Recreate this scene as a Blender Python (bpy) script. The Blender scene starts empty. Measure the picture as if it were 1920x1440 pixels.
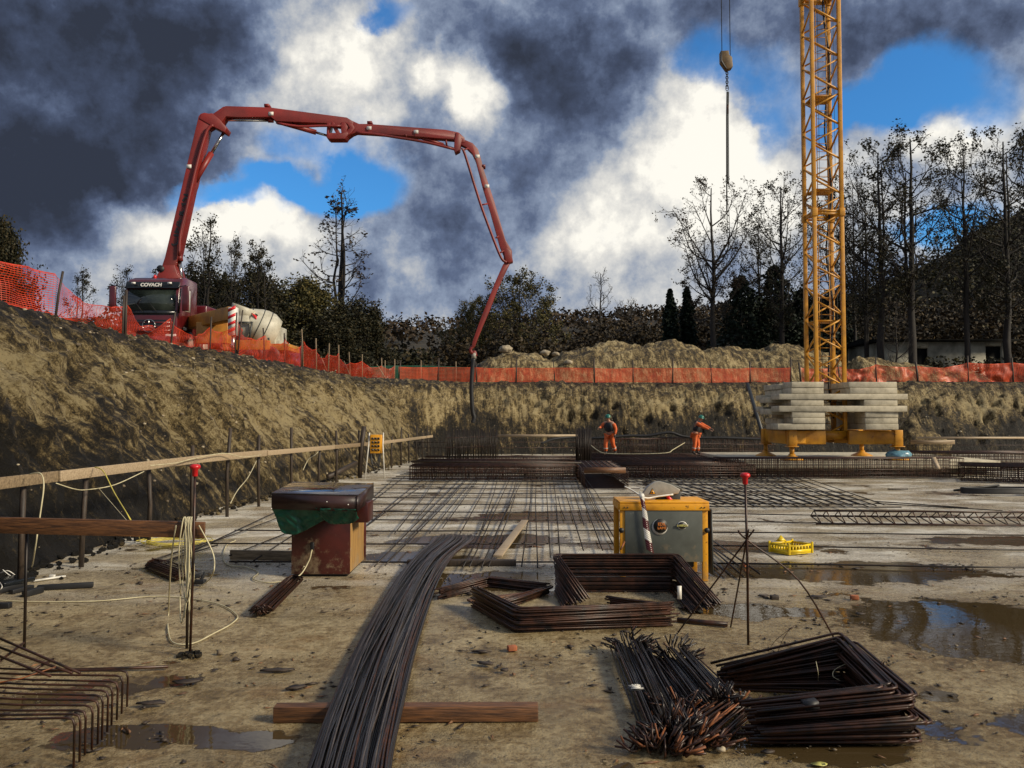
import bpy, bmesh, math, random
import numpy as np
from mathutils import Vector, Matrix, noise as mnoise
R = math.radians
rnd = random.Random(7)
scene = bpy.context.scene
col = scene.collection
# ---------------------------------------------------------------- camera
F = 1550.0; CX, CY = 960.0, 720.0; CAMZ = 2.1; PITCH = math.atan(60.0/F)
cd = bpy.data.cameras.new('camera'); cam = bpy.data.objects.new('camera', cd); col.objects.link(cam)
cam.location = (0, 0, CAMZ); cam.rotation_euler = (math.pi/2+PITCH, 0, 0)
cd.sensor_width = 36; cd.lens = F/1920*36; cd.clip_start = 0.05; cd.clip_end = 3000
scene.camera = cam
# ---------------------------------------------------------------- exposure, sky, sun
scene.view_settings.view_transform = 'Standard'; scene.view_settings.look = 'None'
scene.view_settings.exposure = 0.35; scene.view_settings.gamma = 1
cy = scene.cycles; cy.max_bounces = 5; cy.diffuse_bounces = 2; cy.glossy_bounces = 3; cy.transmission_bounces = 3; cy.transparent_max_bounces = 16
SUN_AZ, SUN_EL = 112.0, 30.0          # azimuth clockwise from the view direction (+Y), elevation
sl = bpy.data.lights.new('sun', 'SUN'); sl.energy = 3.5; sl.angle = R(11); sl.color = (1.0, 0.88, 0.68)
sun = bpy.data.objects.new('sun', sl); col.objects.link(sun)
sdir = Vector((math.sin(R(SUN_AZ))*math.cos(R(SUN_EL)), math.cos(R(SUN_AZ))*math.cos(R(SUN_EL)), math.sin(R(SUN_EL))))
sun.rotation_euler = sdir.to_track_quat('Z', 'Y').to_euler()

def build_world():
    w = bpy.data.worlds.new("World"); scene.world = w; w.use_nodes = True
    w.cycles.sampling_method = 'MANUAL'; w.cycles.sample_map_resolution = 512
    nt = w.node_tree; N = nt.nodes; L = nt.links; N.clear()
    def math_(op, a, b=None, c=None, clamp=False):
        n = N.new('ShaderNodeMath'); n.operation = op; n.use_clamp = clamp
        for i, v in enumerate((a, b, c)):
            if v is None: continue
            if isinstance(v, (int, float)): n.inputs[i].default_value = v
            else: L.new(v, n.inputs[i])
        return n.outputs[0]
    out = N.new('ShaderNodeOutputWorld'); bg = N.new('ShaderNodeBackground')
    tc = N.new('ShaderNodeTexCoord')
    def noise(scale, detail, rough, off=0.0, zs=1.0):
        mp = N.new('ShaderNodeMapping'); L.new(tc.outputs['Generated'], mp.inputs[0])
        mp.inputs['Scale'].default_value = (1, 1, zs); mp.inputs['Location'].default_value = (off, off*.7, off*.3)
        n = N.new('ShaderNodeTexNoise'); L.new(mp.outputs[0], n.inputs['Vector'])
        n.inputs['Scale'].default_value = scale; n.inputs['Detail'].default_value = detail; n.inputs['Roughness'].default_value = rough
        return n
    sep = N.new('ShaderNodeSeparateXYZ'); L.new(tc.outputs['Generated'], sep.inputs[0])
    az = math_('ARCTAN2', sep.outputs[0], sep.outputs[1]); el = math_('ARCSINE', sep.outputs[2])
    n1 = noise(3.5, 5, .55, 3.1); n2 = noise(10, 6, .6, 7.7)
    def cen(n, ch, k):
        s = N.new('ShaderNodeSeparateColor'); L.new(n.outputs['Color'], s.inputs[0])
        return math_('MULTIPLY', math_('SUBTRACT', s.outputs[ch], .5), k)
    az = math_('ADD', az, math_('ADD', cen(n1, 0, .15), cen(n2, 0, .085)))
    el = math_('ADD', el, math_('ADD', cen(n1, 1, .12), cen(n2, 1, .075)))
    cmb = N.new('ShaderNodeCombineXYZ'); L.new(az, cmb.inputs[0]); L.new(el, cmb.inputs[1])
    def blob(px, py, rx, ry, rot=0):
        a = math.atan((px-CX)/F); e = math.atan((780-py)/F*math.cos(a))
        mp = N.new('ShaderNodeMapping'); mp.vector_type = 'TEXTURE'; L.new(cmb.outputs[0], mp.inputs[0])
        mp.inputs['Location'].default_value = (a, e, 0); mp.inputs['Scale'].default_value = (rx/F, ry/F, 1)
        mp.inputs['Rotation'].default_value = (0, 0, R(rot))
        ln = N.new('ShaderNodeVectorMath'); ln.operation = 'LENGTH'; L.new(mp.outputs[0], ln.inputs[0])
        mr = N.new('ShaderNodeMapRange'); mr.interpolation_type = 'SMOOTHSTEP'; L.new(ln.outputs['Value'], mr.inputs[0])
        mr.inputs['From Min'].default_value = 1.15; mr.inputs['From Max'].default_value = .25
        return mr.outputs[0]
    # light and dark masses of cloud, by direction (amount, centre, radii, turn)
    low = N.new('ShaderNodeMapRange'); L.new(sep.outputs[2], low.inputs[0]); low.inputs['From Min'].default_value = .30; low.inputs['From Max'].default_value = .02; low.inputs['To Min'].default_value = 0; low.inputs['To Max'].default_value = .12
    shade = math_('ADD', math_('ADD', .54, low.outputs[0]), math_('ADD', cen(n2, 2, 1.15), cen(n1, 2, .35)))
    for amp, *b in SHADE_BLOBS:
        shade = math_('ADD', shade, math_('MULTIPLY', blob(*b), amp*.86))
    fine = noise(24, 7, .66, 1.2)
    shade = math_('ADD', shade, cen(fine, 0, .62), clamp=True)
    gap = math_('ADD', math_('MULTIPLY', cen(n2, 0, 1.0), 1.5), cen(n1, 2, .8))
    gap = math_('ADD', gap, -.12)
    for amp, *b in BLUE_BLOBS:
        gap = math_('ADD', gap, math_('MULTIPLY', blob(*b), amp))
    gr = N.new('ShaderNodeMapRange'); gr.interpolation_type = 'SMOOTHSTEP'; L.new(gap, gr.inputs[0])
    gr.inputs['From Min'].default_value = .02; gr.inputs['From Max'].default_value = .95
    cr = N.new('ShaderNodeValToRGB'); L.new(shade, cr.inputs[0]); e = cr.color_ramp.elements
    stops = [(0, (.029, .036, .056)), (.20, (.050, .066, .112)), (.38, (.100, .132, .215)), (.55, (.22, .27, .37)),
             (.70, (.42, .44, .47)), (.86, (.64, .63, .60)), (1, (.88, .85, .77))]
    while len(e) < len(stops): e.new(.5)
    for i, (p, c) in enumerate(stops): e[i].position = p; e[i].color = (*c, 1)
    sky = N.new('ShaderNodeTexSky'); sky.sky_type = 'NISHITA'; sky.sun_disc = False
    sky.sun_elevation = R(SUN_EL); sky.sun_rotation = R(SUN_AZ)
    mul = N.new('ShaderNodeMix'); mul.data_type = 'RGBA'; mul.blend_type = 'MULTIPLY'; mul.inputs[0].default_value = 1
    L.new(sky.outputs[0], mul.inputs[6]); mul.inputs[7].default_value = (.30, .82, 1.30, 1)
    cs = N.new('ShaderNodeMix'); cs.data_type = 'RGBA'; cs.blend_type = 'MULTIPLY'; cs.inputs[0].default_value = 1
    L.new(cr.outputs[0], cs.inputs[6]); cs.inputs[7].default_value = (9.0, 9.0, 9.0, 1)   # the background multiplies by 0.1
    mix = N.new('ShaderNodeMix'); mix.data_type = 'RGBA'
    L.new(gr.outputs[0], mix.inputs[0]); L.new(cs.outputs[2], mix.inputs[6]); L.new(mul.outputs[2], mix.inputs[7])
    L.new(mix.outputs[2], bg.inputs[0]); bg.inputs[1].default_value = 0.1
    L.new(bg.outputs[0], out.inputs[0])
SHADE_BLOBS = [(-.50, 120, 170, 380, 260, 15), (-.40, 30, 370, 150, 120), (-.22, 330, 30, 200, 90), (-.08, 330, 250, 170, 110), (.42, 590, 70, 170, 110, -15), (.30, 725, 60, 80, 90), (.10, 630, 240, 190, 90),
    (-.24, 960, 50, 230, 90, -8), (-.33, 1120, 170, 180, 120, -20), (-.32, 820, 250, 80, 120), (-.22, 850, 430, 90, 110), (.62, 930, 150, 62, 90, 15), (.45, 845, 110, 46, 52, -30), (-.15, 1010, 330, 110, 80),
    (.44, 1310, 230, 130, 130, 10), (.34, 1250, 350, 220, 110, 20), (.25, 1420, 330, 160, 110), (.16, 1080, 470, 230, 140), (.38, 400, 420, 260, 58, 0), (.28, 210, 420, 110, 50), (.05, 350, 500, 400, 60),
    (-.14, 760, 560, 260, 70), (.28, 1640, 290, 110, 80), (.42, 1820, 215, 120, 50), (.25, 1700, 400, 160, 60), (-.22, 1780, 10, 240, 80), (-.12, 1400, 10, 160, 60), (-.12, 1880, 50, 120, 80)]
BLUE_BLOBS = [(1.15, 330, 368, 160, 34, -4), (1.2, 560, 352, 190, 42, 2), (1.25, 700, 325, 95, 66), (.45, 600, 262, 170, 60), (.4, 300, 270, 110, 70), (.8, 1320, 80, 90, 80, 0), (.8, 1450, 150, 90, 120, 20), (1.3, 1690, 150, 160, 85, 12), (.8, 1640, 215, 90, 70), (1.0, 1790, 395, 120, 50),
    (1.0, 735, 8, 70, 34), (.45, 1420, 250, 80, 60), (.7, 1880, 150, 90, 80), (-1.2, 120, 150, 330, 250), (-1.0, 930, 140, 170, 130), (-1, 1290, 270, 120, 110),
    (-.9, 950, 520, 500, 110), (-.9, 400, 440, 300, 40), (-.8, 590, 80, 160, 100), (-.8, 1100, 200, 130, 150)]
build_world()

def ray(px, py):
    a = (px-CX)/F; b = (CY-py)/F
    return Vector((a, math.cos(PITCH)-b*math.sin(PITCH), math.sin(PITCH)+b*math.cos(PITCH)))
def G(px, py, z=0.0):
    d = ray(px, py); t = (z-CAMZ)/d.z
    return Vector((d.x*t, d.y*t, z))
def P(px, py, Y):
    d = ray(px, py); t = Y/d.y
    return Vector((d.x*t, Y, CAMZ+d.z*t))

# ---------------------------------------------------------------- materials
def new_mat(name):
    m = bpy.data.materials.new(name); m.use_nodes = True
    return m, m.node_tree.nodes, m.node_tree.links, m.node_tree.nodes['Principled BSDF']
def mix_ramp(N, L, fac, stops):
    r = N.new('ShaderNodeValToRGB'); L.new(fac, r.inputs[0]); e = r.color_ramp.elements
    while len(e) < len(stops): e.new(.5)
    for i, (p, c) in enumerate(stops): e[i].position = p; e[i].color = (*c, 1)
    return r.outputs[0]
def tex_noise(N, L, scale, detail=6, rough=.6, vec=None, stretch=None):
    n = N.new('ShaderNodeTexNoise'); n.inputs['Scale'].default_value = scale
    n.inputs['Detail'].default_value = detail; n.inputs['Roughness'].default_value = rough
    if vec is None: vec = N.new('ShaderNodeTexCoord').outputs['Object']
    if stretch:
        mp = N.new('ShaderNodeMapping'); L.new(vec, mp.inputs[0]); mp.inputs['Scale'].default_value = stretch; vec = mp.outputs[0]
    L.new(vec, n.inputs['Vector']); return n.outputs['Fac']
def bump(N, L, B, h, strength, dist):
    b = N.new('ShaderNodeBump'); L.new(h, b.inputs['Height']); b.inputs['Strength'].default_value = strength
    b.inputs['Distance'].default_value = dist; L.new(b.outputs[0], B.inputs['Normal']); return b
def mat(name, c1, c2=None, rough=.6, metal=0.0, scale=4.0, stretch=None, bmp=0.0, bdist=.01, bscale=None, lo=.35, hi=.65, rough2=None, detail=6, coat=0, mud=0, chips=0):
    m, N, L, B = new_mat(name)
    c2 = c2 or tuple(x*.7 for x in c1)
    n = tex_noise(N, L, scale, detail, .62, stretch=stretch)
    colr = mix_ramp(N, L, n, [(lo, c2), (hi, c1)])
    def over(fac, c, src):
        x = N.new('ShaderNodeMix'); x.data_type = 'RGBA'; L.new(fac, x.inputs[0]); L.new(src, x.inputs[6]); x.inputs[7].default_value = (*c, 1); return x.outputs[2]
    if chips:    # chipped paint showing rust
        r_ = N.new('ShaderNodeMapRange'); L.new(tex_noise(N, L, 7, 8, .75), r_.inputs[0]); r_.inputs['From Min'].default_value = .60; r_.inputs['From Max'].default_value = .63; r_.inputs['To Max'].default_value = chips
        colr = over(r_.outputs[0], (.09, .035, .014), colr)
    if mud:      # dried splashes of mud, thicker low down, and a few drips of cement
        geo = N.new('ShaderNodeNewGeometry'); sp_ = N.new('ShaderNodeSeparateXYZ'); L.new(geo.outputs['Position'], sp_.inputs[0])
        z_ = N.new('ShaderNodeMath'); z_.operation = 'MULTIPLY_ADD'; L.new(sp_.outputs[2], z_.inputs[0]); z_.inputs[1].default_value = -.28; L.new(tex_noise(N, L, 5, 9, .75, geo.outputs['Position']), z_.inputs[2])
        r_ = N.new('ShaderNodeMapRange'); L.new(z_.outputs[0], r_.inputs[0]); r_.inputs['From Min'].default_value = .44; r_.inputs['From Max'].default_value = .56; r_.inputs['To Max'].default_value = mud
        colr = over(r_.outputs[0], (.27, .20, .12), colr)
        r_ = N.new('ShaderNodeMapRange'); L.new(tex_noise(N, L, 22, 4, .6, geo.outputs['Position'], stretch=(1, 1, .4)), r_.inputs[0]); r_.inputs['From Min'].default_value = .69; r_.inputs['From Max'].default_value = .72; r_.inputs['To Max'].default_value = mud
        colr = over(r_.outputs[0], (.42, .38, .30), colr)
    L.new(colr, B.inputs['Base Color'])
    B.inputs['Metallic'].default_value = metal; B.inputs['Roughness'].default_value = rough
    if rough2 is not None:
        mr = N.new('ShaderNodeMapRange'); L.new(n, mr.inputs[0]); mr.inputs['From Min'].default_value = lo; mr.inputs['From Max'].default_value = hi
        mr.inputs['To Min'].default_value = rough2; mr.inputs['To Max'].default_value = rough; L.new(mr.outputs[0], B.inputs['Roughness'])
    if bmp: bump(N, L, B, tex_noise(N, L, bscale or scale*6, 5, .6, stretch=stretch), bmp, bdist)
    if coat: B.inputs['Coat Weight'].default_value = coat; B.inputs['Coat Roughness'].default_value = .15
    return m
M = {}
M['rust'] = mat('rusty rebar', (.060, .020, .008), (.010, .006, .004), rough=.46, metal=.2, scale=9, rough2=.34)
M['steel'] = mat('wet dark rebar', (.026, .019, .017), (.006, .004, .003), rough=.40, metal=.2, scale=5, rough2=.26)
M['glint'] = mat('worn bright rebar', (.12, .095, .080), (.045, .030, .022), rough=.34, metal=.4, scale=4)  # paler bars, highlights of the bundle painted as colour
M['mesh'] = mat('laid rebar', (.024, .014, .009), (.008, .006, .005), rough=.45, metal=.3, scale=3)
M['rust_end'] = mat('bright rust', (.30, .095, .025), (.08, .03, .014), rough=.6, metal=.1, scale=14)
M['wood_new'] = mat('pale timber', (.44, .34, .22), (.25, .18, .11), rough=.55, scale=3, stretch=(1, 14, 14), bmp=.25, bscale=9)
M['wood_side'] = mat('weathered grey timber', (.30, .22, .13), (.13, .09, .05), rough=.6, scale=2.5, stretch=(1, 12, 12), bmp=.3, bscale=9)
M['wood_wet'] = mat('wet brown timber', (.20, .085, .030), (.045, .020, .010), rough=.50, scale=5, stretch=(1, 14, 14), bmp=.5, detail=9, bscale=9)
M['wood_dark'] = mat('dark soaked timber', (.055, .036, .022), (.018, .012, .009), rough=.6, scale=5, stretch=(6, 6, 1), bmp=.3)
M['formply'] = mat('film faced plywood', (.080, .013, .009), (.038, .009, .007), rough=.40, mud=.75, scale=2.2, bmp=.12, bscale=40, rough2=.3)
M['formply_dark'] = mat('dark film faced plywood', (.040, .016, .014), (.018, .010, .009), rough=.34, scale=3, bmp=.1, bscale=40)
M['ply_raw'] = mat('raw plywood', (.40, .23, .07), (.24, .13, .04), rough=.6, mud=.6, scale=3, stretch=(8, 8, 1), bmp=.15)
M['wet_top'] = mat('rain wet plywood', (.055, .045, .042), (.028, .022, .022), rough=.30, rough2=.06, scale=2.3, lo=.45, hi=.55)
M['hook_paint'] = mat('dirty hook block paint', (.17, .10, .03), (.08, .05, .02), rough=.5, scale=6)
M['tarp'] = mat('green tarpaulin', (.004, .095, .050), (.003, .045, .026), rough=.42, scale=6, bmp=.35, bdist=.02, bscale=9)
M['yellow'] = mat('yellow machine paint', (.80, .36, .015), (.50, .20, .01), rough=.42, mud=.6, chips=.8, scale=5, bmp=.1, bscale=50, lo=.3, hi=.5)
M['crane_yellow'] = mat('crane yellow paint', (.58, .26, .012), (.32, .13, .010), rough=.45, chips=.75, scale=1.6, lo=.3, hi=.55, bmp=.1, bscale=30)
M['panel_grey'] = mat('grey sheet steel', (.125, .135, .115), (.085, .09, .075), rough=.45, mud=.6, metal=.2, scale=3, bmp=.08, bscale=60)
M['grey_light'] = mat('light grey painted steel', (.42, .38, .31), (.26, .24, .2), rough=.45, scale=6)
M['grey_dark'] = mat('dark grey steel', (.06, .062, .055), (.03, .03, .028), rough=.5, metal=.2, scale=5)
M['black'] = mat('black rubber', (.012, .012, .013), (.006, .006, .007), rough=.55, scale=5)
M['black_gloss'] = mat('black plastic', (.010, .012, .014), (.006, .007, .008), rough=.22, scale=5)
M['red_paint'] = mat('red truck paint', (.10, .005, .008), (.06, .004, .006), rough=.30, scale=2, coat=.5)
M['boom_red'] = mat('red boom paint', (.21, .014, .009), (.10, .009, .006), rough=.45, scale=.8, lo=.3, hi=.6, bmp=.08, bscale=12)
M['red_cap'] = mat('red plastic', (.70, .018, .022), (.5, .012, .015), rough=.35, scale=8)
M['chrome'] = mat('chromed rod', (.6, .58, .55), (.4, .38, .35), rough=.2, metal=1, scale=4)
M['white'] = mat('white plastic', (.78, .75, .68), (.6, .57, .5), rough=.45, scale=9)
M['cable'] = mat('cream cable', (.62, .56, .36), (.40, .34, .2), rough=.5, scale=6)
M['cable_yellow'] = mat('yellow cable', (.66, .56, .10), (.45, .36, .07), rough=.5, scale=6)
M['drum'] = mat('cream painted drum', (.60, .57, .46), (.36, .33, .25), rough=.5, scale=1.5, bmp=.1)
M['orange_box'] = mat('ochre painted steel', (.52, .23, .03), (.30, .12, .02), rough=.5, scale=2)
M['concrete'] = mat('cast concrete', (.54, .48, .35), (.30, .26, .18), rough=.75, chips=0, scale=3.5, bmp=.4, bscale=30, bdist=.01, lo=.3, hi=.6)
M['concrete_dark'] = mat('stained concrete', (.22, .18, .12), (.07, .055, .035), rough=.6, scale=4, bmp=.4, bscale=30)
M['text_black'] = mat('black lettering', (.02, .018, .016), rough=.5)
M['text_orange'] = mat('orange lettering', (.85, .25, .03), rough=.5)
M['crate'] = mat('yellow plastic', (.85, .60, .01), (.62, .42, .008), rough=.38, scale=9)
M['blue_bag'] = mat('pale blue plastic sheet', (.16, .34, .42), (.08, .18, .24), rough=.3, scale=6, bmp=.4, bdist=.02, bscale=12)
M['brick'] = mat('red brick', (.42, .13, .05), (.25, .08, .035), rough=.8, scale=18, bmp=.3)
M['stone'] = mat('muddy stone', (.20, .155, .10), (.08, .06, .04), rough=.8, scale=12, bmp=.5)
M['stone_pale'] = mat('pale stone', (.42, .35, .24), (.22, .18, .12), rough=.8, scale=5, bmp=.5)
M['glass'] = mat('dark cab glass', (.035, .045, .038), (.012, .016, .014), rough=.06, scale=1.2)
M['leaf_yellow'] = mat('yellow leaf', (.55, .52, .14), (.4, .35, .09), rough=.5, scale=20)
M['chip'] = mat('wood scrap', (.24, .11, .045), (.08, .04, .02), rough=.6, scale=12)
M['skin'] = mat('skin', (.42, .22, .14), (.34, .17, .11), rough=.5, scale=20)
M['hivis'] = mat('orange work clothes', (.80, .16, .03), (.50, .085, .018), rough=.7, scale=9, bmp=.4, bdist=.02, bscale=14)
M['vest'] = mat('dark padded vest', (.018, .020, .026), (.009, .010, .013), rough=.7, scale=9, bmp=.4, bdist=.02, bscale=14)
M['helmet'] = mat('green helmet', (.006, .14, .10), (.005, .10, .07), rough=.3, scale=4)
M['reflect'] = mat('reflective band', (.62, .60, .52), (.5, .48, .42), rough=.35, scale=8)
M['boot'] = mat('work boots', (.03, .022, .018), (.015, .012, .01), rough=.6, scale=8)
M['blue_dark'] = mat('dark blue plastic', (.02, .04, .18), (.012, .02, .09), rough=.4, scale=8)
M['plaster'] = mat('dirty pale plaster', (.38, .36, .28), (.17, .16, .12), rough=.8, scale=1.2, bmp=.2)
M['roof'] = mat('dark roof sheet', (.012, .012, .010), (.006, .006, .006), rough=.95, scale=1)
M['roof'].node_tree.nodes['Principled BSDF'].inputs['Specular IOR Level'].default_value = .1
M['bark'] = mat('dark wet bark', (.022, .016, .011), (.008, .006, .005), rough=.8, scale=6, bmp=.5, bdist=.03)
M['rubble'] = mat('leaning dark pole', (.03, .034, .036), (.015, .016, .018), rough=.5, scale=4)
def leaf_mat(name, c1, c2, c3):
    m, N, L, B = new_mat(name)
    geo = N.new('ShaderNodeNewGeometry')
    L.new(mix_ramp(N, L, geo.outputs['Random Per Island'], [(0, c1), (.5, c2), (1, c3)]), B.inputs['Base Color'])
    B.inputs['Roughness'].default_value = .65; B.inputs['Specular IOR Level'].default_value = .25
    return m
M['leaf_dark'] = leaf_mat('dark autumn leaves', (.010, .012, .006), (.022, .022, .009), (.050, .036, .012))
M['leaf_olive'] = leaf_mat('olive autumn leaves', (.020, .022, .008), (.060, .055, .016), (.13, .10, .03))
M['leaf_brown'] = leaf_mat('brown autumn leaves', (.014, .010, .006), (.034, .022, .010), (.066, .040, .016))
M['leaf_conifer'] = leaf_mat('conifer needles', (.004, .008, .005), (.008, .017, .010), (.016, .028, .013))
M['leaf_wood'] = leaf_mat('woodland leaves', (.012, .009, .005), (.034, .024, .011), (.070, .046, .018))
M['leaf_green'] = leaf_mat('dark hillside leaves', (.010, .011, .005), (.032, .028, .011), (.075, .062, .020))

# ---------------------------------------------------------------- objects
def tag(o, label=None, cat=None, group=None, kind=None):
    if label: o['label'] = label
    if cat: o['category'] = cat
    if group: o['group'] = group
    if kind: o['kind'] = kind
    return o
def thing(name, loc, label, cat, group=None, rz=0.0):
    o = bpy.data.objects.new(name, None); col.objects.link(o); o.location = loc; o.rotation_euler = (0, 0, rz)
    o.empty_display_size = .2
    return tag(o, label, cat, group)
class MB:
    def __init__(s): s.v = []; s.q = []; s.t = []; s.uv = None; s.n = 0; s.ng = []
    def add(s, v, q=None, t=None):
        v = np.asarray(v, float).reshape(-1, 3); s.v.append(v)
        if q is not None and len(q): s.q.append(np.asarray(q, int).reshape(-1, 4)+s.n)
        if t is not None and len(t): s.t.append(np.asarray(t, int).reshape(-1, 3)+s.n)
        s.n += len(v); return s
    def tube(s, pts, r, n=6, cap=True):
        p = np.array([tuple(a) for a in pts], float); m = len(p)
        r = np.full(m, r, float) if np.isscalar(r) else np.asarray(r, float)
        tg = np.gradient(p, axis=0); tg /= np.linalg.norm(tg, axis=1, keepdims=True)+1e-12
        up = np.array([0, 0, 1.]) if abs(tg[0, 2]) < .9 else np.array([1., 0, 0])
        a = np.cross(tg, up); bad = np.linalg.norm(a, axis=1) < .15
        if bad.any(): a[bad] = np.cross(tg[bad], np.array([0.3, 1., 0]))
        a /= np.linalg.norm(a, axis=1, keepdims=True)+1e-12
        for i in range(1, m):
            if np.dot(a[i], a[i-1]) < 0: a[i] *= -1
        b = np.cross(tg, a); th = np.arange(n)*2*np.pi/n
        v = p[:, None]+r[:, None, None]*(np.cos(th)[None, :, None]*a[:, None]+np.sin(th)[None, :, None]*b[:, None])
        i = np.arange(m-1)[:, None]*n; j = np.arange(n)[None]; k = (j+1) % n
        q = np.stack([i+j, i+k, i+n+k, i+n+j], -1).reshape(-1, 4)
        vv = v.reshape(-1, 3)
        if cap:
            vv = np.vstack([vv, p[0], p[-1]]); c0, c1 = m*n, m*n+1; jj = np.arange(n); kk = (jj+1) % n
            t = np.vstack([np.stack([np.full(n, c0), kk, jj], 1), np.stack([np.full(n, c1), (m-1)*n+jj, (m-1)*n+kk], 1)])
            return s.add(vv, q, t)
        return s.add(vv, q)
    def box(s, c, size, rz=0.0, M3=None):
        x, y, z = [k/2 for k in size]
        v = np.array([(-x,-y,-z),(x,-y,-z),(x,y,-z),(-x,y,-z),(-x,-y,z),(x,-y,z),(x,y,z),(-x,y,z)])
        if M3 is not None: v = v @ np.array(M3).T
        elif rz: cs, sn = math.cos(rz), math.sin(rz); v = v @ np.array([[cs, sn, 0], [-sn, cs, 0], [0, 0, 1]])
        return s.add(v+np.array(tuple(c)), [(0,3,2,1),(4,5,6,7),(0,1,5,4),(1,2,6,5),(2,3,7,6),(3,0,4,7)])
    def beam(s, p0, p1, w, h, roll=0.0):
        p0 = Vector(p0); p1 = Vector(p1); d = (p1-p0); L_ = d.length; d.normalize()
        up = Vector((0, 0, 1)) if abs(d.z) < .95 else Vector((0, 1, 0))
        sx = d.cross(up).normalized(); sz = sx.cross(d)
        if roll: q = Matrix.Rotation(roll, 3, d); sx = q @ sx; sz = q @ sz
        return s.box((p0+p1)/2, (L_, w, h), M3=[[d[i], sx[i], sz[i]] for i in range(3)])
    def prism(s, pts, off):
        """closed outline (list of 3D points) pushed through by the vector off"""
        p = np.array([tuple(a) for a in pts], float); m = len(p); o = np.array(tuple(off))
        v = np.vstack([p, p+o]); j = np.arange(m); k = (j+1) % m
        s.add(v, np.stack([j, k, k+m, j+m], 1)); base = s.n-2*m
        s.ng.append(list(base+j[::-1])); s.ng.append(list(base+m+j)); return s
    def lathe(s, c, prof, n=16, axis='z', M3=None):
        th = np.arange(n)*2*np.pi/n; rows = []
        for r_, z_ in prof: rows.append(np.stack([r_*np.cos(th), r_*np.sin(th), np.full(n, z_)], 1))
        v = np.vstack(rows)
        if M3 is not None: v = v @ np.array(M3).T
        m = len(prof); i = np.arange(m-1)[:, None]*n; j = np.arange(n)[None]; k = (j+1) % n
        q = np.stack([i+j, i+k, i+n+k, i+n+j], -1).reshape(-1, 4)
        s.add(v+np.array(tuple(c)), q); base = s.n-m*n
        s.ng.append(list(base+np.arange(n)[::-1])); s.ng.append(list(base+(m-1)*n+np.arange(n))); return s
    def obj(s, name, m, parent=None, smooth=False, uv=None, bevel=0):
        me = bpy.data.meshes.new(name)
        v = np.vstack(s.v)
        if parent is not None:
            mw = parent_world(parent).inverted(); A = np.array(mw)
            v = v @ A[:3, :3].T + A[:3, 3]
        q = np.vstack(s.q) if s.q else np.zeros((0, 4), int); t = np.vstack(s.t) if s.t else np.zeros((0, 3), int)
        ngl = [len(g) for g in s.ng]
        idx = np.concatenate([q.ravel(), t.ravel()]+[np.array(g) for g in s.ng]).astype(np.int32)
        sz = np.concatenate([np.full(len(q), 4), np.full(len(t), 3), np.array(ngl, int)]).astype(np.int32)
        st = np.concatenate([[0], np.cumsum(sz)[:-1]]).astype(np.int32)
        me.vertices.add(len(v)); me.vertices.foreach_set('co', v.astype(np.float32).ravel())
        me.loops.add(len(idx)); me.loops.foreach_set('vertex_index', idx)
        me.polygons.add(len(sz)); me.polygons.foreach_set('loop_start', st)
        if smooth: me.polygons.foreach_set('use_smooth', np.ones(len(sz), bool))
        me.update(calc_edges=True); me.validate()
        if uv is not None:
            ul = me.uv_layers.new(name='UVMap'); ul.data.foreach_set('uv', np.asarray(uv, np.float32)[idx].ravel())
        me.materials.append(m)
        o = bpy.data.objects.new(name, me); col.objects.link(o)
        if parent is not None: o.parent = parent
        if bevel:
            b = o.modifiers.new('bevel', 'BEVEL'); b.width = bevel; b.segments = 2; b.limit_method = 'ANGLE'
        return o
def local_m(o): return Matrix.LocRotScale(o.location, o.rotation_euler, o.scale)
def parent_world(o):
    m = local_m(o)
    while o.parent: o = o.parent; m = local_m(o) @ m
    return m
def text_mesh(name, body, size, m, parent, origin, xdir, updir, depth=.004, align='CENTER', bold=0.0):
    cu = bpy.data.curves.new(name, 'FONT'); cu.body = body; cu.size = size; cu.extrude = depth; cu.align_x = align; cu.align_y = 'CENTER'; cu.offset = bold
    tmp = bpy.data.objects.new('tmp', cu); col.objects.link(tmp); bpy.context.view_layer.update()
    me = bpy.data.meshes.new_from_object(tmp.evaluated_get(bpy.context.evaluated_depsgraph_get()))
    bpy.data.objects.remove(tmp)
    x = Vector(xdir).normalized(); u = Vector(updir).normalized(); n = x.cross(u)
    T = Matrix(((x.x, u.x, n.x, origin[0]), (x.y, u.y, n.y, origin[1]), (x.z, u.z, n.z, origin[2]), (0, 0, 0, 1)))
    me.transform(parent_world(parent).inverted() @ T if parent is not None else T)
    me.materials.clear(); me.materials.append(m); me.name = name
    o = bpy.data.objects.new(name, me); col.objects.link(o)
    if parent is not None: o.parent = parent
    return o
def smooth_path(pts, k=6):
    """Catmull-Rom through points"""
    p = [Vector(a) for a in pts]; out = []
    for i in range(len(p)-1):
        a = p[max(i-1, 0)]; b = p[i]; c = p[i+1]; d = p[min(i+2, len(p)-1)]
        for j in range(k):
            t = j/k; out.append(.5*((2*b)+(c-a)*t+(2*a-5*b+4*c-d)*t*t+(3*b-a-3*c+d)*t**3))
    out.append(p[-1]); return out
def copy_tree(o, parent=None):
    c = o.copy(); col.objects.link(c)
    if parent is not None: c.parent = parent
    for ch in [k for k in bpy.data.objects if k.parent == o]: copy_tree(ch, c)
    return c
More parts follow.
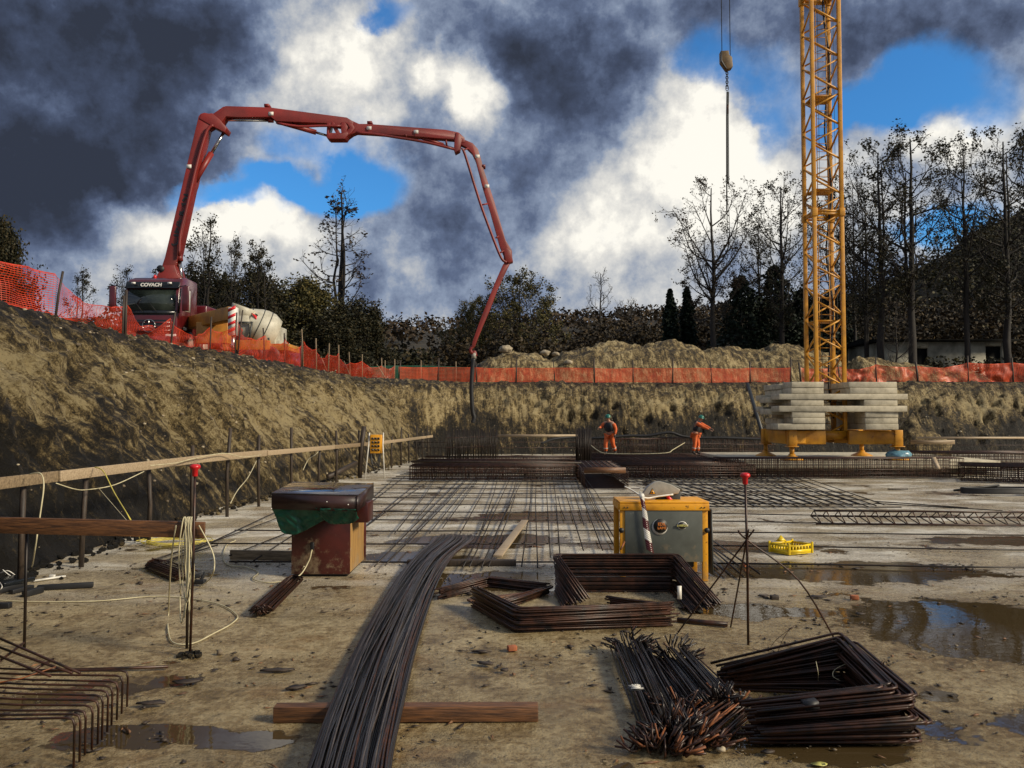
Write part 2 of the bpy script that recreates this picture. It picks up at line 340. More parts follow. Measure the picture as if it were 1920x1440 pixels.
# ================================================================ ground of the pit
def ground_mat():
    m, N, L, B = new_mat('wet blinding concrete')
    geo = N.new('ShaderNodeNewGeometry'); pos = geo.outputs['Position']
    def mth(op, a, b=None, clamp=False):
        n = N.new('ShaderNodeMath'); n.operation = op; n.use_clamp = clamp
        for i, v in enumerate((a, b)):
            if v is None: continue
            if isinstance(v, (int, float)): n.inputs[i].default_value = v
            else: L.new(v, n.inputs[i])
        return n.outputs[0]
    nz1 = tex_noise(N, L, .55, 8, .6, pos); nz2 = tex_noise(N, L, 2.6, 8, .65, pos); nz3 = tex_noise(N, L, 14, 6, .7, pos); nz4 = tex_noise(N, L, 55, 4, .7, pos)
    # puddles: placed hollows with ragged edges
    nzw = N.new('ShaderNodeTexNoise'); nzw.inputs['Scale'].default_value = 1.1; nzw.inputs['Detail'].default_value = 6; L.new(pos, nzw.inputs['Vector'])
    wv = N.new('ShaderNodeVectorMath'); wv.operation = 'MULTIPLY_ADD'; L.new(nzw.outputs['Color'], wv.inputs[0]); wv.inputs[1].default_value = (1.1, 1.1, 0); L.new(pos, wv.inputs[2])
    pud = None
    for (x, y, rx, ry, rot) in PUDDLES:
        mp = N.new('ShaderNodeMapping'); mp.vector_type = 'TEXTURE'; L.new(wv.outputs[0], mp.inputs[0])
        mp.inputs['Location'].default_value = (x+.55, y+.55, 0); mp.inputs['Scale'].default_value = (rx, ry, 50); mp.inputs['Rotation'].default_value = (0, 0, R(rot))
        ln = N.new('ShaderNodeVectorMath'); ln.operation = 'LENGTH'; L.new(mp.outputs[0], ln.inputs[0])
        v = mth('SUBTRACT', 1.0, ln.outputs['Value'])
        pud = v if pud is None else mth('MAXIMUM', pud, v)
    low = mth('MULTIPLY', mth('SUBTRACT', nz1, .58), 3.0)            # scattered shallow ones
    pud = mth('MAXIMUM', pud, low)
    pud = mth('ADD', pud, mth('MULTIPLY', mth('SUBTRACT', nz2, .5), .9))
    pud = mth('ADD', pud, mth('MULTIPLY', mth('SUBTRACT', nz3, .5), .22))
    w = N.new('ShaderNodeMapRange'); w.interpolation_type = 'SMOOTHSTEP'; L.new(pud, w.inputs[0]); w.inputs['From Min'].default_value = .10; w.inputs['From Max'].default_value = .15
    damp = N.new('ShaderNodeMapRange'); damp.interpolation_type = 'SMOOTHSTEP'; L.new(pud, damp.inputs[0]); damp.inputs['From Min'].default_value = -.75; damp.inputs['From Max'].default_value = .12
    # colours
    base = mix_ramp(N, L, mth('ADD', mth('MULTIPLY', nz2, .6), mth('MULTIPLY', nz3, .4)), [(.36, (.085, .058, .025)), (.46, (.25, .180, .084)), (.56, (.48, .385, .215))])
    sp = N.new('ShaderNodeMapRange'); L.new(nz4, sp.inputs[0]); sp.inputs['From Min'].default_value = .37; sp.inputs['From Max'].default_value = .47
    dirt = N.new('ShaderNodeMapRange'); L.new(tex_noise(N, L, 1.3, 7, .7, pos), dirt.inputs[0]); dirt.inputs['From Min'].default_value = .50; dirt.inputs['From Max'].default_value = .66
    sepp = N.new('ShaderNodeSeparateXYZ'); L.new(pos, sepp.inputs[0])
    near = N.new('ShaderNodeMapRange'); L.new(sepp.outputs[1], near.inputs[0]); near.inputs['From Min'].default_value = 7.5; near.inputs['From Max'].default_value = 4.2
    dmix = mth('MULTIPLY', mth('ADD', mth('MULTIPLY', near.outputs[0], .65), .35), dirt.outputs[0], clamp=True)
    def mixc(f, a, b, mode='MIX'):
        x = N.new('ShaderNodeMix'); x.data_type = 'RGBA'; x.blend_type = mode
        for i, v in ((0, f), (6, a), (7, b)):
            if isinstance(v, (int, float)): x.inputs[i].default_value = v
            elif isinstance(v, tuple): x.inputs[i].default_value = (*v, 1)
            else: L.new(v, x.inputs[i])
        return x.outputs[2]
    film = N.new('ShaderNodeMapRange'); film.interpolation_type = 'SMOOTHSTEP'; L.new(tex_noise(N, L, .9, 7, .62, pos, stretch=(.55, 1.3, 1)), film.inputs[0]); film.inputs['From Min'].default_value = .44; film.inputs['From Max'].default_value = .56
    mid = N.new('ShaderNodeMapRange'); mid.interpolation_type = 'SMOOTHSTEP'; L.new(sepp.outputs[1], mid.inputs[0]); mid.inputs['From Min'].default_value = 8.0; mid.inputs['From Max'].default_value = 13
    laf = mth('MULTIPLY', mth('ADD', mth('MULTIPLY', film.outputs[0], .75), .25), mid.outputs[0], clamp=True)     # pale cement laitance on the further slab, whitened in place of wet reflections
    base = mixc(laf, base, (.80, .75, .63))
    c = mixc(mth('SUBTRACT', 1.0, sp.outputs[0]), base, mixc(.75, base, (.10, .07, .04)))
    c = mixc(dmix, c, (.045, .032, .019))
    rustn = N.new('ShaderNodeMapRange'); L.new(tex_noise(N, L, .8, 5, .6, pos, stretch=(1, 1.6, 1)), rustn.inputs[0]); rustn.inputs['From Min'].default_value = .58; rustn.inputs['From Max'].default_value = .70
    c = mixc(mth('MULTIPLY', rustn.outputs[0], .35), c, (.30, .15, .045))
    wet = mixc(1.0, c, (.55, .50, .44), 'MULTIPLY')
    c = mixc(mth('MULTIPLY', damp.outputs[0], .55), c, wet)
    c = mixc(w.outputs[0], c, (.060, .040, .017))
    jt = N.new('ShaderNodeMapRange'); L.new(tex_noise(N, L, 1.6, 6, .7, pos, stretch=(.10, 1.5, 1)), jt.inputs[0]); jt.inputs['From Min'].default_value = .60; jt.inputs['From Max'].default_value = .63
    c = mixc(mth('MULTIPLY', jt.outputs[0], .35), c, (.09, .065, .035))       # drag marks of the screed
    L.new(c, B.inputs['Base Color'])
    rr = N.new('ShaderNodeMapRange'); L.new(nz3, rr.inputs[0]); rr.inputs['From Min'].default_value = .3; rr.inputs['From Max'].default_value = .7; rr.inputs['To Min'].default_value = .26; rr.inputs['To Max'].default_value = .55
    rough = mth('SUBTRACT', rr.outputs[0], mth('MULTIPLY', damp.outputs[0], .20))
    rm = N.new('ShaderNodeMix'); rm.data_type = 'FLOAT'; L.new(w.outputs[0], rm.inputs[0]); L.new(rough, rm.inputs[2]); frr = N.new('ShaderNodeMapRange'); L.new(sepp.outputs[1], frr.inputs[0]); frr.inputs['From Min'].default_value = 10; frr.inputs['From Max'].default_value = 12.5; frr.inputs['To Min'].default_value = .035; frr.inputs['To Max'].default_value = .20; L.new(frr.outputs[0], rm.inputs[3])
    L.new(rm.outputs[0], B.inputs['Roughness'])
    h = mth('ADD', mth('MULTIPLY', nz3, .6), mth('ADD', mth('MULTIPLY', nz4, .35), mth('MULTIPLY', dmix, .5)))
    h = mth('MULTIPLY', h, mth('SUBTRACT', 1.0, w.outputs[0]))
    ripple = mth('MULTIPLY', tex_noise(N, L, 9, 3, .5, pos), .05)
    bump(N, L, B, mth('ADD', h, mth('MULTIPLY', ripple, w.outputs[0])), .8, .03)
    return m
PUDDLES = [(5.6, 7.9, 2.7, 1.6, -25), (5.6, 6.0, 1.5, .9, -30), (3.7, 5.6, .5, .3, 0), (4.4, 11.3, 2.6, .8, 0), (1.75, 5.4, .9, .28, 0), (-2.2, 5.45, .95, .24, 4), (.0, 10.6, 1.4, .7, -10), (2.7, 9.0, .9, .35, 0),
           (3.2, 6.3, .25, .2, 0), (-3.6, 6.2, .5, .25, 0), (-.4, 14, 1.7, .9, 0), (1.2, 17.5, 2.5, 1.2, 0), (-1.6, 12.4, .9, .6, 0), (3.0, 13.5, 2.5, .7, 0), (9, 14, 2.5, .6, 0)]
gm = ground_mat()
g = MB()
# one sheet with gentle relief near the camera
xs = np.concatenate([np.linspace(-14, -9, 6)[:-1], np.linspace(-9, 12, 106), np.linspace(12, 62, 30)[1:]]); ys = np.concatenate([np.linspace(-12, 2, 12)[:-1], np.linspace(2, 18, 90), np.linspace(18, 56, 40)[1:]])
V = [(x, y, .012*mnoise.noise((x*.9, y*.9, 0))-.006) for y in ys for x in xs]; nx = len(xs); ny = len(ys)
ii, jj = np.meshgrid(np.arange(ny-1), np.arange(nx-1), indexing='ij'); a = (ii*nx+jj).ravel()
g.add(V, np.stack([a, a+1, a+nx+1, a+nx], 1))
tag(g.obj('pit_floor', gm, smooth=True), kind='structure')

# ================================================================ banks round the pit (swept section)
BP = [(-6.3, -14), (-6.35, 0), (-6.5, 8), (-6.75, 15), (-6.7, 20), (-6.1, 27), (-5.5, 33), (-5.0, 39), (-4.5, 42.6), (-3.2, 44.8), (-1.0, 45.7), (4, 46.0), (12, 46.1), (19, 45.8), (26, 45.6), (36, 45.2), (48, 44), (56, 38), (60, 26), (60, -10)]
BPs = [Vector((a[0], a[1], 0)) for a in BP]
path = smooth_path([(x, y, 0) for x, y in BP], 24)
pp = np.array([(p.x, p.y) for p in path]); seg = np.diff(pp, axis=0); sl_ = np.concatenate([[0], np.cumsum(np.linalg.norm(seg, axis=1))])
def resample(step):
    n = int(sl_[-1]/step); s = np.linspace(0, sl_[-1], n)
    return s, np.stack([np.interp(s, sl_, pp[:, 0]), np.interp(s, sl_, pp[:, 1])], 1)
S_, PT = resample(.14)
tgt = np.gradient(PT, axis=0); tgt /= np.linalg.norm(tgt, axis=1, keepdims=True)
k_ = np.ones(25)/25
for c_ in (0, 1): tgt[:, c_] = np.convolve(np.pad(tgt[:, c_], 12, mode='edge'), k_, 'valid')
NRM = np.stack([-tgt[:, 1], tgt[:, 0]], 1); NRM /= np.linalg.norm(NRM, axis=1, keepdims=True)
def prof(d):
    return float(np.interp(d, [0, .35, .75, 1.15, 1.7, 2.3, 2.9, 3.6, 5, 60], [0, .95, 1.85, 2.6, 3.3, 3.75, 3.98, 4.1, 4.15, 4.2]))
def rise(x, y):
    """the plateau to the left climbs gently away from the pit"""
    near = min(max((-x-8.3)/1.3, 0), 1)*.15*min(1, max(0, (21.5-y)/4.5))
    return min(max((-x-8.4)/7.0, 0), 1.0)*.42*max(0, min(1, (46-y)/8))+near
def bank_d(x, y):
    dd = np.hypot(PT[:, 0]-x, PT[:, 1]-y); i = int(dd.argmin())
    sgn = (x-PT[i, 0])*NRM[i, 0]+(y-PT[i, 1])*NRM[i, 1]
    return float(dd[i] if sgn > 0 else -dd[i])
def TZ(x, y):
    d = bank_d(x, y)
    return 0.0 if d < 0 else prof(d)+rise(x, y)
dv = np.concatenate([[-.35, -.12], np.linspace(0, 3.4, 46), np.linspace(3.4, 7, 14)[1:], [8, 9.5, 11.5, 14, 18, 24, 32, 44, 60, 80]])
V = np.zeros((len(PT), len(dv), 3))
for i, (p, n) in enumerate(zip(PT, NRM)):
    s = S_[i]; left = p[1] < 43 and p[0] < 0; rightback = p[0] > 17
    for j, d in enumerate(dv):
        x = p[0]+n[0]*d; y = p[1]+n[1]*d; z = prof(max(d, 0))
        if d > 1.8: z += rise(x, y)
        w = math.exp(-((d-1.2)/1.3)**2)                       # roughness lives on the face
        sk = s+(.75*z if left else .08*z)                     # excavator tooth grooves lean on the left bank
        gro = (mnoise.noise((sk*2.6, z*.25, 1.3))+.6*mnoise.noise((sk*6.5, z*.35, 5.1)))*w
        big = mnoise.fractal((s*.33, z*.5, 9.0), 1.0, 2.0, 3)
        det = mnoise.fractal((x*2.3, y*2.3, z*2.3), .8, 2.1, 5)
        push = .24*gro*(1.0 if left else .55)+.34*big*w+.20*det*w
        if rightback: push += .5*mnoise.noise((s*.22, 3.0, 0))*w
        fl = 0 if d < 0.02 else 1
        x -= n[0]*push*fl; y -= n[1]*push*fl
        if d > .05: z += (.16*det+.13*big)*min(1, d/1.2)*(.45 if d > 5 else 1)
        if d < 0: z = -.05
        V[i, j] = (x, y, z)
BANKV = V.copy()
nx = len(dv); ii, jj = np.meshgrid(np.arange(len(PT)-1), np.arange(nx-1), indexing='ij'); a = (ii*nx+jj).ravel()
g = MB(); g.add(V.reshape(-1, 3), np.stack([a, a+nx, a+nx+1, a+1], 1))
def earth_mat(name, dark=1.0, yellow=1.0, zdark=True):
    m, N, L, B = new_mat(name)
    geo = N.new('ShaderNodeNewGeometry'); pos = geo.outputs['Position']
    def mth(op, a, b=None, clamp=False):
        n = N.new('ShaderNodeMath'); n.operation = op; n.use_clamp = clamp
        for i, v in enumerate((a, b)):
            if v is None: continue
            if isinstance(v, (int, float)): n.inputs[i].default_value = v
            else: L.new(v, n.inputs[i])
        return n.outputs[0]
    a = tex_noise(N, L, .35, 6, .6, pos); b = tex_noise(N, L, 2.2, 8, .7, pos); c = tex_noise(N, L, 11, 6, .75, pos)
    sep = N.new('ShaderNodeSeparateXYZ'); L.new(pos, sep.inputs[0]); X_, Y_, Z_ = sep.outputs
    def streak(u, v, sc):
        cb = N.new('ShaderNodeCombineXYZ'); L.new(u, cb.inputs[0]); L.new(v, cb.inputs[1]); L.new(mth('MULTIPLY', Z_, .22), cb.inputs[2])
        return tex_noise(N, L, sc, 6, .68, cb.outputs[0])
    uL = mth('ADD', Y_, mth('MULTIPLY', Z_, .75)); vL = mth('MULTIPLY', mth('ADD', X_, mth('MULTIPLY', Z_, .5)), .6)
    uB = mth('ADD', X_, mth('MULTIPLY', Z_, .08)); vB = mth('MULTIPLY', mth('SUBTRACT', Y_, mth('MULTIPLY', Z_, .5)), .6)
    isb = N.new('ShaderNodeMapRange'); L.new(Y_, isb.inputs[0]); isb.inputs['From Min'].default_value = 41; isb.inputs['From Max'].default_value = 44.5
    stm = N.new('ShaderNodeMix'); stm.data_type = 'FLOAT'; L.new(isb.outputs[0], stm.inputs[0]); L.new(streak(uL, vL, 4.2), stm.inputs[2]); L.new(streak(uB, vB, 4.2), stm.inputs[3])
    st = stm.outputs[0]
    f = tex_noise(N, L, 34, 5, .8, pos)
    def k_(x, g_): return mth('MULTIPLY', mth('SUBTRACT', x, .5), g_)
    v = mth('ADD', mth('ADD', 1.06, mth('ADD', k_(a, 1.3), k_(b, 1.2))), mth('ADD', mth('ADD', k_(c, 1.6), k_(f, 1.5)), k_(st, 2.6)))
    if zdark:
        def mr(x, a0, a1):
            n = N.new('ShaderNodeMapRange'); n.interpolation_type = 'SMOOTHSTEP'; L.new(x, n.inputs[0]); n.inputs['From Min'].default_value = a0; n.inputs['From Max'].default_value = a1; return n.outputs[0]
        v = mth('SUBTRACT', v, mth('MULTIPLY', mth('MULTIPLY', mr(Y_, 21, 11), mr(mth('ADD', Z_, mth('MULTIPLY', k_(a, 3.0), 1.0)), 3.0, 1.3)), .42))   # near bank darkened low down: wet clay plus painted shade
        v = mth('ADD', v, mth('MULTIPLY', mth('MULTIPLY', mr(Y_, 17, 27), mr(mth('ADD', Z_, k_(a, 2.0)), 3.0, 1.8)), mth('SUBTRACT', .24, mth('MULTIPLY', isb.outputs[0], .52))))   # paler low down further in; low back bank painted darker for shadow   # topsoil is dark, clay below the crest is yellow, foot has shade painted in
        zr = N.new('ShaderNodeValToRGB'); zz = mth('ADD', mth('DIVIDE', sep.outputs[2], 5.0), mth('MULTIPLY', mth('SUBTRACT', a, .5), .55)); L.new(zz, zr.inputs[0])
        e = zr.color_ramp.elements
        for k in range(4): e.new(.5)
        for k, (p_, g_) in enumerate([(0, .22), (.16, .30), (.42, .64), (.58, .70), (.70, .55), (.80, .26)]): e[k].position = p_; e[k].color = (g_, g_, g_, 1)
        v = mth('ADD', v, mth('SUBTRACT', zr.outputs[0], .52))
    v = mth('DIVIDE', v, 2.1)
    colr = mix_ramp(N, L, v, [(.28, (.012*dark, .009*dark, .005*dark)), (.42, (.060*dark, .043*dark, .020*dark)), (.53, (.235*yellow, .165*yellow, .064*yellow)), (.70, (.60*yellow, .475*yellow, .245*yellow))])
    L.new(colr, B.inputs['Base Color'])
    B.inputs['Roughness'].default_value = .62; B.inputs['Specular IOR Level'].default_value = .35
    bump(N, L, B, mth('ADD', mth('MULTIPLY', c, .6), mth('ADD', mth('ADD', b, mth('MULTIPLY', st, 1.0)), mth('MULTIPLY', f, .5))), 1.0, .17)
    return m
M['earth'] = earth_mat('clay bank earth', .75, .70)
M['spoil'] = earth_mat('dug spoil', 1.15, .85, False)
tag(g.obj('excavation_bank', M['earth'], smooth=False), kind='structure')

# far ground sheet
g = MB(); g.add([(-900, 60, 3.6), (900, 60, 3.6), (900, 1500, 3.6), (-900, 1500, 3.6)], [(0, 1, 2, 3)])
g.add([(-900, -300, 3.6), (-70, -300, 3.6), (-70, 60, 3.6), (-900, 60, 3.6)], [(0, 1, 2, 3)])
g.add([(120, -300, 3.6), (900, -300, 3.6), (900, 60, 3.6), (120, 60, 3.6)], [(0, 1, 2, 3)])
tag(g.obj('field', M['earth']), kind='structure')

# ================================================================ spoil heaps beyond the back fence
def interp(x, tab): return float(np.interp(x, [t[0] for t in tab], [t[1] for t in tab]))
def spoil_heap(name, label, tab, Y0, Y1, Yc, seed):
    x0 = (tab[0][0]-CX)/F*Yc; x1 = (tab[-1][0]-CX)/F*Yc
    X = np.arange(x0, x1, .2); Yv = np.linspace(Y0, Y1, 44); V = []
    for y in Yv:
        t = (y-Y0)/(Y1-Y0); pr = math.sin(math.pi*min(max(t, 0), 1))**.7
        for x in X:
            px = x/Yc*F+CX; top = CAMZ+(780-interp(px, tab))/F*Yc-4.0
            e = min(1, (x-x0)/1.2, (x1-x)/1.2)
            n = mnoise.fractal((x*.55, y*.55, seed), .9, 2.0, 5)
            V.append((x+.15*mnoise.noise((x*3, y*3, 1)), y, 3.9+max(0, top*pr*max(e, 0)*(1+.10*n)+.22*n*pr+.10*mnoise.noise((x*4.1, y*4.1, seed)))))
    nx = len(X); ny = len(Yv); ii, jj = np.meshgrid(np.arange(ny-1), np.arange(nx-1), indexing='ij'); a = (ii*nx+jj).ravel()
    g = MB(); g.add(V, np.stack([a, a+1, a+nx+1, a+nx], 1))
    return tag(g.obj(name, M['spoil']), label, 'spoil heap', 'heaps of dug earth behind the back fence')
spoil_heap('spoil_heap', 'long pale heap of dug earth behind the straight orange net, under the conifers', [(862, 712), (885, 690), (915, 668), (950, 657), (1000, 662), (1035, 672), (1060, 655), (1120, 645), (1200, 640), (1290, 640), (1330, 662), (1350, 700)], 51.3, 60, 55, 3.3)
spoil_heap('spoil_heap', 'heap of dug earth behind the net just left of the crane mast', [(1275, 705), (1310, 655), (1350, 648), (1400, 657), (1450, 642), (1500, 650), (1560, 668), (1585, 690), (1600, 708)], 52.2, 60.5, 56, 8.1)
spoil_heap('spoil_heap', 'low heap of dug earth right of the crane mast, before the pale house', [(1570, 705), (1600, 670), (1640, 668), (1700, 680), (1760, 688), (1830, 698), (1860, 710)], 51.5, 57, 54, 5.5)

# ================================================================ far hills
def hill(name, tab, Y0, Y1, m, step, z0=3.0):
    g = MB(); V = []; xs = np.arange(tab[0][0], tab[-1][0], step); ts = np.linspace(0, 1, 14)
    for t in ts:
        Y = Y0+(Y1-Y0)*t
        for px in xs:
            top = CAMZ+(780-interp(px, tab))/F*Y1; pr = t**.8
            V.append(((px-CX)/F*Y1, Y, z0+(top-z0)*pr+(2.0*mnoise.noise((px*.02, Y*.05, 2)) if 0 < t else 0)))
    for px in xs: V.append(((px-CX)/F*Y1, Y1+120, z0))
    nx = len(xs); ny = len(ts)+1; ii, jj = np.meshgrid(np.arange(ny-1), np.arange(nx-1), indexing='ij'); a = (ii*nx+jj).ravel()
    g.add(V, np.stack([a, a+1, a+nx+1, a+nx], 1))
    return tag(g.obj(name, m, smooth=True), kind='structure')
M['hillfloor'] = mat('woodland floor', (.040, .030, .014), (.016, .013, .007), rough=.9, scale=.08, bmp=.6, bdist=1)
HILL_R = [(1450, 640), (1520, 600), (1590, 565), (1680, 515), (1780, 465), (1850, 428), (1920, 400), (2100, 330), (2500, 260), (3000, 300)]
HILL_F = [(-900, 640), (-200, 640), (300, 636), (690, 630), (760, 625), (850, 618), (1000, 610), (1150, 600), (1300, 590), (1500, 590), (1800, 600), (2400, 620)]
hill('hill', HILL_R, 95, 210, M['hillfloor'], 12)
hill('hill', HILL_F, 130, 420, M['hillfloor'], 12)
# ================================================================ trees
def tree_meshes(seed, H, style):
    """a tree standing at the origin: limbs reach for points inside a crown envelope; leaves sit in clumps on the twig ends"""
    r = random.Random(seed); W = MB(); tips = []; wts = []
    S = dict(   # W crown radius, env (height, share of W), nb limbs, n2, n3, rise of the limbs, clear stem, leaves per twig, leaf size, scatter, stems
        alder=dict(W=3.3, env=[(.33, .30), (.45, .62), (.6, .88), (.75, 1), (.87, .90), (.95, .62), (1, .12)], nb=34, n2=7, n3=4, rise=1.05, clear=.26, leaf=3.6, ls=(.10, .22), rad=.13, stems=2),
        birch=dict(W=2.9, env=[(.20, .50), (.36, .92), (.5, 1), (.66, .80), (.82, .52), (.93, .30), (1, .06)], nb=44, n2=6, n3=2, rise=.75, clear=.12, leaf=1.9, ls=(.12, .25), rad=.07, stems=3),
        oak=dict(W=6.2, env=[(.12, .72), (.3, 1), (.5, .98), (.7, .82), (.85, .60), (.95, .34), (1, .08)], nb=60, n2=8, n3=5, rise=1.0, clear=.03, leaf=6.0, ls=(.14, .32), rad=.2, stems=4),
        fork=dict(W=3.9, env=[(.34, .55), (.44, .45), (.58, .62), (.75, .90), (.88, 1), (.96, .70), (1, .2)], nb=30, n2=8, n3=5, rise=1.5, clear=.40, leaf=3.2, ls=(.08, .19), rad=.10, stems=1),
        bare=dict(W=3.0, env=[(.3, .6), (.5, 1), (.7, .9), (.88, .55), (1, .08)], nb=26, n2=7, n3=4, rise=.95, clear=.2, leaf=.06, ls=(.10, .2), rad=.1, stems=1),
        shrub=dict(W=2.9, env=[(.0, .8), (.3, 1), (.6, .92), (.8, .70), (.93, .42), (1, .1)], nb=40, n2=9, n3=5, rise=.9, clear=.0, leaf=11, ls=(.09, .22), rad=.24, stems=3),
        loose=dict(W=1.9, env=[(.05, .6), (.3, .95), (.5, 1), (.7, .75), (.88, .42), (1, .1)], nb=30, n2=6, n3=4, rise=1.1, clear=.05, leaf=3.6, ls=(.09, .19), rad=.10, stems=2))[style]
    env = lambda t: float(np.interp(t, [e[0] for e in S['env']], [e[1] for e in S['env']]))*S['W']
    stems = []
    for s in range(S['stems']):
        a_ = s*2.4+r.random()*2; off = (.0 if s == 0 else .30)*S['W']*(.35 if style in ('birch', 'alder') else 1); h = H*(.97 if s == 0 else r.uniform(.72, .93)); k = 9; pts = []
        for i in range(k+1):
            t = i/k; q = off*min(1, t*1.6); pts.append(Vector((math.cos(a_)*q+r.gauss(0, .05)*(i > 0), math.sin(a_)*q+r.gauss(0, .05)*(i > 0), -.4+(h+.4)*t)))
        r0 = H*(.016 if s == 0 else .010); rr = [r0*(1-.9*i/k)+.014 for i in range(k+1)]; stems.append((pts, rr, h)); W.tube(pts, rr, 7, cap=False)
    def on(pts, z):
        for i in range(len(pts)-1):
            if pts[i+1].z >= z: f = (z-pts[i].z)/max(pts[i+1].z-pts[i].z, 1e-4); return pts[i].lerp(pts[i+1], min(max(f, 0), 1)), i
        return pts[-1].copy(), len(pts)-1
    tb = [S['env'][0][0], 1.0]
    for b_ in range(S['nb']):
        t = tb[0]+(tb[1]-tb[0])*((b_+r.random())/S['nb'])**.9; a_ = b_*2.4+r.random()*.9; rad_ = env(t)*r.uniform(.45, .98)**.6*r.uniform(.8, 1.05)
        stm = stems[b_ % len(stems)]; T = Vector((math.cos(a_)*rad_, math.sin(a_)*rad_, H*t)); c0 = stm[0][5]
        z0 = max(H*S['clear']*r.uniform(.95, 1.3), T.z-rad_*S['rise']*r.uniform(.7, 1.3)); z0 = min(z0, stm[2]*.96, T.z-.05); p0, i0 = on(stm[0], z0)
        d = T-p0; L_ = d.length; mid = p0+d*.5+Vector((d.x*.10, d.y*.10, -.10*L_))+Vector((r.gauss(0, .06), r.gauss(0, .06), r.gauss(0, .05)))*L_
        p1 = smooth_path([p0, mid, T], 3); rb = min(stm[1][i0]*.62, .012+L_*.017); W.tube(p1, np.linspace(rb, .014, len(p1)), 4, cap=False)
        for c in range(S['n2']):
            f = .28+.72*(c+r.random())/S['n2']; x = f*(len(p1)-1); i = min(int(x), len(p1)-2); q0 = p1[i].lerp(p1[i+1], x-i); dd = (p1[i+1]-p1[i]).normalized()
            out = Vector((r.gauss(0, 1), r.gauss(0, 1), r.gauss(.25, .8))).normalized(); l2 = L_*r.uniform(.16, .36)*(1.15-.5*f)+.25; q1 = q0+(dd*.75+out*.85).normalized()*l2; q1.z += .08*l2
            W.tube([q0, q0.lerp(q1, .5)+Vector((0, 0, -.04*l2)), q1], [max(rb*.4, .013), .011, .009], 3, cap=False); tips.append(q1); wts.append(.8)
            for e in range(S['n3']):
                f3 = .3+.7*(e+r.random())/S['n3']; s0 = q0.lerp(q1, f3); o3 = Vector((r.gauss(0, 1), r.gauss(0, 1), r.gauss(.3, .8))).normalized(); s1 = s0+((q1-q0).normalized()*.5+o3).normalized()*(l2*r.uniform(.25, .5)+.06)
                W.tube([s0, s1], [.009, .006], 3, cap=False); tips.append(s1); tips.append(s0.lerp(s1, .55)); wts += [1.2, .7]
    rs = np.random.RandomState(seed); T = np.array([tuple(t) for t in tips]); dens = np.array(wts)*rs.rand(len(T))*2
    clump = np.array([mnoise.noise((t[0]*.8, t[1]*.8, t[2]*.8+seed)) for t in T]); dens *= np.clip(.75+clump*2.8, 0, 2.6)
    rr_ = np.hypot(T[:, 0], T[:, 1]); ev = np.array([env(min(max(z/H, 0), 1)) for z in T[:, 2]])+.2
    if style not in ('shrub', 'birch'): dens *= .35+.9*np.clip(rr_/ev, 0, 1.1)**2
    cnt = rs.poisson(dens*S['leaf']); P0 = np.repeat(T, cnt, axis=0); n = len(P0)
    Lf = MB()
    if n: add_leaves(Lf, P0+rs.normal(0, S['rad'], (n, 3)), rs, *S['ls'])
    return W, Lf
def add_leaves(g, Pn, rs, lo, hi, flat=.6):
    n = len(Pn); s = rs.uniform(lo, hi, n)[:, None]
    u = rs.normal(size=(n, 3)); u[:, 2] *= flat; u /= np.linalg.norm(u, axis=1, keepdims=True)
    w = np.cross(u, rs.normal(size=(n, 3))); w /= np.linalg.norm(w, axis=1, keepdims=True)
    V = np.stack([Pn-u*s*.5, Pn+w*s*.33, Pn+u*s*.5, Pn-w*s*.28], 1)
    g.add(V.reshape(-1, 3), np.arange(n*4).reshape(-1, 4))
_tree_cache = {}
def tree(name, label, px, topy, Y, style, leafm, seed, group='trees standing beyond the site', sx=1.0, lean=0.0, base=None, pyb=None):
    x = (px-CX)/F*Y; z0 = 3.7 if base is None else base
    H = P(px, topy, Y).z-z0
    key = (style, seed)
    root = thing(name, (x, Y, z0), label, 'tree', group)
    if key not in _tree_cache:
        Hp = {'alder': 16, 'birch': 16, 'oak': 13, 'fork': 16, 'bare': 12, 'shrub': 6, 'loose': 9}[style]
        W, Lf = tree_meshes(seed, Hp, style); zt = np.vstack(W.v)[:, 2].max()
        w = W.obj('trunk', M['bark'], smooth=True); l = Lf.obj('crown', leafm) if Lf.n else None
        _tree_cache[key] = (w, l, zt, [False])
    w, l, zt, used = _tree_cache[key]
    for o in (w, l):
        if o is None: continue
        if used[0]: o = o.copy(); col.objects.link(o)
        o.parent = root
        if o.name.startswith('crown') and o.data.materials[0] != leafm:
            o.data = o.data.copy(); o.data.materials[0] = leafm
    used[0] = True
    k = H/zt; root.scale = (k*sx, k*sx, k); root.rotation_euler = (0, R(lean), R(seed*37 % 360))
    if lean: root.rotation_euler = (0, R(lean), 0)
    return root
def conifer(label, px, topy, Y, wpx, seed, group):
    x = (px-CX)/F*Y; z0 = 3.7; H = P(px, topy, Y).z-z0; w = wpx/F*Y/2
    root = thing('conifer', (x, Y, z0), label, 'conifer', group)
    T = MB(); T.tube([(x, Y, z0), (x, Y, z0+H*.95)], [.22, .03], 6); T.obj('trunk', M['bark'], root)
    rs = np.random.RandomState(seed); n = 9000; t = rs.rand(n)**1.25; a_ = rs.rand(n)*6.283
    lob = 1+.16*np.sin(t*60+np.floor(a_*1.4)*2.1)+.12*rs.normal(size=n)
    rad = w*((1-t)**.5)*(1+.25*np.sin(t*23+np.floor(a_*.95)*1.7))*lob*np.where(t < .08, .8, 1)*np.sqrt(rs.uniform(.25, 1, n))
    Pn = np.stack([x+rad*np.cos(a_), Y+rad*np.sin(a_), z0+.3+H*t*.98], 1); g = MB(); add_leaves(g, Pn, rs, .14, .42)
    g.obj('crown', M['leaf_conifer'], root); return root
TR = 'trees standing beyond the site'
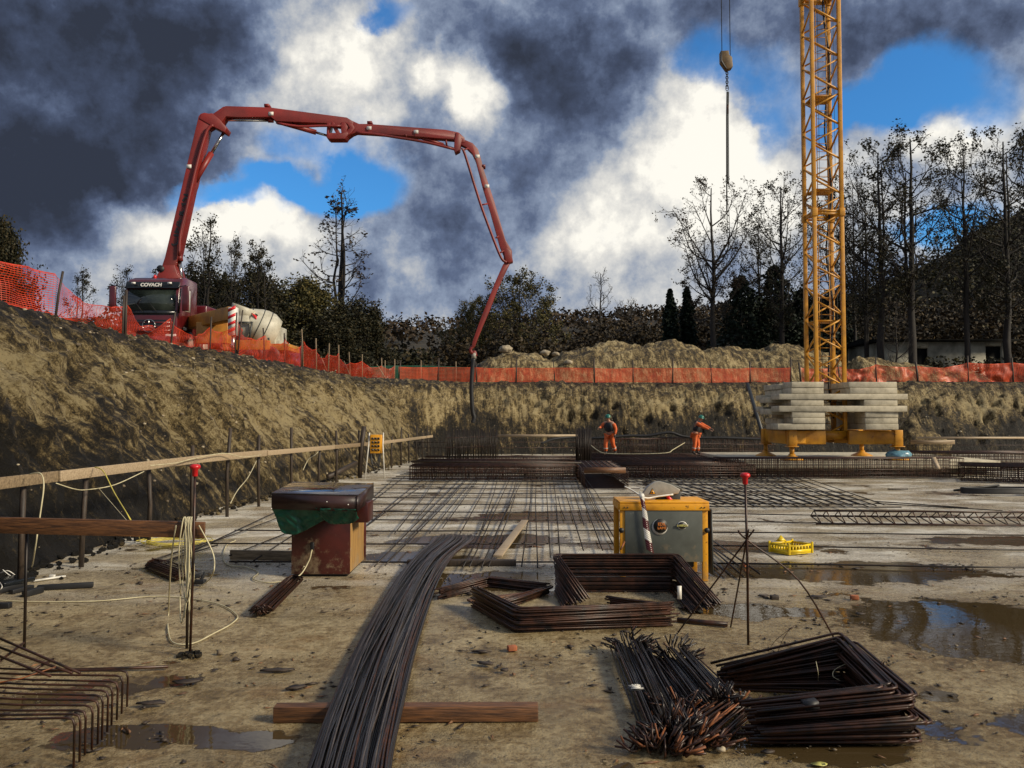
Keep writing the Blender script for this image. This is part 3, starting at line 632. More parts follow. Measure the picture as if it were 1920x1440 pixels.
tree('tree', 'tall lone tree with several upright stems and sparse leaves, left of the boom hose', 637, 332, 56, 'birch', M['leaf_brown'], 11, sx=1.25)
tree('tree', 'tallest of the small leafy trees just right of the red pump truck cab', 388, 398, 44, 'loose', M['leaf_dark'], 21, sx=.85)
tree('tree', 'slim leafy tree above the front of the cream mixer drum', 437, 436, 46, 'loose', M['leaf_dark'], 22, sx=.62)
tree('tree', 'leafy tree above the cream mixer drum with a loose ragged top', 482, 450, 47, 'loose', M['leaf_dark'], 23, sx=.95)
tree('tree', 'bushy dark tree standing behind the cream mixer drum', 470, 512, 50, 'shrub', M['leaf_dark'], 31, sx=1.0)
tree('tree', 'bushy olive green tree to the left of the tall lone thin tree', 560, 524, 52, 'shrub', M['leaf_olive'], 32, sx=1.05)
tree('tree', 'dark bushy tree at the foot of the tall lone thin tree, on its right', 668, 560, 54, 'shrub', M['leaf_dark'], 33, sx=1.0)
tree('tree', 'dark leafy bush low behind the mixer truck tail', 520, 585, 53, 'shrub', M['leaf_dark'], 31, sx=1.3)
tree('tree', 'dark leafy bush between the mixer tail and the lone thin tree', 610, 580, 51, 'shrub', M['leaf_dark'], 33, sx=1.25)
tree('tree', 'dark leafy tree at the left edge of the photo above the net', -22, 415, 40, 'shrub', M['leaf_dark'], 32, sx=.62)
tree('tree', 'small loose bush seen above the net between the left edge and the truck', 150, 498, 40, 'loose', M['leaf_dark'], 22, sx=.9)
tree('tree', 'small dark bush half hidden by the left mirror of the red truck', 232, 495, 42, 'loose', M['leaf_dark'], 21, sx=.9)
tree('tree', 'small dark bush behind the cab roof of the red truck', 300, 505, 43, 'loose', M['leaf_dark'], 23, sx=1.1)
tree('tree', 'dark bush low right of the red truck, behind the ochre outrigger', 385, 505, 49, 'shrub', M['leaf_dark'], 33, sx=.9)
tree('tree', 'big round crowned tree behind the lower end of the red boom', 975, 500, 84, 'oak', M['leaf_olive'], 41, sx=1.00)
tree('tree', 'left shoulder of low leafy crowns beside the big round tree', 885, 548, 88, 'oak', M['leaf_olive'], 42, sx=0.75)
tree('tree', 'bare leafless tree between the big round tree and the conifers', 1128, 500, 88, 'bare', M['leaf_brown'], 51, sx=.9)
tree('tree', 'small bare tree right of the taller leafless tree', 1185, 555, 92, 'bare', M['leaf_brown'], 52, sx=1.2)
tree('tree', 'forked tree with widespread thin crown behind the hanging crane sling', 1338, 332, 64, 'fork', M['leaf_brown'], 61, sx=1.0)
tree('tree', 'tall straight tree with round thin crown left of the crane mast', 1468, 325, 66, 'alder', M['leaf_dark'], 71, sx=.95)
tree('tree', 'slimmer tree in the gap between the forked tree and the round crowned one', 1425, 410, 70, 'alder', M['leaf_dark'], 72, sx=.8)
tree('tree', 'tall tree seen through the lattice of the crane mast', 1560, 345, 72, 'alder', M['leaf_dark'], 73, sx=.7)
tree('tree', 'thin forked tree just right of the crane mast', 1605, 320, 70, 'fork', M['leaf_dark'], 62, sx=.6)
tree('tree', 'tree with dense top on the left flank of the tallest tree', 1655, 262, 58, 'alder', M['leaf_dark'], 74, sx=.955)
tree('tree', 'tallest tree, full dark crown, right of the crane mast', 1715, 222, 57, 'alder', M['leaf_dark'], 75, sx=1.05)
tree('tree', 'tall slim tree between the tallest tree and the right edge tree', 1815, 254, 58, 'alder', M['leaf_dark'], 76, sx=.8)
tree('tree', 'dark full tree at the right edge of the photo', 1893, 240, 57, 'alder', M['leaf_dark'], 74, sx=.95)
tree('tree', 'slender tree filling the gap left of the tallest tree, over the hill', 1628, 330, 63, 'alder', M['leaf_dark'], 77, sx=.8)
tree('tree', 'dark tree cut by the right edge of the photo, behind the others', 1945, 230, 60, 'alder', M['leaf_dark'], 75, sx=1.05)
tree('tree', 'small leaning leafless tree before the pale house wall', 1683, 560, 55, 'bare', M['leaf_brown'], 52, sx=.9)
GC = 'dark conifers behind the earth heaps'
conifer('left one of the two small dark conifers on the heap crest', 1258, 545, 72, 44, 1, GC)
conifer('right one of the two small dark conifers on the heap crest', 1290, 540, 73, 42, 2, GC)
conifer('broad dark conifer low behind the forked tree', 1392, 520, 69, 120, 3, GC)
conifer('broad dark conifer between the forked tree and the crane mast', 1455, 500, 70, 120, 4, GC)
conifer('dark conifer nearest the crane mast on its left', 1505, 545, 71, 110, 5, GC)
conifer('dark broad conifer behind the lower crane mast', 1562, 555, 74, 120, 6, GC)

# woodland that reads as one mass: crowns as lumps of leaves over the hills and as a thicket behind the heaps
def woodland(name, label, spots, m, seed):
    rs = np.random.RandomState(seed); g = MB()
    for (x, y, z, r_, h, n, ls) in spots:
        th = rs.rand(n)*6.283; ph = np.arccos(rs.uniform(-.35, 1, n)); q = rs.uniform(.75, 1.08, n)
        Pn = np.stack([x+r_*q*np.sin(ph)*np.cos(th), y+r_*q*np.sin(ph)*np.sin(th), z+h*q*np.cos(ph)], 1)
        add_leaves(g, Pn, rs, ls*.6, ls*1.5)
    return tag(g.obj(name, m), label, 'woodland', kind='stuff')
rs = np.random.RandomState(5); sp = []
def hz(px, tab, Y0, Y1, Y): t = min(max((Y-Y0)/(Y1-Y0), 0), 1); return 3.0+(CAMZ+(780-interp(px, tab))/F*Y1-3.0)*t**.8
for _ in range(1500):      # right hillside
    px = rs.uniform(1430, 2350); t = rs.rand()**.8; Y = 95+115*t; X = (px-CX)/F*210
    r_ = rs.uniform(1.6, 3.4); sp.append((X, Y, hz(px, HILL_R, 95, 210, Y)+r_*.6, r_, r_*rs.uniform(.9, 1.5), 34, .75))
woodland('hillside_wood', 'dark autumn woodland covering the hill on the right', sp, M['leaf_green'], 1)
sp = []
for _ in range(1300):      # far ridge
    px = rs.uniform(-100, 2000); t = rs.rand()**.6; Y = 135+285*t; X = (px-CX)/F*420
    r_ = rs.uniform(3, 5.5); sp.append((X, Y, hz(px, HILL_F, 130, 420, Y)+r_*.5, r_, r_*rs.uniform(.7, 1.2), 30, 1.5))
woodland('ridge_wood', 'brown woodland on the low far ridge', sp, M['leaf_brown'], 2)
sp = []; THK = [(540, 650), (700, 668), (800, 655), (850, 632), (900, 622), (1000, 618), (1080, 625), (1110, 608), (1180, 600), (1230, 605), (1300, 590), (1400, 560), (1600, 545), (1700, 560), (1800, 550), (1900, 530), (2050, 510)]
for _ in range(1500):      # thicket behind the heaps
    px = rs.uniform(540, 2050); Y = rs.uniform(74, 94) if px < 1640 else rs.uniform(70, 90); top = CAMZ+(780-interp(px, THK)-rs.uniform(-10, 10))/F*Y
    z = 4+(top-4.8)*rs.rand()**.6
    r_ = rs.uniform(.8, 1.7); sp.append(((px-CX)/F*Y, Y, z-.4, r_, r_*rs.uniform(.8, 1.2), 60, .34))
woodland('thicket', 'dark brown thicket behind the earth heaps', sp, M['leaf_wood'], 3)
sp = []
for _ in range(260):      # brush on the left behind the net and the truck
    px = rs.uniform(120, 800); Y = rs.uniform(58, 64); top = CAMZ+(780-interp(px, [(120, 590), (400, 585), (540, 600), (700, 640), (800, 668)]))/F*Y
    z = 4+max(top-4.8, .3)*rs.rand()**.7; r_ = rs.uniform(.7, 1.5); sp.append(((px-CX)/F*Y, Y, z, r_, r_, 80, .3))
woodland('brush', 'dark undergrowth behind the trucks', sp, M['leaf_dark'], 4)
# brambles and weeds at the foot of the house wall and fallen leaves on the bank crest stay small clumps
sp = []
for _ in range(40):
    px = rs.uniform(1740, 1910); Y = 58; sp.append(((px-CX)/F*Y, Y, 4.2+rs.rand()*1.6, rs.uniform(.3, .8), .6, 60, .2))
woodland('brambles', 'brambles along the foot of the pale house wall', sp, M['leaf_green'], 6)
# ================================================================ orange nets
def net_mat(name, c, holes=.42, cell=.085):
    m, N, L, B = new_mat(name)
    uv = N.new('ShaderNodeTexCoord').outputs['UV']; sep = N.new('ShaderNodeSeparateXYZ'); L.new(uv, sep.inputs[0])
    def mth(op, a, b=None):
        n = N.new('ShaderNodeMath'); n.operation = op
        for i, v in enumerate((a, b)):
            if v is None: continue
            if isinstance(v, (int, float)): n.inputs[i].default_value = v
            else: L.new(v, n.inputs[i])
        return n.outputs[0]
    fx = mth('ABSOLUTE', mth('SUBTRACT', mth('FRACT', mth('DIVIDE', sep.outputs[0], cell)), .5))
    fy = mth('ABSOLUTE', mth('SUBTRACT', mth('FRACT', mth('DIVIDE', sep.outputs[1], cell*.62)), .5))
    hole = mth('MULTIPLY', mth('LESS_THAN', fx, holes), mth('LESS_THAN', fy, holes*.78))
    edge = mth('MULTIPLY', mth('GREATER_THAN', sep.outputs[1], .03), mth('LESS_THAN', sep.outputs[1], .97))
    L.new(mth('SUBTRACT', 1.0, mth('MULTIPLY', hole, edge)), B.inputs['Alpha'])
    n = tex_noise(N, L, 3, 4, .6); L.new(mix_ramp(N, L, n, [(.3, tuple(x*.6 for x in c)), (.65, c)]), B.inputs['Base Color'])
    B.inputs['Roughness'].default_value = .45; return m
M['net'] = net_mat('orange safety net', (.56, .045, .012), .445)
M['net_dense'] = net_mat('orange safety net far', (.82, .10, .026), .385)
M['net_green'] = net_mat('green net', (.01, .09, .05), .33)
def net_panel(name, m, a, b, parent, n=26, k=12, sag=0.0, wob=.12, lean=0.0, seed=0, ha=1.0, hb=1.0):
    """a, b = (x, y, z ground, height) at two posts"""
    A = Vector(a[:3]); Bv = Vector(b[:3]); L_ = (Bv-A).length; d = (Bv-A).normalized(); nn = Vector((d.y, -d.x, 0)).normalized()
    V = []; UV = []
    for i in range(n+1):
        t = i/n; q = A.lerp(Bv, t); top = (a[3]*(1-t)+b[3]*t)-sag*4*t*(1-t)*(1+.3*mnoise.noise((t*5, seed, 0)))
        for j in range(k+1):
            s = j/k; off = wob*(mnoise.noise((t*3+seed*3.3, s*1.5, seed))*1.0+.6*mnoise.noise((t*9, s*4, seed+4)))*math.sin(math.pi*t)**.5 if 0 < t < 1 else 0
            V.append(q+Vector((0, 0, top*s+.02))+nn*(off+lean*(1-s)*math.sin(math.pi*t)))
            UV.append((t*L_+seed, s*1.0))
    ii, jj = np.meshgrid(np.arange(n), np.arange(k), indexing='ij'); q_ = (ii*(k+1)+jj).ravel()
    g = MB(); g.add([tuple(v) for v in V], np.stack([q_, q_+k+1, q_+k+2, q_+1], 1))
    return g.obj(name, m, parent, smooth=True, uv=np.array(UV))
def net_run(name, label, pts, m, postm, sags, seed0, post_h=.18, post_r=.028, wob=.12):
    """pts: (x, y, height of the net there); posts lean a little"""
    r = random.Random(seed0); W = [(x, y, TZ(x, y)+.02, h) for x, y, h in pts]
    root = thing(name, W[0][:3], label, 'fence', 'orange net fences round the pit')
    for i, w in enumerate(W):
        g = MB(); lx = r.gauss(0, .035); h = w[3]+post_h+r.uniform(-.05, .25)
        g.tube([(w[0], w[1], w[2]-.3), (w[0]+lx, w[1]+.03, w[2]+h*.5), (w[0]+lx*2.2, w[1]+.04, w[2]+h)], post_r*r.uniform(.8, 1.3), 6)
        g.obj('post', postm, root)
        if i: net_panel('net', m, W[i-1], w, root, sag=sags[(i-1) % len(sags)], seed=seed0+i, wob=wob, n=22, k=8)
    return root
def LP(px, Y, x): return (x, Y)
# the run along the left crest (thing by thing where it changes direction)
net_run('net_fence', 'near stretch of orange net at the left edge, above the bank crest', [(-11.3, 11.5, .85), (-10.6, 14.5, .85), (-9.95, 17.9, .92), (-9.75, 20.6, .68)], M['net'], M['wood_dark'], [.08, .05, .26], 3, post_h=.05, wob=.25)
net_run('net_fence', 'sagging orange net before the red truck cab', [(-9.72, 20.7, .80), (-9.62, 23.2, .72), (-9.5, 25.9, .74), (-9.55, 28.4, 1.2)], M['net'], M['wood_dark'], [.46, .40, .30], 13, wob=.25)
net_run('net_fence', 'orange net on stakes before the mixer truck', [(-9.5, 28.5, 1.2), (-9.35, 31.2, .95), (-9.2, 33.4, 1.1), (-9.2, 36, 1.0)], M['net'], M['wood_dark'], [.40, .30, .32], 23, wob=.25)
net_run('net_fence', 'orange net sagging between close stakes down to the corner of the pit', [(-9.15, 36.2, 1.2), (-9.1, 38.4, 1.05), (-9.0, 40.4, 1.0), (-8.9, 42.4, 1.15), (-8.7, 44.4, .8), (-8.4, 46.3, 1.0), (-7.6, 48.2, .85), (-7.0, 49.2, .9)], M['net'], M['wood_side'], [.2, .34, .15, .3, .1, .22], 33, post_h=.35)
xs_ = np.arange(-6.8, 17.6, 2.35)
net_run('net_fence', 'long straight orange net along the back edge of the pit, left of the crane', [(x, 49.6+.15*math.sin(x), .86) for x in xs_], M['net_dense'], M['wood_dark'], [.03, .0, .05], 43, post_h=.42, post_r=.04, wob=.05)
net_run('net_fence', 'rumpled orange net right of the crane mast, before the pale house', [(x, 49.4, h) for x, h in ((17.3, .86), (19.6, .9), (21.8, 1.05), (24.3, .95), (27.3, 1.15), (30.0, 1.15), (33.0, 1.1), (36.5, 1.1))], M['net_dense'], M['wood_dark'], [.1, .22, .12, .2, .08], 53, post_h=.25, post_r=.05, wob=.3)
gp = [(-9.6, 51.0, .9), (-8.0, 52.0, 1.1), (-5.8, 52.6, 1.15), (-3.6, 53, 1.1), (-1.5, 53, 1.0)]
r_ = thing('green_net_fence', (-9.6, 51, TZ(-9.6, 51)), 'dark green net fence on poles behind the corner of the pit', 'fence')
for i, w in enumerate(gp):
    z = 4.15; MB().tube([(w[0], w[1], z-.2), (w[0], w[1], z+w[2]+.35)], .035, 6).obj('post', M['wood_side'], r_)
    if i: net_panel('net', M['net_green'], (*gp[i-1][:2], z, gp[i-1][2]), (*w[:2], z, w[2]), r_, seed=80+i, n=14, k=6, wob=.06)
# leaning braces by the corner of the net
for i, (a, b, lab) in enumerate([((602, 660), (612, 697), 'thin pale batten leaning inside the sagging net, first from the mixer truck'), ((645, 690), (654, 712), 'thin pale batten leaning by the net, second from the mixer truck'), ((706, 690), (722, 672), 'thin pale batten slanting at the corner of the net')]):
    Y = 41.5+i*2.5; p0, p1 = P(*a, Y), P(*b, Y); z = TZ(p0.x, Y)
    tag(MB().beam((p0.x, Y, z+.9), (p1.x+.1, Y+.1, z-.02), .05, .03).obj('batten', M['wood_new']), lab, 'batten', 'battens leaning at the net')

# ================================================================ rail fences in the pit (left)
RX = [(-5.98, 9.4), (-5.95, 13), (-5.92, 18), (-5.5, 25), (-5.0, 31), (-4.6, 37), (-4.1, 43)]
def rail_x(y): return float(np.interp(y, [p[1] for p in RX], [p[0] for p in RX]))
r_ = thing('guard_rail', (-5.95, 12, 0), 'long pale plank rail on dark posts along the foot of the left bank', 'guard rail')
for i, y in enumerate([10.2, 11.6, 13.7, 15.5, 17.4, 19.3, 21.6, 24, 25.8, 28.5, 33.5, 35.5, 37.2, 38.8, 40.3, 41.8]):
    x = rail_x(y)-.04; h = [1.35, 1.25, 1.3, 1.55, 1.85, 1.65, 1.8, 1.4, 1.65, 1.6][i % 10] if i < 10 else 1.3+.3*(i % 2)
    w = .036
    MB().tube([(x, y, -.1), (x+.02*math.sin(i), y, h*.5), (x+.04*math.sin(i*2), y+.02, h)], w, 6).obj('post', M['wood_dark'], r_)
ZR = [(7.6, 1.33), (10.2, 1.31), (12.7, 1.34), (17.9, 1.25), (22, 1.2), (27, 1.13), (33, 1.08), (43, 1.06)]
def rail_z(y): return float(np.interp(y, [p[0] for p in ZR], [p[1] for p in ZR]))
for i, (y0, y1) in enumerate([(7.5, 10.8), (10.8, 15.4), (15.3, 19.6), (19.5, 25.2), (25.1, 29.6), (30.6, 36), (35.9, 42.6)]):
    dx = .055+.028*(i % 2)
    o = MB().beam((rail_x(y0)+dx, y0, rail_z(y0)), (rail_x(y1)+dx, y1, rail_z(y1)), .025, .14 if i < 3 else .12).obj('plank', M['wood_side'] if i in (0, 4) else M['wood_new'], r_, bevel=.003)
    if i == 0: o['label'] = 'greyer darker plank at the near end'
# near board nailed between posts, with coils of cable over it
r_ = thing('guard_board', (-3.6, 7.5, 0), 'wet brown board across the left foreground on two stakes', 'guard board')
MB().beam(P(-60, 983, 7.55), P(384, 994, 7.45), .03, .145).obj('plank', M['wood_wet'], r_, bevel=.003)
for px in (48, 352):
    p = P(px, 1000, 7.56); MB().tube([(p.x, 7.58, -.05), (p.x, 7.58, p.z+.1)], .013, 6).obj('stake', M['mesh'], r_)
# rods with a red cap
def capped_rod(label, px, pyt, pyb, braces=(), r=.012, foot=True, group='upright rebars with a red safety cap'):
    b = G(px[1], pyb); t = P(px[0], pyt, b.y)
    root = thing('capped_rebar', b, label, 'rebar stake', group)
    MB().tube([b-Vector((0, 0, .05)), (b+t)/2+Vector((.006, 0, 0)), t], r, 8).obj('rod', M['rust'], root)
    g = MB(); g.lathe(t-Vector((0, 0, .10)), [(.019, 0), (.024, .005), (.026, .06), (.046, .075), (.047, .085), (.042, .1), (.02, .108)], 14); g.obj('cap', M['red_cap'], root, smooth=True)
    if foot:
        g = MB(); rr = random.Random(3)
        for _ in range(26):
            a_ = rr.random()*6.28; q = rr.random()**.7*.10; s = rr.uniform(.012, .03)
            g.box(b+Vector((math.cos(a_)*q, math.sin(a_)*q, s*.4+.02*(1-q/.1))), (s*1.5, s, s), a_)
        g.obj('earth_collar', M['earth'], root)
    return root, b
capped_rod('rusty upright rebar with red cap standing left, wrapped with cream cables', (366, 356), 872, 1230)
root, b = capped_rod('rusty upright rebar with red cap held by three thin props on the right', (1397, 1403), 888, 1208, foot=False)
tp = P(1400, 1012, b.y); tz = tp.z
for (qx, qy, bend) in ((1268, 1190, .02), (1370, 1176, .0), (1566, 1200, .07)):
    e = G(qx, qy); mid = (tp+e)/2+Vector((bend, 0, bend*1.3))
    top = tp+(tp-e).normalized()*.12
    MB().tube(smooth_path([top, tp, mid, e], 5), .0085, 6).obj('prop', M['rust'], root)
MB().tube([tp+Vector((.02*math.cos(a), .02*math.sin(a), .012*a/3)) for a in np.linspace(0, 12, 30)], .003, 4).obj('wire_tie', M['rust'], root)

# ================================================================ cables
def cable(name, label, pts, r=.006, m='cable', cat='cable', k=6, group=None):
    return tag(MB().tube(smooth_path(pts, k), r, 6).obj(name, M[m], smooth=True), label, cat, group)
cable('cable', 'long cream cable snaking over the ground past the left capped rebar in a loop', [G(*p, .008) for p in [(-40, 1122), (50, 1128), (180, 1127), (300, 1118), (400, 1130), (443, 1152), (436, 1168), (400, 1188), (362, 1206), (325, 1205), (315, 1180), (316, 1150)]]+[P(318, 1100, 8.0), P(322, 1040, 7.52), P(330, 985, 7.42)], .007)
cable('cable', 'cream cable hanging from the plank rail at the far left', [P(56, 889, 10.0), P(76, 888, 9.9), P(82, 910, 9.85), P(76, 960, 9.8), P(64, 1040, 9.9), G(58, 1065, .02), G(40, 1082, .02)], .009)
cable('cable', 'thin pale cable sagging under the plank rail', [P(105, 906, 10.6), P(140, 917, 11), P(165, 918, 11.4), P(215, 909, 12), P(270, 884, 12.8)], .007)
cable('cable', 'yellowish cable running slantwise from the plank rail down to the coil', [P(178, 876, 11.6), P(194, 884, 11.4), P(215, 925, 10.9), P(248, 980, 10.2), G(262, 1010, .05)], .008, 'cable_yellow')
cable('cable', 'thin dull cable from a rail post down to the yellow coil', [P(184, 914, 11.6), P(215, 950, 11), P(250, 990, 10.4)], .004)
cable('cable', 'pale cable looping between the rail posts near the covered table', [P(282, 873, 13), P(330, 868, 14.2), P(362, 860, 15.0), P(420, 850, 16.5), P(455, 857, 17.4), P(490, 853, 18.8)], .009)
cable('cable', 'cream cable dropping from the rail behind the covered table', [P(481, 864, 17.6), P(465, 895, 16), P(445, 920, 15), P(432, 944, 14.5)], .008)
cable('cable', 'pale cable slung between two far rail posts before the yellow switch box', [P(604, 838, 25.6), P(592, 852, 24.8), P(578, 862, 24), P(568, 882, 23.6)], .010)
cable('cable', 'cream cable winding from the yellow coil to the covered table', [G(*p, .01) for p in [(383, 1012), (440, 1012), (425, 1022), (418, 1045), (430, 1060), (460, 1063), (484, 1073), (474, 1085), (500, 1092), (540, 1088), (560, 1075)]]+[P(570, 1062, 10.75)], .008)
rr = random.Random(9); g = MB()
c0 = G(330, 1020, .01)
for k in range(7):
    pts = []; a0 = rr.random()*6; rx = rr.uniform(.42, .62); ry = rr.uniform(.28, .5)
    for a in np.linspace(0, 6.6, 26): pts.append(c0+Vector((rx*math.cos(a+a0)*(1+.06*math.sin(3*a+k)), ry*math.sin(a+a0), .01+.008*k+.02*abs(math.sin(a*2+k)))))
    g.tube(pts, .0065, 5)
tag(g.obj('cable_coil', M['cable_yellow'], smooth=True), 'loose coil of yellow cable lying behind the near brown board', 'cable')
c1 = P(356, 985, 7.43); g = MB()
for k, (dx, dy, wd, dep) in enumerate([(-.02, -.035, .05, .75), (.0, -.04, .03, .58), (.02, -.035, .06, .70), (-.05, -.04, .10, .80), (.03, -.045, .045, .5), (-.01, -.05, .14, .62)]):
    x = c1.x+dx
    g.tube(smooth_path([(x-wd*.5, 7.50, c1.z-dep*.8), (x-wd*.4, 7.42, c1.z-dep*.3), (x-.012, 7.42, c1.z+.03), (x, 7.45, c1.z+.07), (x+.012, 7.42, c1.z+.03), (x+wd*.35, 7.40, c1.z-dep*.3), (x+wd*.5, 7.38, c1.z-dep*.75), (x+wd*.1, 7.37, c1.z-dep-.05), (x-wd*.5, 7.48, c1.z-dep*.8)], 5), .0065, 5)
tag(g.obj('cable_hank', M['cable'], smooth=True), 'hank of cream cable hung over the end of the near brown board', 'cable')
p = P(384, 1080, 7.45)
g = MB(); g.tube(smooth_path([P(373, 985, 7.42), P(400, 1040, 7.4), P(397, 1080, 7.4), G(375, 1100, .02)], 6), .0065, 5)
tag(g.obj('cable', M['cable'], smooth=True), 'cream cable end curving down right of the hank', 'cable')
q = G(368, 1098); g = MB()
for a, b_, w_ in (((-.05, 0, .10), (.05, .02, .13), .06), ((-.1, .02, .04), (.12, -.02, .05), .07), ((.03, 0, .02), (.10, .03, .16), .04)): g.beam(q+Vector(a), q+Vector(b_), w_, w_*.8)
tag(g.obj('cable_connector', M['black'], bevel=.008), 'black cable connectors lying under the cream hank', 'connector')

# ================================================================ yellow switch box on its white stand
Ys = 28.3; r_ = thing('switch_box', (P(706, 890, Ys).x, Ys, 0), 'yellow electrical switch box on white legs at the foot of the left bank', 'switch box')
a = P(695, 815, Ys); b_ = P(716, 850, Ys); cx = (a.x+b_.x)/2; cz = (a.z+b_.z)/2; w = b_.x-a.x; h = a.z-b_.z
MB().box((cx, Ys, cz), (w, .22, h)).obj('housing', M['yellow'], r_, bevel=.02)
g = MB()
for i in range(4):
    for j in range(3): g.box((cx-w*.28+j*w*.27, Ys-.125, cz+h*.3-i*h*.2), (w*.17, .03, h*.11))
g.obj('sockets', M['black_gloss'], r_)
for s in (-1, 1):
    MB().tube([(cx+s*w*.62, Ys+.02, cz+h*.6), (cx+s*w*.62, Ys-.1, cz), (cx+s*w*.85, Ys-.25, 0)], .022, 6).obj('leg', M['white'], r_)
g = MB()
for k in range(4): g.tube(smooth_path([(cx-w*.4, Ys-.1, cz-h*.5), (cx-w*.3+k*.03, Ys-.2, cz-h-.1*k), (cx+w*.1*k, Ys-.2, cz-h*1.1-.05*k), (cx+w*.4, Ys-.1, cz-h*.5)], 5), .014, 5)
g.obj('wires', M['black'], r_)
MB().tube([(cx-w*1.4, Ys-.1, -.05), (cx-w*1.3, Ys, 1.1), (cx-w*1.1, Ys+.05, 1.75)], .085, 7).obj('post', M['wood_dark'], r_)
tag(MB().beam(P(615, 894, 25.5), P(668, 868, 27.5), .12, .12).obj('beam', M['wood_dark']), 'dark beam leaning between the ground and the bank left of the yellow switch box', 'beam')

# ================================================================ laid reinforcement
def bar_obj(root, pts, r, m, n=5, name='bar'): return MB().tube(pts, r, n).obj(name, m, root)
r_ = thing('rebar_mat', G(960, 980), 'wide open rebar mat laid over the concrete from the covered table back to the cages', 'rebar mat')
rr = random.Random(4); zb = .045
for i, (py, x0, x1) in enumerate([(1053, 430, 1165), (1019, 395, 1165), (994, 440, 1165), (974, 560, 1165), (959, 690, 1165), (945, 690, 1165), (933, 700, 1190), (924, 700, 1195), (915, 705, 1200), (908, 715, 1345), (902, 725, 1500), (897, 735, 1500), (893, 742, 1490), (890, 750, 1480), (887.5, 757, 1470), (885.5, 762, 1460)]):
    a = G(x0, py, zb); b_ = G(x1, py+1.5*rr.random(), zb); bar_obj(r_, [a, a.lerp(b_, .4)+Vector((0, rr.gauss(0, .03), -.01)), b_], .0125+.001*(i > 9), M['mesh'], name='cross_bar')
VPX = [(430, 1042, 640, 952), (340, 1038, 545, 962), (300, 1062, 560, 940), (470, 1055, 700, 905), (560, 1045, 735, 902), (702, 1062, 870, 893), (722, 1060, 880, 893), (660, 1010, 795, 897), (690, 985, 800, 905), (760, 1015, 868, 905), (805, 1000, 895, 893), (830, 990, 905, 889), (862, 1002, 922, 889), (900, 1000, 935, 889), (868, 1063, 925, 950), (880, 1063, 960, 889), (903, 1063, 972, 889), (916, 1062, 966, 930), (942, 975, 985, 889), (978, 1062, 996, 889), (1008, 1064, 1006, 889), (1032, 1045, 1022, 889), (1050, 1043, 1036, 889), (1094, 1032, 1050, 889), (1060, 975, 1046, 930), (1095, 985, 1064, 889), (1130, 1032, 1078, 889), (1158, 1035, 1090, 905), (1163, 1028, 1098, 905), (1155, 985, 1092, 889), (780, 975, 850, 893), (740, 1000, 818, 895), (1120, 960, 1083, 889), (640, 985, 760, 893)]
for (x0, y0, x1, y1) in VPX:
    a = G(x0, y0, zb+.026); b_ = G(x1, y1, zb+.026); bar_obj(r_, [a, a.lerp(b_, .5)+Vector((rr.gauss(0, .04), 0, -.012)), b_], .0105, M['mesh'], name='long_bar')
r_ = thing('rebar_mat', G(1480, 930), 'fine slanting rebar mat between the saw table and the crane pad', 'rebar mat')
for k in range(24):
    x0 = 1345+k*11.5; x1 = 1190+k*15.5; y0 = 948-(k % 3)*2+(.1*k); y1 = 888
    a = G(x0 if k < 8 else x0+ (k-8)*3.2, y0, zb+.03); b_ = G(x1-60, y1, zb+.03); bar_obj(r_, [a, (a+b_)/2+Vector((rr.gauss(0, .05), 0, -.01)), b_], .014, M['mesh'], name='long_bar')
for i, (py, x0, x1) in enumerate([(950, 1330, 1690), (944, 1335, 1640), (936, 1200, 1630), (928, 1205, 1600), (921, 1205, 1560), (914.5, 1205, 1520), (909, 1205, 1490), (904, 1205, 1470), (900, 1210, 1460), (896, 1210, 1440)]):
    a = G(x0, py, zb); b_ = G(x1, py+1, zb); bar_obj(r_, [a, b_], .0135, M['mesh'], name='cross_bar')
r_ = thing('rebar_mat', G(1340, 1040), 'ends of slanting rebars sticking out right of the saw table', 'rebar mat')
for (x0, y0, x1, y1) in [(1340, 1078, 1325, 1062), (1370, 1080, 1322, 1040), (1395, 1082, 1325, 1020), (1425, 1076, 1326, 1006), (1385, 1060, 1330, 1022), (1346, 1068, 1326, 1050)]:
    a = G(x0, y0, zb); b_ = G(x1, y1, zb); bar_obj(r_, [a, b_], .013, M['mesh'], name='long_bar')
GL = 'long single rebars lying across the right of the slab'
for i, (a, b_, lab) in enumerate([((1330, 963), (1540, 966), 'single long rebar ending at the lying lattice girder'), ((1330, 977), (1535, 980), 'second single rebar behind the yellow crate, short of the girder'),
      ((1330, 998), (2000, 1004), 'single long rebar next behind the yellow crate'), ((1330, 1023), (2000, 1032), 'single long rebar passing through the yellow crate position'), ((1325, 1056), (2000, 1065), 'nearest single long rebar before the yellow crate'),
      ((1640, 944), (1880, 957), 'long rebar slanting beyond the lying lattice girder'), ((1640, 940), (1815, 952), 'thin rebar furthest behind the lying girder')]):
    p0 = G(*a, .03); p1 = G(*b_, .03); tag(MB().tube([p0, p0.lerp(p1, .3)+Vector((0, .03, 0)), p0.lerp(p1, .7)-Vector((0, .02, 0)), p1], .013, 6).obj('rebar', M['mesh']), lab, 'rebar', GL)
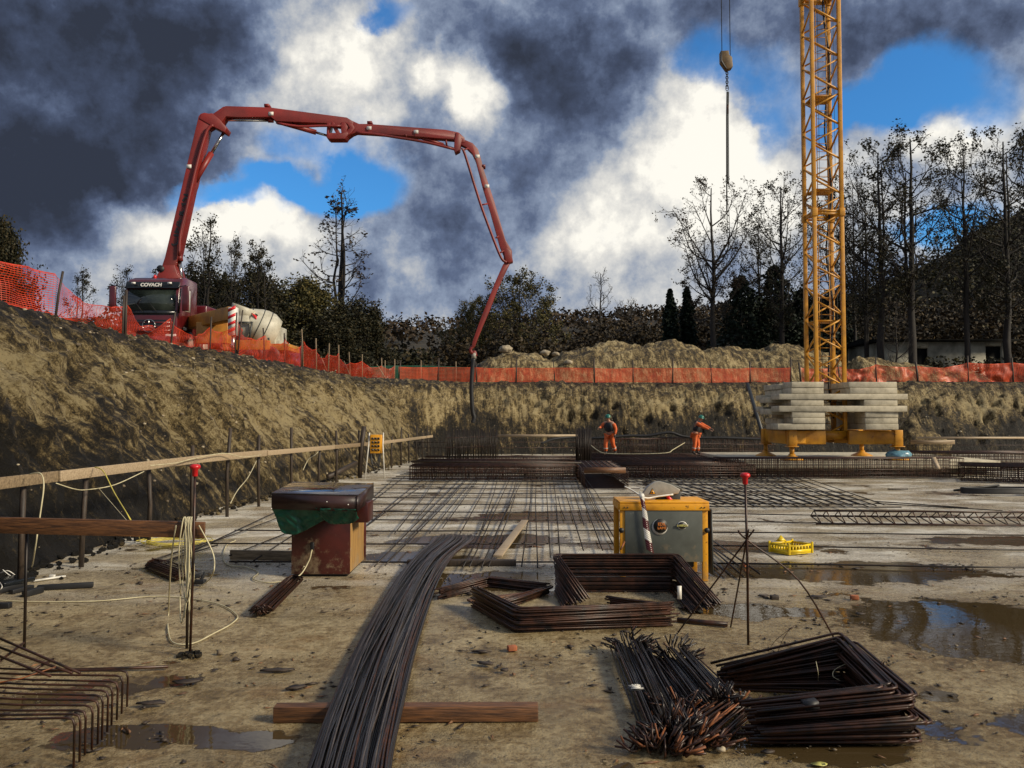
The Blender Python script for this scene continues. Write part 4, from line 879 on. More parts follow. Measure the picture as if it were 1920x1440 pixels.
# lattice girder lying down
r_ = thing('lattice_girder', G(1720, 985), 'rusty lattice girder cage lying across the right of the slab', 'lattice girder')
a = G(1530, 982, .03); b_ = G(2000, 986, .03); c_ = a+Vector((.05, .42, .10)); d_ = b_+Vector((.05, .42, .10)); e_ = a+Vector((0, .1, .24)); f_ = b_+Vector((0, .1, .24))
for p0, p1 in ((a, b_), (c_, d_), (e_, f_)): bar_obj(r_, [p0, p1], .020, M['rust'], name='chord')
for k in range(20):
    t = k/20; g = MB(); g.tube([c_.lerp(d_, t), a.lerp(b_, t+.022), e_.lerp(f_, t), c_.lerp(d_, t)], .012, 5); g.obj('stirrup', M['rust'], r_)
# coil of black pipe at far right
g = MB(); q = G(1870, 925, .04)
for k in range(4): g.tube([q+Vector((.95*math.cos(t), .3*math.sin(t), .03+.035*k)) for t in np.linspace(0, 6.3, 28)], .03, 6)
g.tube([q+Vector((-1, .3, .05)), q+Vector((.2, .25, .2))], .03, 6)
tag(g.obj('pipe_coil', M['black'], smooth=True), 'flat coil of black pipe lying on the slab at the far right', 'pipe coil')
tag(MB().beam(G(1665, 917, .02), G(1702, 917, .02), .06, .03).obj('steel_strip', M['mesh']), 'short dark strip lying alone on the slab before the crane pad', 'scrap')

# ================================================================ foundation cages
def cage(label, p0, p1, width, height, z0=.05, nst=60, nl=5, r=.011, starters=None, name='rebar_cage', m='rust', depth_bars=0):
    """a beam cage from p0 to p1 (centre line on the ground): stirrups round long bars"""
    p0 = Vector((p0[0], p0[1], 0)); p1 = Vector((p1[0], p1[1], 0)); d = (p1-p0); L_ = d.length; d.normalize(); s = Vector((-d.y, d.x, 0))*width/2
    root = thing(name, p0, label, 'rebar cage', 'rust brown foundation cages in the pit')
    rr = random.Random(int(L_*100)); st_ = []
    for k in range(nst):
        q = p0+d*(L_*k/(nst-1)); j = rr.gauss(0, .012); zt = z0+height*(1+rr.gauss(0, .01))
        st_.append([q-s+Vector((j, 0, z0)), q-s+Vector((j, 0, zt)), q+s+Vector((j, 0, zt)), q+s+Vector((j, 0, z0)), q-s+Vector((j, 0, z0))])
    if nst <= 100:
        for p_ in st_: bar_obj(root, p_, r, M[m], 4, 'stirrup')
    else:
        for p_ in st_[:99]: bar_obj(root, p_, r, M[m], 4, 'stirrup')
        g = MB()
        for p_ in st_[99:]: g.tube(p_, r, 4)
        o = g.obj('stirrup', M[m], root); o['kind'] = 'stuff'
    for side in (-1, 1):
        for k in range(nl): bar_obj(root, [p0+s*side+Vector((0, 0, z0+height*k/(nl-1)+.01)), p1+s*side+Vector((0, 0, z0+height*k/(nl-1)+.01))], r*1.3, M[m], 5, 'long_bar')
    for k in range(1, nl): bar_obj(root, [p0+s*(-1+2*k/nl)+Vector((0, 0, z0+height+.015)), p1+s*(-1+2*k/nl)+Vector((0, 0, z0+height+.015))], r*1.3, M[m], 5, 'long_bar')
    return root
def X(px, Y): return (px-CX)/F*Y
cage('long front cage on the left, closing the far edge of the open mat', (X(770, 27.0), 27.5), (X(1090, 27.0), 27.5), 1.6, .42, nst=95)
cage('short cage running toward the viewer in the middle of the pit', (X(1137, 25), 29.3), (X(1133, 24), 23.6), 1.25, .46, nst=50, nl=7)
cage('long front cage before the workers, right of the short cage', (X(1160, 28), 28.6), (X(1400, 28.6), 28.6), 1.9, .40, nst=95, nl=6)
cage('long cage under the front edge of the crane pad', (X(1345, 28), 28.2), (X(1800, 28), 28.3), .9, .62, nst=130, nl=6)
cage('dark cage right of the crane pad, second row', (X(1700, 33), 33.5), (X(1990, 33), 33), 1.8, .60, nst=90, nl=6)
cage('long low cage at the far right before the crane pad corner', (X(1790, 27.6), 27.4), (X(2060, 26.6), 25.4), 2.2, .46, nst=90, nl=8)
cage('back cage behind the left starter bars', (X(800, 36), 35.5), (X(1090, 36), 35.5), 1.4, .30, nst=90)
cage('back cage under the two workers', (X(1100, 36.8), 36.6), (X(1430, 36.8), 36.6), 3.6, .30, nst=100, nl=8)
cage('middle cage between the front and the workers', (X(1100, 32), 32.2), (X(1440, 32), 32.2), 2.6, .36, nst=95, nl=7)
cage('middle cage on the left between the front cage and the starter bars', (X(780, 31), 31.3), (X(1085, 31), 31.3), 2.6, .36, nst=90, nl=7)
cage('cage at the foot of the back bank, right of the workers', (X(1240, 41), 41.5), (X(1450, 41), 41.5), 1.2, .95, nst=75, nl=4)
cage('cage at the foot of the back bank, behind the walking worker', (X(1095, 41), 41.6), (X(1240, 41), 41.6), 1.2, .9, nst=55, nl=4)
def starters(label, spots, h, r=.014, z0=.2):
    q = spots[0]; root = thing('starter_bars', (q[0], q[1], 0), label, 'starter bars', 'groups of upright starter bars')
    rr = random.Random(len(spots)); g = MB()
    for i, (x, y) in enumerate(spots):
        hh = h*(1+rr.gauss(0, .03)); lx = rr.gauss(0, .03)
        if i < 100: bar_obj(root, [(x, y, z0), (x+lx, y, hh)], r, M['mesh'], 4)
        else: g.tube([(x, y, z0), (x+lx, y, hh)], r, 4)
    for z in (h*.55, h*.8): bar_obj(root, [(spots[0][0], spots[0][1]-.02, z), (spots[min(len(spots)-1, len(spots)-1)][0], spots[-1][1], z)], r, M['rust'], 4, 'tie_bar')
    if g.n: o = g.obj('bar', M['rust'], root); o['kind'] = 'stuff'
rr = random.Random(8)
starters('dense block of upright starter bars at the left back of the pit', [(X(838, 33)+i*.115, 32.6+.25*(i % 5)) for i in range(70) if X(838, 33)+i*.115 < X(932, 33)]+[(X(838, 34)+i*.11, 34.4) for i in range(20)]+[(X(838, 35)+i*.11, 35.1) for i in range(20)], 1.55)
starters('narrow block of upright starter bars left of the walking worker', [(X(1082, 31)+.09*(i % 6), 30.5+.16*(i//6)) for i in range(48)], 1.62)
starters('thin row of upright bars along the back left of the pit', [(X(775, 39)+i*.19, 39.5) for i in range(8)]+[(X(940, 40)+i*.5, 40.2) for i in range(9)], 1.05)
starters('loose row of short upright bars at the back behind the workers', [(X(1105, 39.5)+i*.13, 40.0) for i in range(64)], .95, .011)
starters('row of upright bars at the right back of the pit', [(X(1700, 36)+i*.16, 37) for i in range(50)], 1.0, .011)
# timber shutters
for a, b_, Y, h, lab, m in [((930, 817), (1085, 817), 38.5, .12, 'long pale board on edge behind the left cages', 'wood_new'), ((770, 865), (1090, 868), 26.4, .05, 'thin dark batten along the foot of the left front cage', 'wood_dark'),
                            ((1708, 829), (1790, 829), 31.5, .16, 'pale board lying on the cages right of the crane', 'wood_side'), ((1720, 821), (1925, 821), 39.0, .10, 'long pale board at the foot of the right back bank', 'wood_new')]:
    p0, p1 = P(*a, Y), P(*b_, Y); tag(MB().beam(p0, p1, .04, h).obj('board', M[m]), lab, 'board', 'boards among the cages')
p0 = P(1128, 881, 23.0); tag(MB().box((X(1133, 23), 22.92, .60), (1.15, .03, .16)).obj('board', M['wood_wet']), 'brown board fixed across the front of the short middle cage', 'board', 'boards among the cages')
tag(MB().beam(P(1750, 858, 27.4), P(1759, 879, 27.0), .14, .05).obj('board', M['wood_new']), 'short pale plank leaning on the front of the crane pad', 'board', 'boards among the cages')
# pipe draped behind the workers
cable('pump_hose', 'thick dark hose draped in waves over the cages behind the workers', [P(1100, 822, 38.6), P(1130, 821, 38.5), P(1180, 817, 38.6), P(1215, 817, 38.6), P(1255, 811, 38.6), P(1280, 818, 38.6), P(1310, 821, 38.6), P(1360, 821, 38.6), P(1440, 824, 38.6), P(1520, 826, 38.2)], .07, 'black', 'hose')
cable('hose', 'dark hose curving up at the left behind the front cage', [P(1015, 832, 38), P(1040, 823, 38.2), P(1075, 820, 38.5), P(1098, 821, 38.5)], .06, 'black', 'hose')
cable('cable', 'thin pale cable lying along the cages at the feet of the walking worker', [P(1105, 832, 35.9), P(1120, 844, 35), P(1138, 850, 34.6), P(1200, 851, 34.6), P(1250, 849, 34.8), P(1262, 843, 35.2), P(1284, 830, 36.5)], .018, 'cable')
tag(MB().tube([P(1402, 720, 44.5), P(1415, 765, 42.8), P(1432, 822, 41)], .10, 8).obj('leaning_pole', M['rubble']), 'dark grey pole leaning on the back bank left of the concrete blocks', 'pole')
# washed out fresh clay mound and stones beside the crane
g = MB(); rs = np.random.RandomState(3)
def lump(c, s, seed, sub=2):
    bm = bmesh.new(); bmesh.ops.create_icosphere(bm, subdivisions=sub, radius=1)
    v = [(p.co*(1+.35*mnoise.noise(p.co*1.3+Vector((seed*3.1, seed, 0)))+.15*mnoise.noise(p.co*3.7+Vector((0, seed, 0))))) for p in bm.verts]
    v = [(c[0]+p.x*s[0], c[1]+p.y*s[1], c[2]+p.z*s[2]) for p in v]; f = [[q.index for q in fc.verts] for fc in bm.faces]; bm.free(); return v, f
v, f = lump((X(1712, 43), 43.3, .7), (.75, .6, 1.25), 5, 4); g.add(v, t=f); v, f = lump((X(1745, 43), 43.6, .35), (1.3, .8, .8), 8, 4); g.add(v, t=f)
tag(g.obj('clay_mound', M['spoil']), 'pale clay mound at the foot of the back bank right of the concrete blocks', 'mound')
GS = 'stones on the earth heaps'
for i, (px, py, Y, s, lab) in enumerate([(948, 655, 53.5, .36, 'large round pale boulder on the left end of the long heap'), (1022, 662, 53.4, .26, 'pale flat boulder on the long heap, second from its left end'), (1042, 664, 53.3, .20, 'boulder next right of the flat one on the long heap'), (1066, 680, 52.6, .24, 'pale stone low on the face of the long heap')]):
    c = P(px, py, Y); v, f = lump(c, (s*1.25, s, s*.7), i+20, 3); tag(MB().add(v, t=f).obj('boulder', M['stone_pale'], smooth=True), lab, 'boulder', GS)

# ================================================================ pale house on the right
Yh = 62.0; hx0 = X(1655, Yh); hx1 = X(1895, Yh); zt = P(1700, 641, Yh).z; zm = 3.7
r_ = thing('house', ((hx0+hx1)/2, Yh, zm), 'long low house with dirty pale walls and dark openings among the right trees', 'house')
ops = [(1712, 1742, 653, 700), (1850, 1880, 649, 700)]
g = MB(); cur = hx0
for (a, b_, t, bo) in ops:
    xa, xb = X(a, Yh), X(b_, Yh); g.box(((cur+xa)/2, Yh+.15, (zm+zt)/2), (xa-cur, .3, zt-zm)); zt_ = P(a, t, Yh).z
    g.box(((xa+xb)/2, Yh+.15, (zt_+zt)/2), (xb-xa, .3, zt-zt_)); cur = xb
g.box(((cur+hx1)/2, Yh+.15, (zm+zt)/2), (hx1-cur, .3, zt-zm)); g.box((hx1-.15, Yh+3.2, (zm+zt)/2), (.3, 5.7, zt-zm)); g.box((hx0+.15, Yh+3.2, (zm+zt)/2), (.3, 5.7, zt-zm)); g.box(((hx0+hx1)/2, Yh+6.2, (zm+zt)/2), (hx1-hx0, .3, zt-zm))
g.obj('wall', M['plaster'], r_)
for (a, b_, t, bo) in ops:
    xa, xb = X(a, Yh), X(b_, Yh); zt_ = P(a, t, Yh).z; MB().box(((xa+xb)/2, Yh+.22, (zm+zt_)/2), (xb-xa-.01, .06, zt_-zm-.01)).obj('door', M['roof'], r_)
g = MB(); g.prism([(hx0-.4, Yh-.7, zt+.02), (hx0-.4, Yh-.7, zt+.14), (hx0-.4, Yh+3.2, zt+.5), (hx0-.4, Yh+7, zt+.14), (hx0-.4, Yh+7, zt+.02)], (hx1-hx0+.8, 0, 0)); g.obj('roof', M['roof'], r_)
# ================================================================ concrete pump truck with its boom
Yt = 32.6; tx = X(279, Yt); tz = TZ(tx, Yt+1)+.0
truck = thing('concrete_pump_truck', (tx, Yt, tz), 'dark red concrete pump truck on the left bank, its long boom arched over the pit', 'pump truck')
def TP(x, y, z): return (tx+x, Yt+y, tz+z)
zroof = P(281, 514, Yt).z-tz; zs = zroof/3.25      # scale of the cab
W2 = 1.08
# cab: shaped section extruded over the width, raked screen
def cab_prof(z0, z1): pass
g = MB()
prof_ = [(.05, .45), (-.02, .75), (-.03, 1.55), (.0, 1.75), (.22, 2.85), (.45, 3.12), (.9, 3.25), (2.0, 3.22), (2.05, 3.0), (2.05, .9), (1.7, .85), (1.55, 1.15), (.95, 1.25), (.5, 1.1), (.35, .6), (.3, .45)]
g.prism([TP(-W2, y, z*zs) for y, z in prof_], (2*W2, 0, 0)); cab = g.obj('cab', M['red_paint'], truck, bevel=.06)
g = MB(); g.prism([TP(-W2+.10, .03, 1.80*zs), TP(W2-.10, .03, 1.80*zs), TP(W2-.14, .205, 2.66*zs), TP(-W2+.14, .205, 2.66*zs)], (0, -.04, .01)); ws = g.obj('windscreen', M['glass'], cab)
g = MB(); g.prism([TP(-W2+.04, -.01, 1.62*zs), TP(W2-.04, -.01, 1.62*zs), TP(W2-.04, .03, 1.80*zs), TP(-W2+.04, .03, 1.80*zs)], (0, -.035, .0)); g.obj('screen_surround', M['black_gloss'], cab)
g = MB(); g.prism([TP(-W2-.01, .10, 2.70*zs), TP(W2+.01, .10, 2.70*zs), TP(W2-.02, .20, 2.98*zs), TP(-W2+.02, .20, 2.98*zs)], (0, .08, 0)); vis = g.obj('sun_visor', M['black_gloss'], cab, bevel=.02)
for s in (-1, 1):
    g = MB(); g.prism([TP(s*(W2-.005), .15, 1.7*zs), TP(s*(W2-.005), .33, 2.72*zs), TP(s*(W2-.005), .02+.22, 2.72*zs), TP(s*(W2-.005), .02, 1.7*zs)], (s*.03, 0, 0)); g.obj('pillar', M['black_gloss'], cab)
    g = MB(); g.prism([TP(s*W2, .45, 1.85*zs), TP(s*W2, 1.25, 1.85*zs), TP(s*W2, 1.25, 2.75*zs), TP(s*W2, .58, 2.75*zs)], (s*.015, 0, 0)); g.obj('side_window', M['white'] if s > 0 else M['glass'], cab)
    g = MB(); g.box(TP(s*(W2+.36), -.12, 2.25*zs), (.26, .12, 1.0*zs)); mo = g.obj('mirror', M['red_paint'], truck, bevel=.03)
    g = MB(); g.tube([TP(s*(W2-.02), .1, 2.75*zs), TP(s*(W2+.36), -.1, 2.78*zs)], .02, 6); g.obj('mirror_arm', M['black'], mo)
    g = MB(); g.box(TP(s*.86, -.08, .72*zs), (.42, .06, .22)); g.obj('headlight', M['white'], truck, bevel=.02)
    g = MB(); g.box(TP(s*.72, .06, 2.90*zs), (.16, .05, .07)); g.obj('marker_light', M['white'], vis)
g = MB(); g.box(TP(0, -.045, 1.13*zs), (1.75, .05, .56*zs)); gr_ = g.obj('grille', M['black_gloss'], truck, bevel=.02)
for k in range(3):
    MB().box(TP(0, -.075, (.98+.16*k)*zs), (1.65, .03, .05)).obj('slat', M['red_paint'], gr_)
g = MB(); c = TP(0, -.11, 1.16*zs); g.tube([(c[0]+.25*math.cos(a), c[1], c[2]+.25*math.sin(a)) for a in np.linspace(0, 6.2832, 25)], .018, 6)
for a in (90, 210, 330): g.beam(c, (c[0]+.25*math.cos(R(a)), c[1], c[2]+.25*math.sin(R(a))), .03, .045)
g.obj('emblem', M['chrome'], truck)
g = MB(); g.box(TP(0, -.12, .55*zs), (2.4, .35, .36)); g.obj('bumper', M['red_paint'], truck, bevel=.05)
text_mesh('lettering', 'COVACH', .20, M['white'], vis, TP(-.02, .08, 2.83*zs), (1, 0, 0), (0, .25, 1), bold=.008)
text_mesh('lettering', 'CIFA', .16, M['white'], truck, (tx+W2+.01, Yt+.75, tz+1.12*zs), (0, 1, 0), (0, 0, 1), bold=.004)
for s in (-1, 1):
    for k in (0, 1): MB().tube([TP(s*.28, -.05, 1.72*zs), TP(s*.28-.35, -.03, 2.15*zs)], .012, 4).obj('wiper', M['black'], cab) if k == 0 else None
# horns / beacon
MB().lathe(TP(-.36, 1.2, 3.25*zs), [(.07, 0), (.07, .12), (.04, .17)], 10).obj('beacon', M['red_cap'], truck)
# chassis, wheels, body, pedestal
g = MB(); g.box(TP(0, 5.0, .95), (.9, 8.6, .3)); g.obj('chassis', M['black'], truck)
for y in (1.25, 2.9, 6.6, 7.95):
    for s in (-1, 1):
        g = MB(); g.lathe(TP(s*.98, y, .52), [(.34, -.15), (.52, -.13), (.54, -.06), (.54, .06), (.52, .13), (.34, .15)], 22, M3=[[0, 0, 1], [0, 1, 0], [1, 0, 0]]); tw = g.obj('wheel', M['black'], truck, smooth=True)
        g = MB(); g.lathe(TP(s*.98, y, .52), [(.31, -.152), (.30, .152), (.12, .16*s)], 16, M3=[[0, 0, 1], [0, 1, 0], [1, 0, 0]]); g.obj('rim', M['grey_light'], tw)
g = MB(); g.box(TP(0, 5.6, 1.75), (2.3, 5.4, 1.2)); g.obj('body', M['red_paint'], truck, bevel=.05)
g = MB(); g.box(TP(0, 10, 1.3), (1.6, 1.4, 1.2)); g.obj('hopper', M['grey_dark'], truck, bevel=.05)
# outrigger of ochre steel swung out toward the viewer's right
g = MB(); a = P(358, 606, Yt+1.4); b_ = P(437, 588, Yt-1.6)
g.beam(a, b_, .42, .50); orr = g.obj('outrigger', M['orange_box'], truck, bevel=.02)
g = MB(); p_ = P(398, 612, Yt+.1); g.box((p_.x, Yt+.3, p_.z-.25), (1.25, .5, .85)); g.obj('outrigger_box', M['orange_box'], truck, bevel=.02)
g = MB(); g.box(b_+Vector((.02, -.02, -.3)), (.28, .34, 1.05)); og = g.obj('outrigger_leg', M['white'], truck)
for k in range(4):
    q_ = b_+Vector((.02, -.20, .12-.27*k)); MB().prism([q_+Vector((-.14, 0, -.08)), q_+Vector((.14, 0, .05)), q_+Vector((.14, 0, .16)), q_+Vector((-.14, 0, .03))], (0, .02, 0)).obj('red_stripe', M['red_cap'], og)
g = MB(); g.tube([b_+Vector((.02, 0, -.7)), (b_.x, b_.y, TZ(b_.x, b_.y)+.05)], .07, 8); g.obj('outrigger_jack', M['chrome'], truck)
# boom --------------------------------------------------------------
def YB(px): return 35.6+(px-315)*.0075
def BPt(px, py, off=0.0): Y = YB(px)+off; return P(px, py, Y)
def plate(name, outline, th, m, parent=None, off=0.0, bevel=.02):
    g = MB(); g.prism([BPt(x, y, off-th/2) for x, y in outline], (0, th, 0)); return g.obj(name, m, parent or truck, bevel=bevel)
turret = plate('turret', [(292, 545), (292, 520), (299, 507), (306, 497), (327, 497), (333, 515), (341, 522), (341, 545)], .9, M['boom_red'])
MB().lathe(BPt(310, 508)-Vector((0, .48, 0)), [(.16, -.05), (.16, .05)], 16, M3=[[1, 0, 0], [0, 0, 1], [0, -1, 0]]).obj('pivot_pin', M['black'], turret)
b1 = plate('boom_section', [(301, 506), (309, 482), (372, 218), (376, 213), (383, 211), (393, 213), (397, 222), (396, 236), (389, 240), (369, 318), (364, 344), (361, 353), (332, 487), (326, 506)], .55, M['boom_red'])
plate('elbow_plate', [(373, 222), (378, 213), (386, 213), (398, 212), (412, 224), (425, 240), (421, 248), (394, 234)], .62, M['boom_red'])
b2 = plate('boom_section', [(392, 218), (418, 200), (424, 198.5), (505, 201), (650, 220), (663, 228), (660, 240), (610, 231), (517, 227), (508, 219), (448, 220), (423, 218), (415, 230), (400, 225)], .50, M['boom_red'])
kn = [[(613, 231), (620, 230), (616, 249), (640, 249), (650, 245), (655, 249), (647, 260), (616, 260), (612, 257)], [(620, 229), (626, 229), (637, 248), (640, 253), (631, 252), (622, 236)], [(640, 229), (648, 230), (652, 238), (649, 247), (640, 251), (639, 240)], [(646, 229), (660, 230), (665, 240), (660, 248), (649, 256), (650, 245), (656, 240), (652, 233)]]
for o_ in kn: plate('knuckle_plate', o_, .58, M['boom_red'], bevel=.01)
b3 = plate('boom_section', [(650, 222), (660, 226), (673, 232), (690, 232), (835, 243), (860, 248), (871, 258), (872, 266), (866, 268), (858, 262), (835, 260), (700, 250), (668, 248), (658, 252), (650, 240)], .42, M['boom_red'])
plate('elbow_plate', [(855, 248), (862, 250), (866, 262), (862, 281), (853, 286), (851, 281), (852, 262)], .50, M['boom_red'])
b4 = plate('boom_section', [(862, 262), (872, 262), (886, 268), (896, 279), (902, 298), (907, 318), (925, 372), (948, 450), (960, 470), (961, 492), (945, 492), (944, 478), (937, 462), (918, 394), (905, 352), (892, 302), (885, 287), (874, 276), (864, 271)], .36, M['boom_red'])
plate('elbow_plate', [(944, 468), (950, 464), (958, 470), (962, 490), (955, 493), (948, 490)], .46, M['boom_red'])
b5 = plate('boom_section', [(950, 488), (957, 492), (950, 506), (932, 545), (918, 582), (905, 612), (896, 634), (890, 650), (884, 650), (886, 640), (898, 606), (912, 570), (928, 530), (943, 496)], .22, M['boom_red'])
def cyl(a, b_, r1, r2, split=.6, off=0.0, parent=None):
    pa, pb = BPt(*a, off), BPt(*b_, off); q = pa.lerp(pb, split)
    o = MB().tube([pa, q], r1, 10).obj('hydraulic_cylinder', M['boom_red'], truck); MB().tube([q, pb], r2, 8).obj('piston_rod', M['chrome'], o)
cyl((362, 345), (421, 246), .13, .07, .58)
cyl((336, 478), (341, 532), .14, .08, .22, -.1)
cyl((513, 226), (424, 225), .10, .065, .12)
cyl((518, 227), (616, 255), .115, .06, .76)
cyl((790, 258), (856, 280), .09, .05, .62)
def pipe(pts, r, off, name='delivery_pipe'): return MB().tube(smooth_path([BPt(x, y, off) for x, y in pts], 3), r, 8).obj(name, M['boom_red'], truck, smooth=True)
pipe([(336, 480), (338, 440), (350, 390), (371, 300), (388, 245), (400, 235)], .065, -.42)
pipe([(520, 231), (560, 237), (600, 236), (640, 236)], .06, -.40)
pipe([(668, 248), (700, 251), (740, 257), (800, 267), (852, 280)], .065, -.36)
pipe([(866, 280), (872, 290), (900, 380), (925, 448), (938, 480), (944, 489), (950, 492)], .065, -.34)
for (x, y, x2, y2) in ((868, 282, 878, 278), (904, 384, 914, 382), (930, 446, 935, 443), (938, 474, 944, 470), (760, 252, 762, 258), (836, 262, 838, 275)):
    MB().beam(BPt(x, y, -.3), BPt(x2, y2, -.2), .07, .07).obj('pipe_bracket', M['boom_red'], truck)
pipe([(888, 648), (882, 655), (885, 662), (890, 660), (892, 668)], .085, -.02, 'end_elbow')
MB().tube([BPt(889, 662), BPt(888.5, 672)], .12, 10).obj('coupling', M['grey_light'], truck)
MB().tube(smooth_path([BPt(888, 672), BPt(885, 700), BPt(884, 735), BPt(886, 770), BPt(889, 783), BPt(886, 793)], 5), .105, 10).obj('end_hose', M['black'], truck, smooth=True)
text_n = (BPt(345, 360)-BPt(319, 470)).normalized(); yo = -.30
def boom_text(s, px, py, size): 
    o = BPt(px, py, yo-.01); up = Vector((-text_n.z, 0, text_n.x)); text_mesh('lettering', s, size, M['text_black'], b1, o, text_n, up, bold=.012)
boom_text('CIFA', 331.5, 436, .58); boom_text('K35L', 345, 381, .54)
for (x, y) in ((354, 312), (508, 213), (692, 240), (780, 247), (895, 293), (913, 349)):
    p_ = BPt(x, y, -.30); MB().box(p_, (.22, .02, .16)).obj('label_plate', M['white'], truck)
for (x, y) in ((502, 200), (694, 232), (906, 313)): MB().box(BPt(x, y), (.22, .4, .12)).obj('lug', M['boom_red'], truck)

# ================================================================ concrete mixer truck behind the net
Ym = 37.5; mx = X(490, Ym); mz = TZ(mx, Ym)
mixer = thing('mixer_truck', (mx, Ym, mz), 'concrete mixer truck with cream drum standing behind the net, right of the pump truck', 'mixer truck')
ax0 = P(438, 583, Ym); ax1 = P(522, 622, Ym+.8); axd = (ax1-ax0); Lx = axd.length; axd.normalize()
sx_ = axd.cross(Vector((0, 0, 1))).normalized(); sz_ = sx_.cross(axd); m3 = [[sx_[i], sz_[i], axd[i]] for i in range(3)]
g = MB(); g.lathe(ax0, [(.35, .0), (.55, .05), (.80, .5), (1.0, 1.0), (1.06, 1.3), (1.05, 1.7), (.85, Lx-.05), (.45, Lx), (.1, Lx+.02)], 30, M3=m3); dr = g.obj('drum', M['drum'], mixer, smooth=True)
for z_, r_2 in ((.52, .83), (1.08, 1.035), (1.5, 1.075)):
    g = MB(); g.lathe(ax0+axd*z_, [(r_2, -.02), (r_2+.012, -.015), (r_2+.012, .015), (r_2, .02)], 30, M3=m3); g.obj('drum_band', M['grey_dark'], dr, smooth=True)
q_ = ax0+axd*1.45-sx_*0+Vector((.25, -.80, .62)); 
g = MB(); g.prism([ax0+axd*1.25+Vector((0, -.83, .72)), ax0+axd*1.95+Vector((0, -.83, .62)), ax0+axd*1.95+Vector((.05, -.98, .20)), ax0+axd*1.55+Vector((0, -.98, .30))], (0, -.03, 0)); g.obj('painted_mark', M['tarp'], dr)
g = MB(); g.prism([ax0+axd*1.05+Vector((0, -.86, .66)), ax0+axd*1.35+Vector((0, -.86, .62)), ax0+axd*1.62+Vector((0, -.98, .30)), ax0+axd*1.5+Vector((0, -.98, .26))], (0, -.05, 0)); g.obj('painted_mark', M['red_cap'], dr)
g = MB(); c = P(448, 572, Ym-.3); g.lathe(c, [(.62, .35), (.55, .0), (.30, -.45), (.26, -.6)], 18, M3=[[.94, 0, .34], [0, 1, 0], [-.34, 0, .94]]); g.obj('charging_hopper', M['drum'], mixer, smooth=True)
g = MB(); g.prism([P(430, 578, Ym-.9), P(462, 576, Ym-.9), P(466, 610, Ym-.9), P(452, 640, Ym-.9), P(440, 612, Ym-.9)], (0, .08, 0)); g.obj('chute', M['drum'], mixer)
g = MB()
for a_, b2_ in (((432, 592), (468, 592)), ((470, 590), (462, 640)), ((505, 625), (510, 655))): g.beam(P(*a_, Ym-1), P(*b2_, Ym-1), .08, .1)
g.obj('frame', M['grey_dark'], mixer)
p_ = P(518, 618, Ym+1.2); g = MB(); g.box((p_.x, p_.y, p_.z-.35), (.75, 2.2, 1.5)); g.box((p_.x+.35, p_.y, p_.z-.9), (.5, 2.0, 1.0)); g.obj('cab', M['drum'], mixer, bevel=.06)
g = MB(); g.box((X(490, Ym), Ym, mz+.95), (3.4, 2.2, .35)); g.obj('chassis', M['orange_box'], mixer, bevel=.03)
g = MB(); g.box((X(480, Ym), Ym-1.1, mz+1.05), (2.0, .1, .5)); g.obj('side_panel', M['orange_box'], mixer, bevel=.02)
for x in (X(462, Ym), X(490, Ym), X(522, Ym)):
    for s in (-1, 1):
        g = MB(); g.lathe((x, Ym+s*1.0, mz+.5), [(.3, -.15), (.48, -.13), (.50, 0), (.48, .13), (.3, .15)], 18, M3=[[1, 0, 0], [0, 0, 1], [0, -1, 0]]); g.obj('wheel', M['black'], mixer, smooth=True)
mixer.scale = (.87, .87, .87)
# door seams, handles and steps of the pump truck cab
for s in (-1, 1):
    MB().box(TP(s*(W2+.004), 1.32, 1.9*zs), (.01, .02, 1.9*zs)).obj('door_seam', M['black'], cab); MB().box(TP(s*(W2+.02), 1.12, 1.62*zs), (.03, .16, .04)).obj('door_handle', M['black'], cab); MB().box(TP(s*(W2-.02), .7, .62*zs), (.12, .5, .05)).obj('step', M['grey_dark'], cab)
# drums and a barrel by the net
p_ = P(549, 636, 41); g = MB(); g.lathe((p_.x, 41, TZ(p_.x, 41)), [(.36, 0), (.36, .55), (.38, .57), (.36, .6), (.36, 1.15), (.3, 1.18)], 16); tag(g.obj('barrel', M['blue_dark'], smooth=True), 'dark blue barrel behind the net right of the mixer truck', 'barrel')
p_ = P(546, 665, 38.4); net_panel('net', M['net_dense'], (p_.x-.25, 38.4, TZ(p_.x, 38.4), 1.0), (p_.x+.4, 38.3, TZ(p_.x, 38.4), 1.0), r0 := thing('net_roll', (p_.x, 38.4, TZ(p_.x, 38.4)), 'folded bright orange net hanging upright right of the mixer truck', 'net'), n=12, k=6, wob=.15, seed=91)
net_panel('net', M['net_dense'], (p_.x-.25, 38.46, TZ(p_.x, 38.4), 1.0), (p_.x+.4, 38.36, TZ(p_.x, 38.4), 1.0), r0, n=12, k=6, wob=.15, seed=92)

# ================================================================ tower crane
Yc = 31.0; zp = .50
cxm = X(1549, Yc)
pad = MB(); pad.box((X(1568, 29.9+3), 33.2, zp-.14), (9.2, 7.0, .28)); tag(pad.obj('crane_pad', M['concrete'], bevel=.02), 'flat concrete pad carrying the tower crane, raised on cages', 'concrete pad')
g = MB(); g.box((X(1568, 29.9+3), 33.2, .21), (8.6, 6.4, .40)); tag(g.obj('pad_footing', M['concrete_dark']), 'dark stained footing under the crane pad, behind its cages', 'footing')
crane = thing('tower_crane', (cxm, Yc, zp), 'yellow lattice tower crane standing on a cross base loaded with concrete blocks', 'tower crane')
ang = 0.0; mw = 1.03/2; cxm = 11.87
ux = Vector((math.cos(ang), math.sin(ang), 0)); uy = Vector((-math.sin(ang), math.cos(ang), 0)); cc = Vector((cxm, Yc+.3, 0))
legs = [(-1, -1), (1, -1), (1, 1), (-1, 1)]
zb0, ztop = 1.2, 36.0; bay = .67
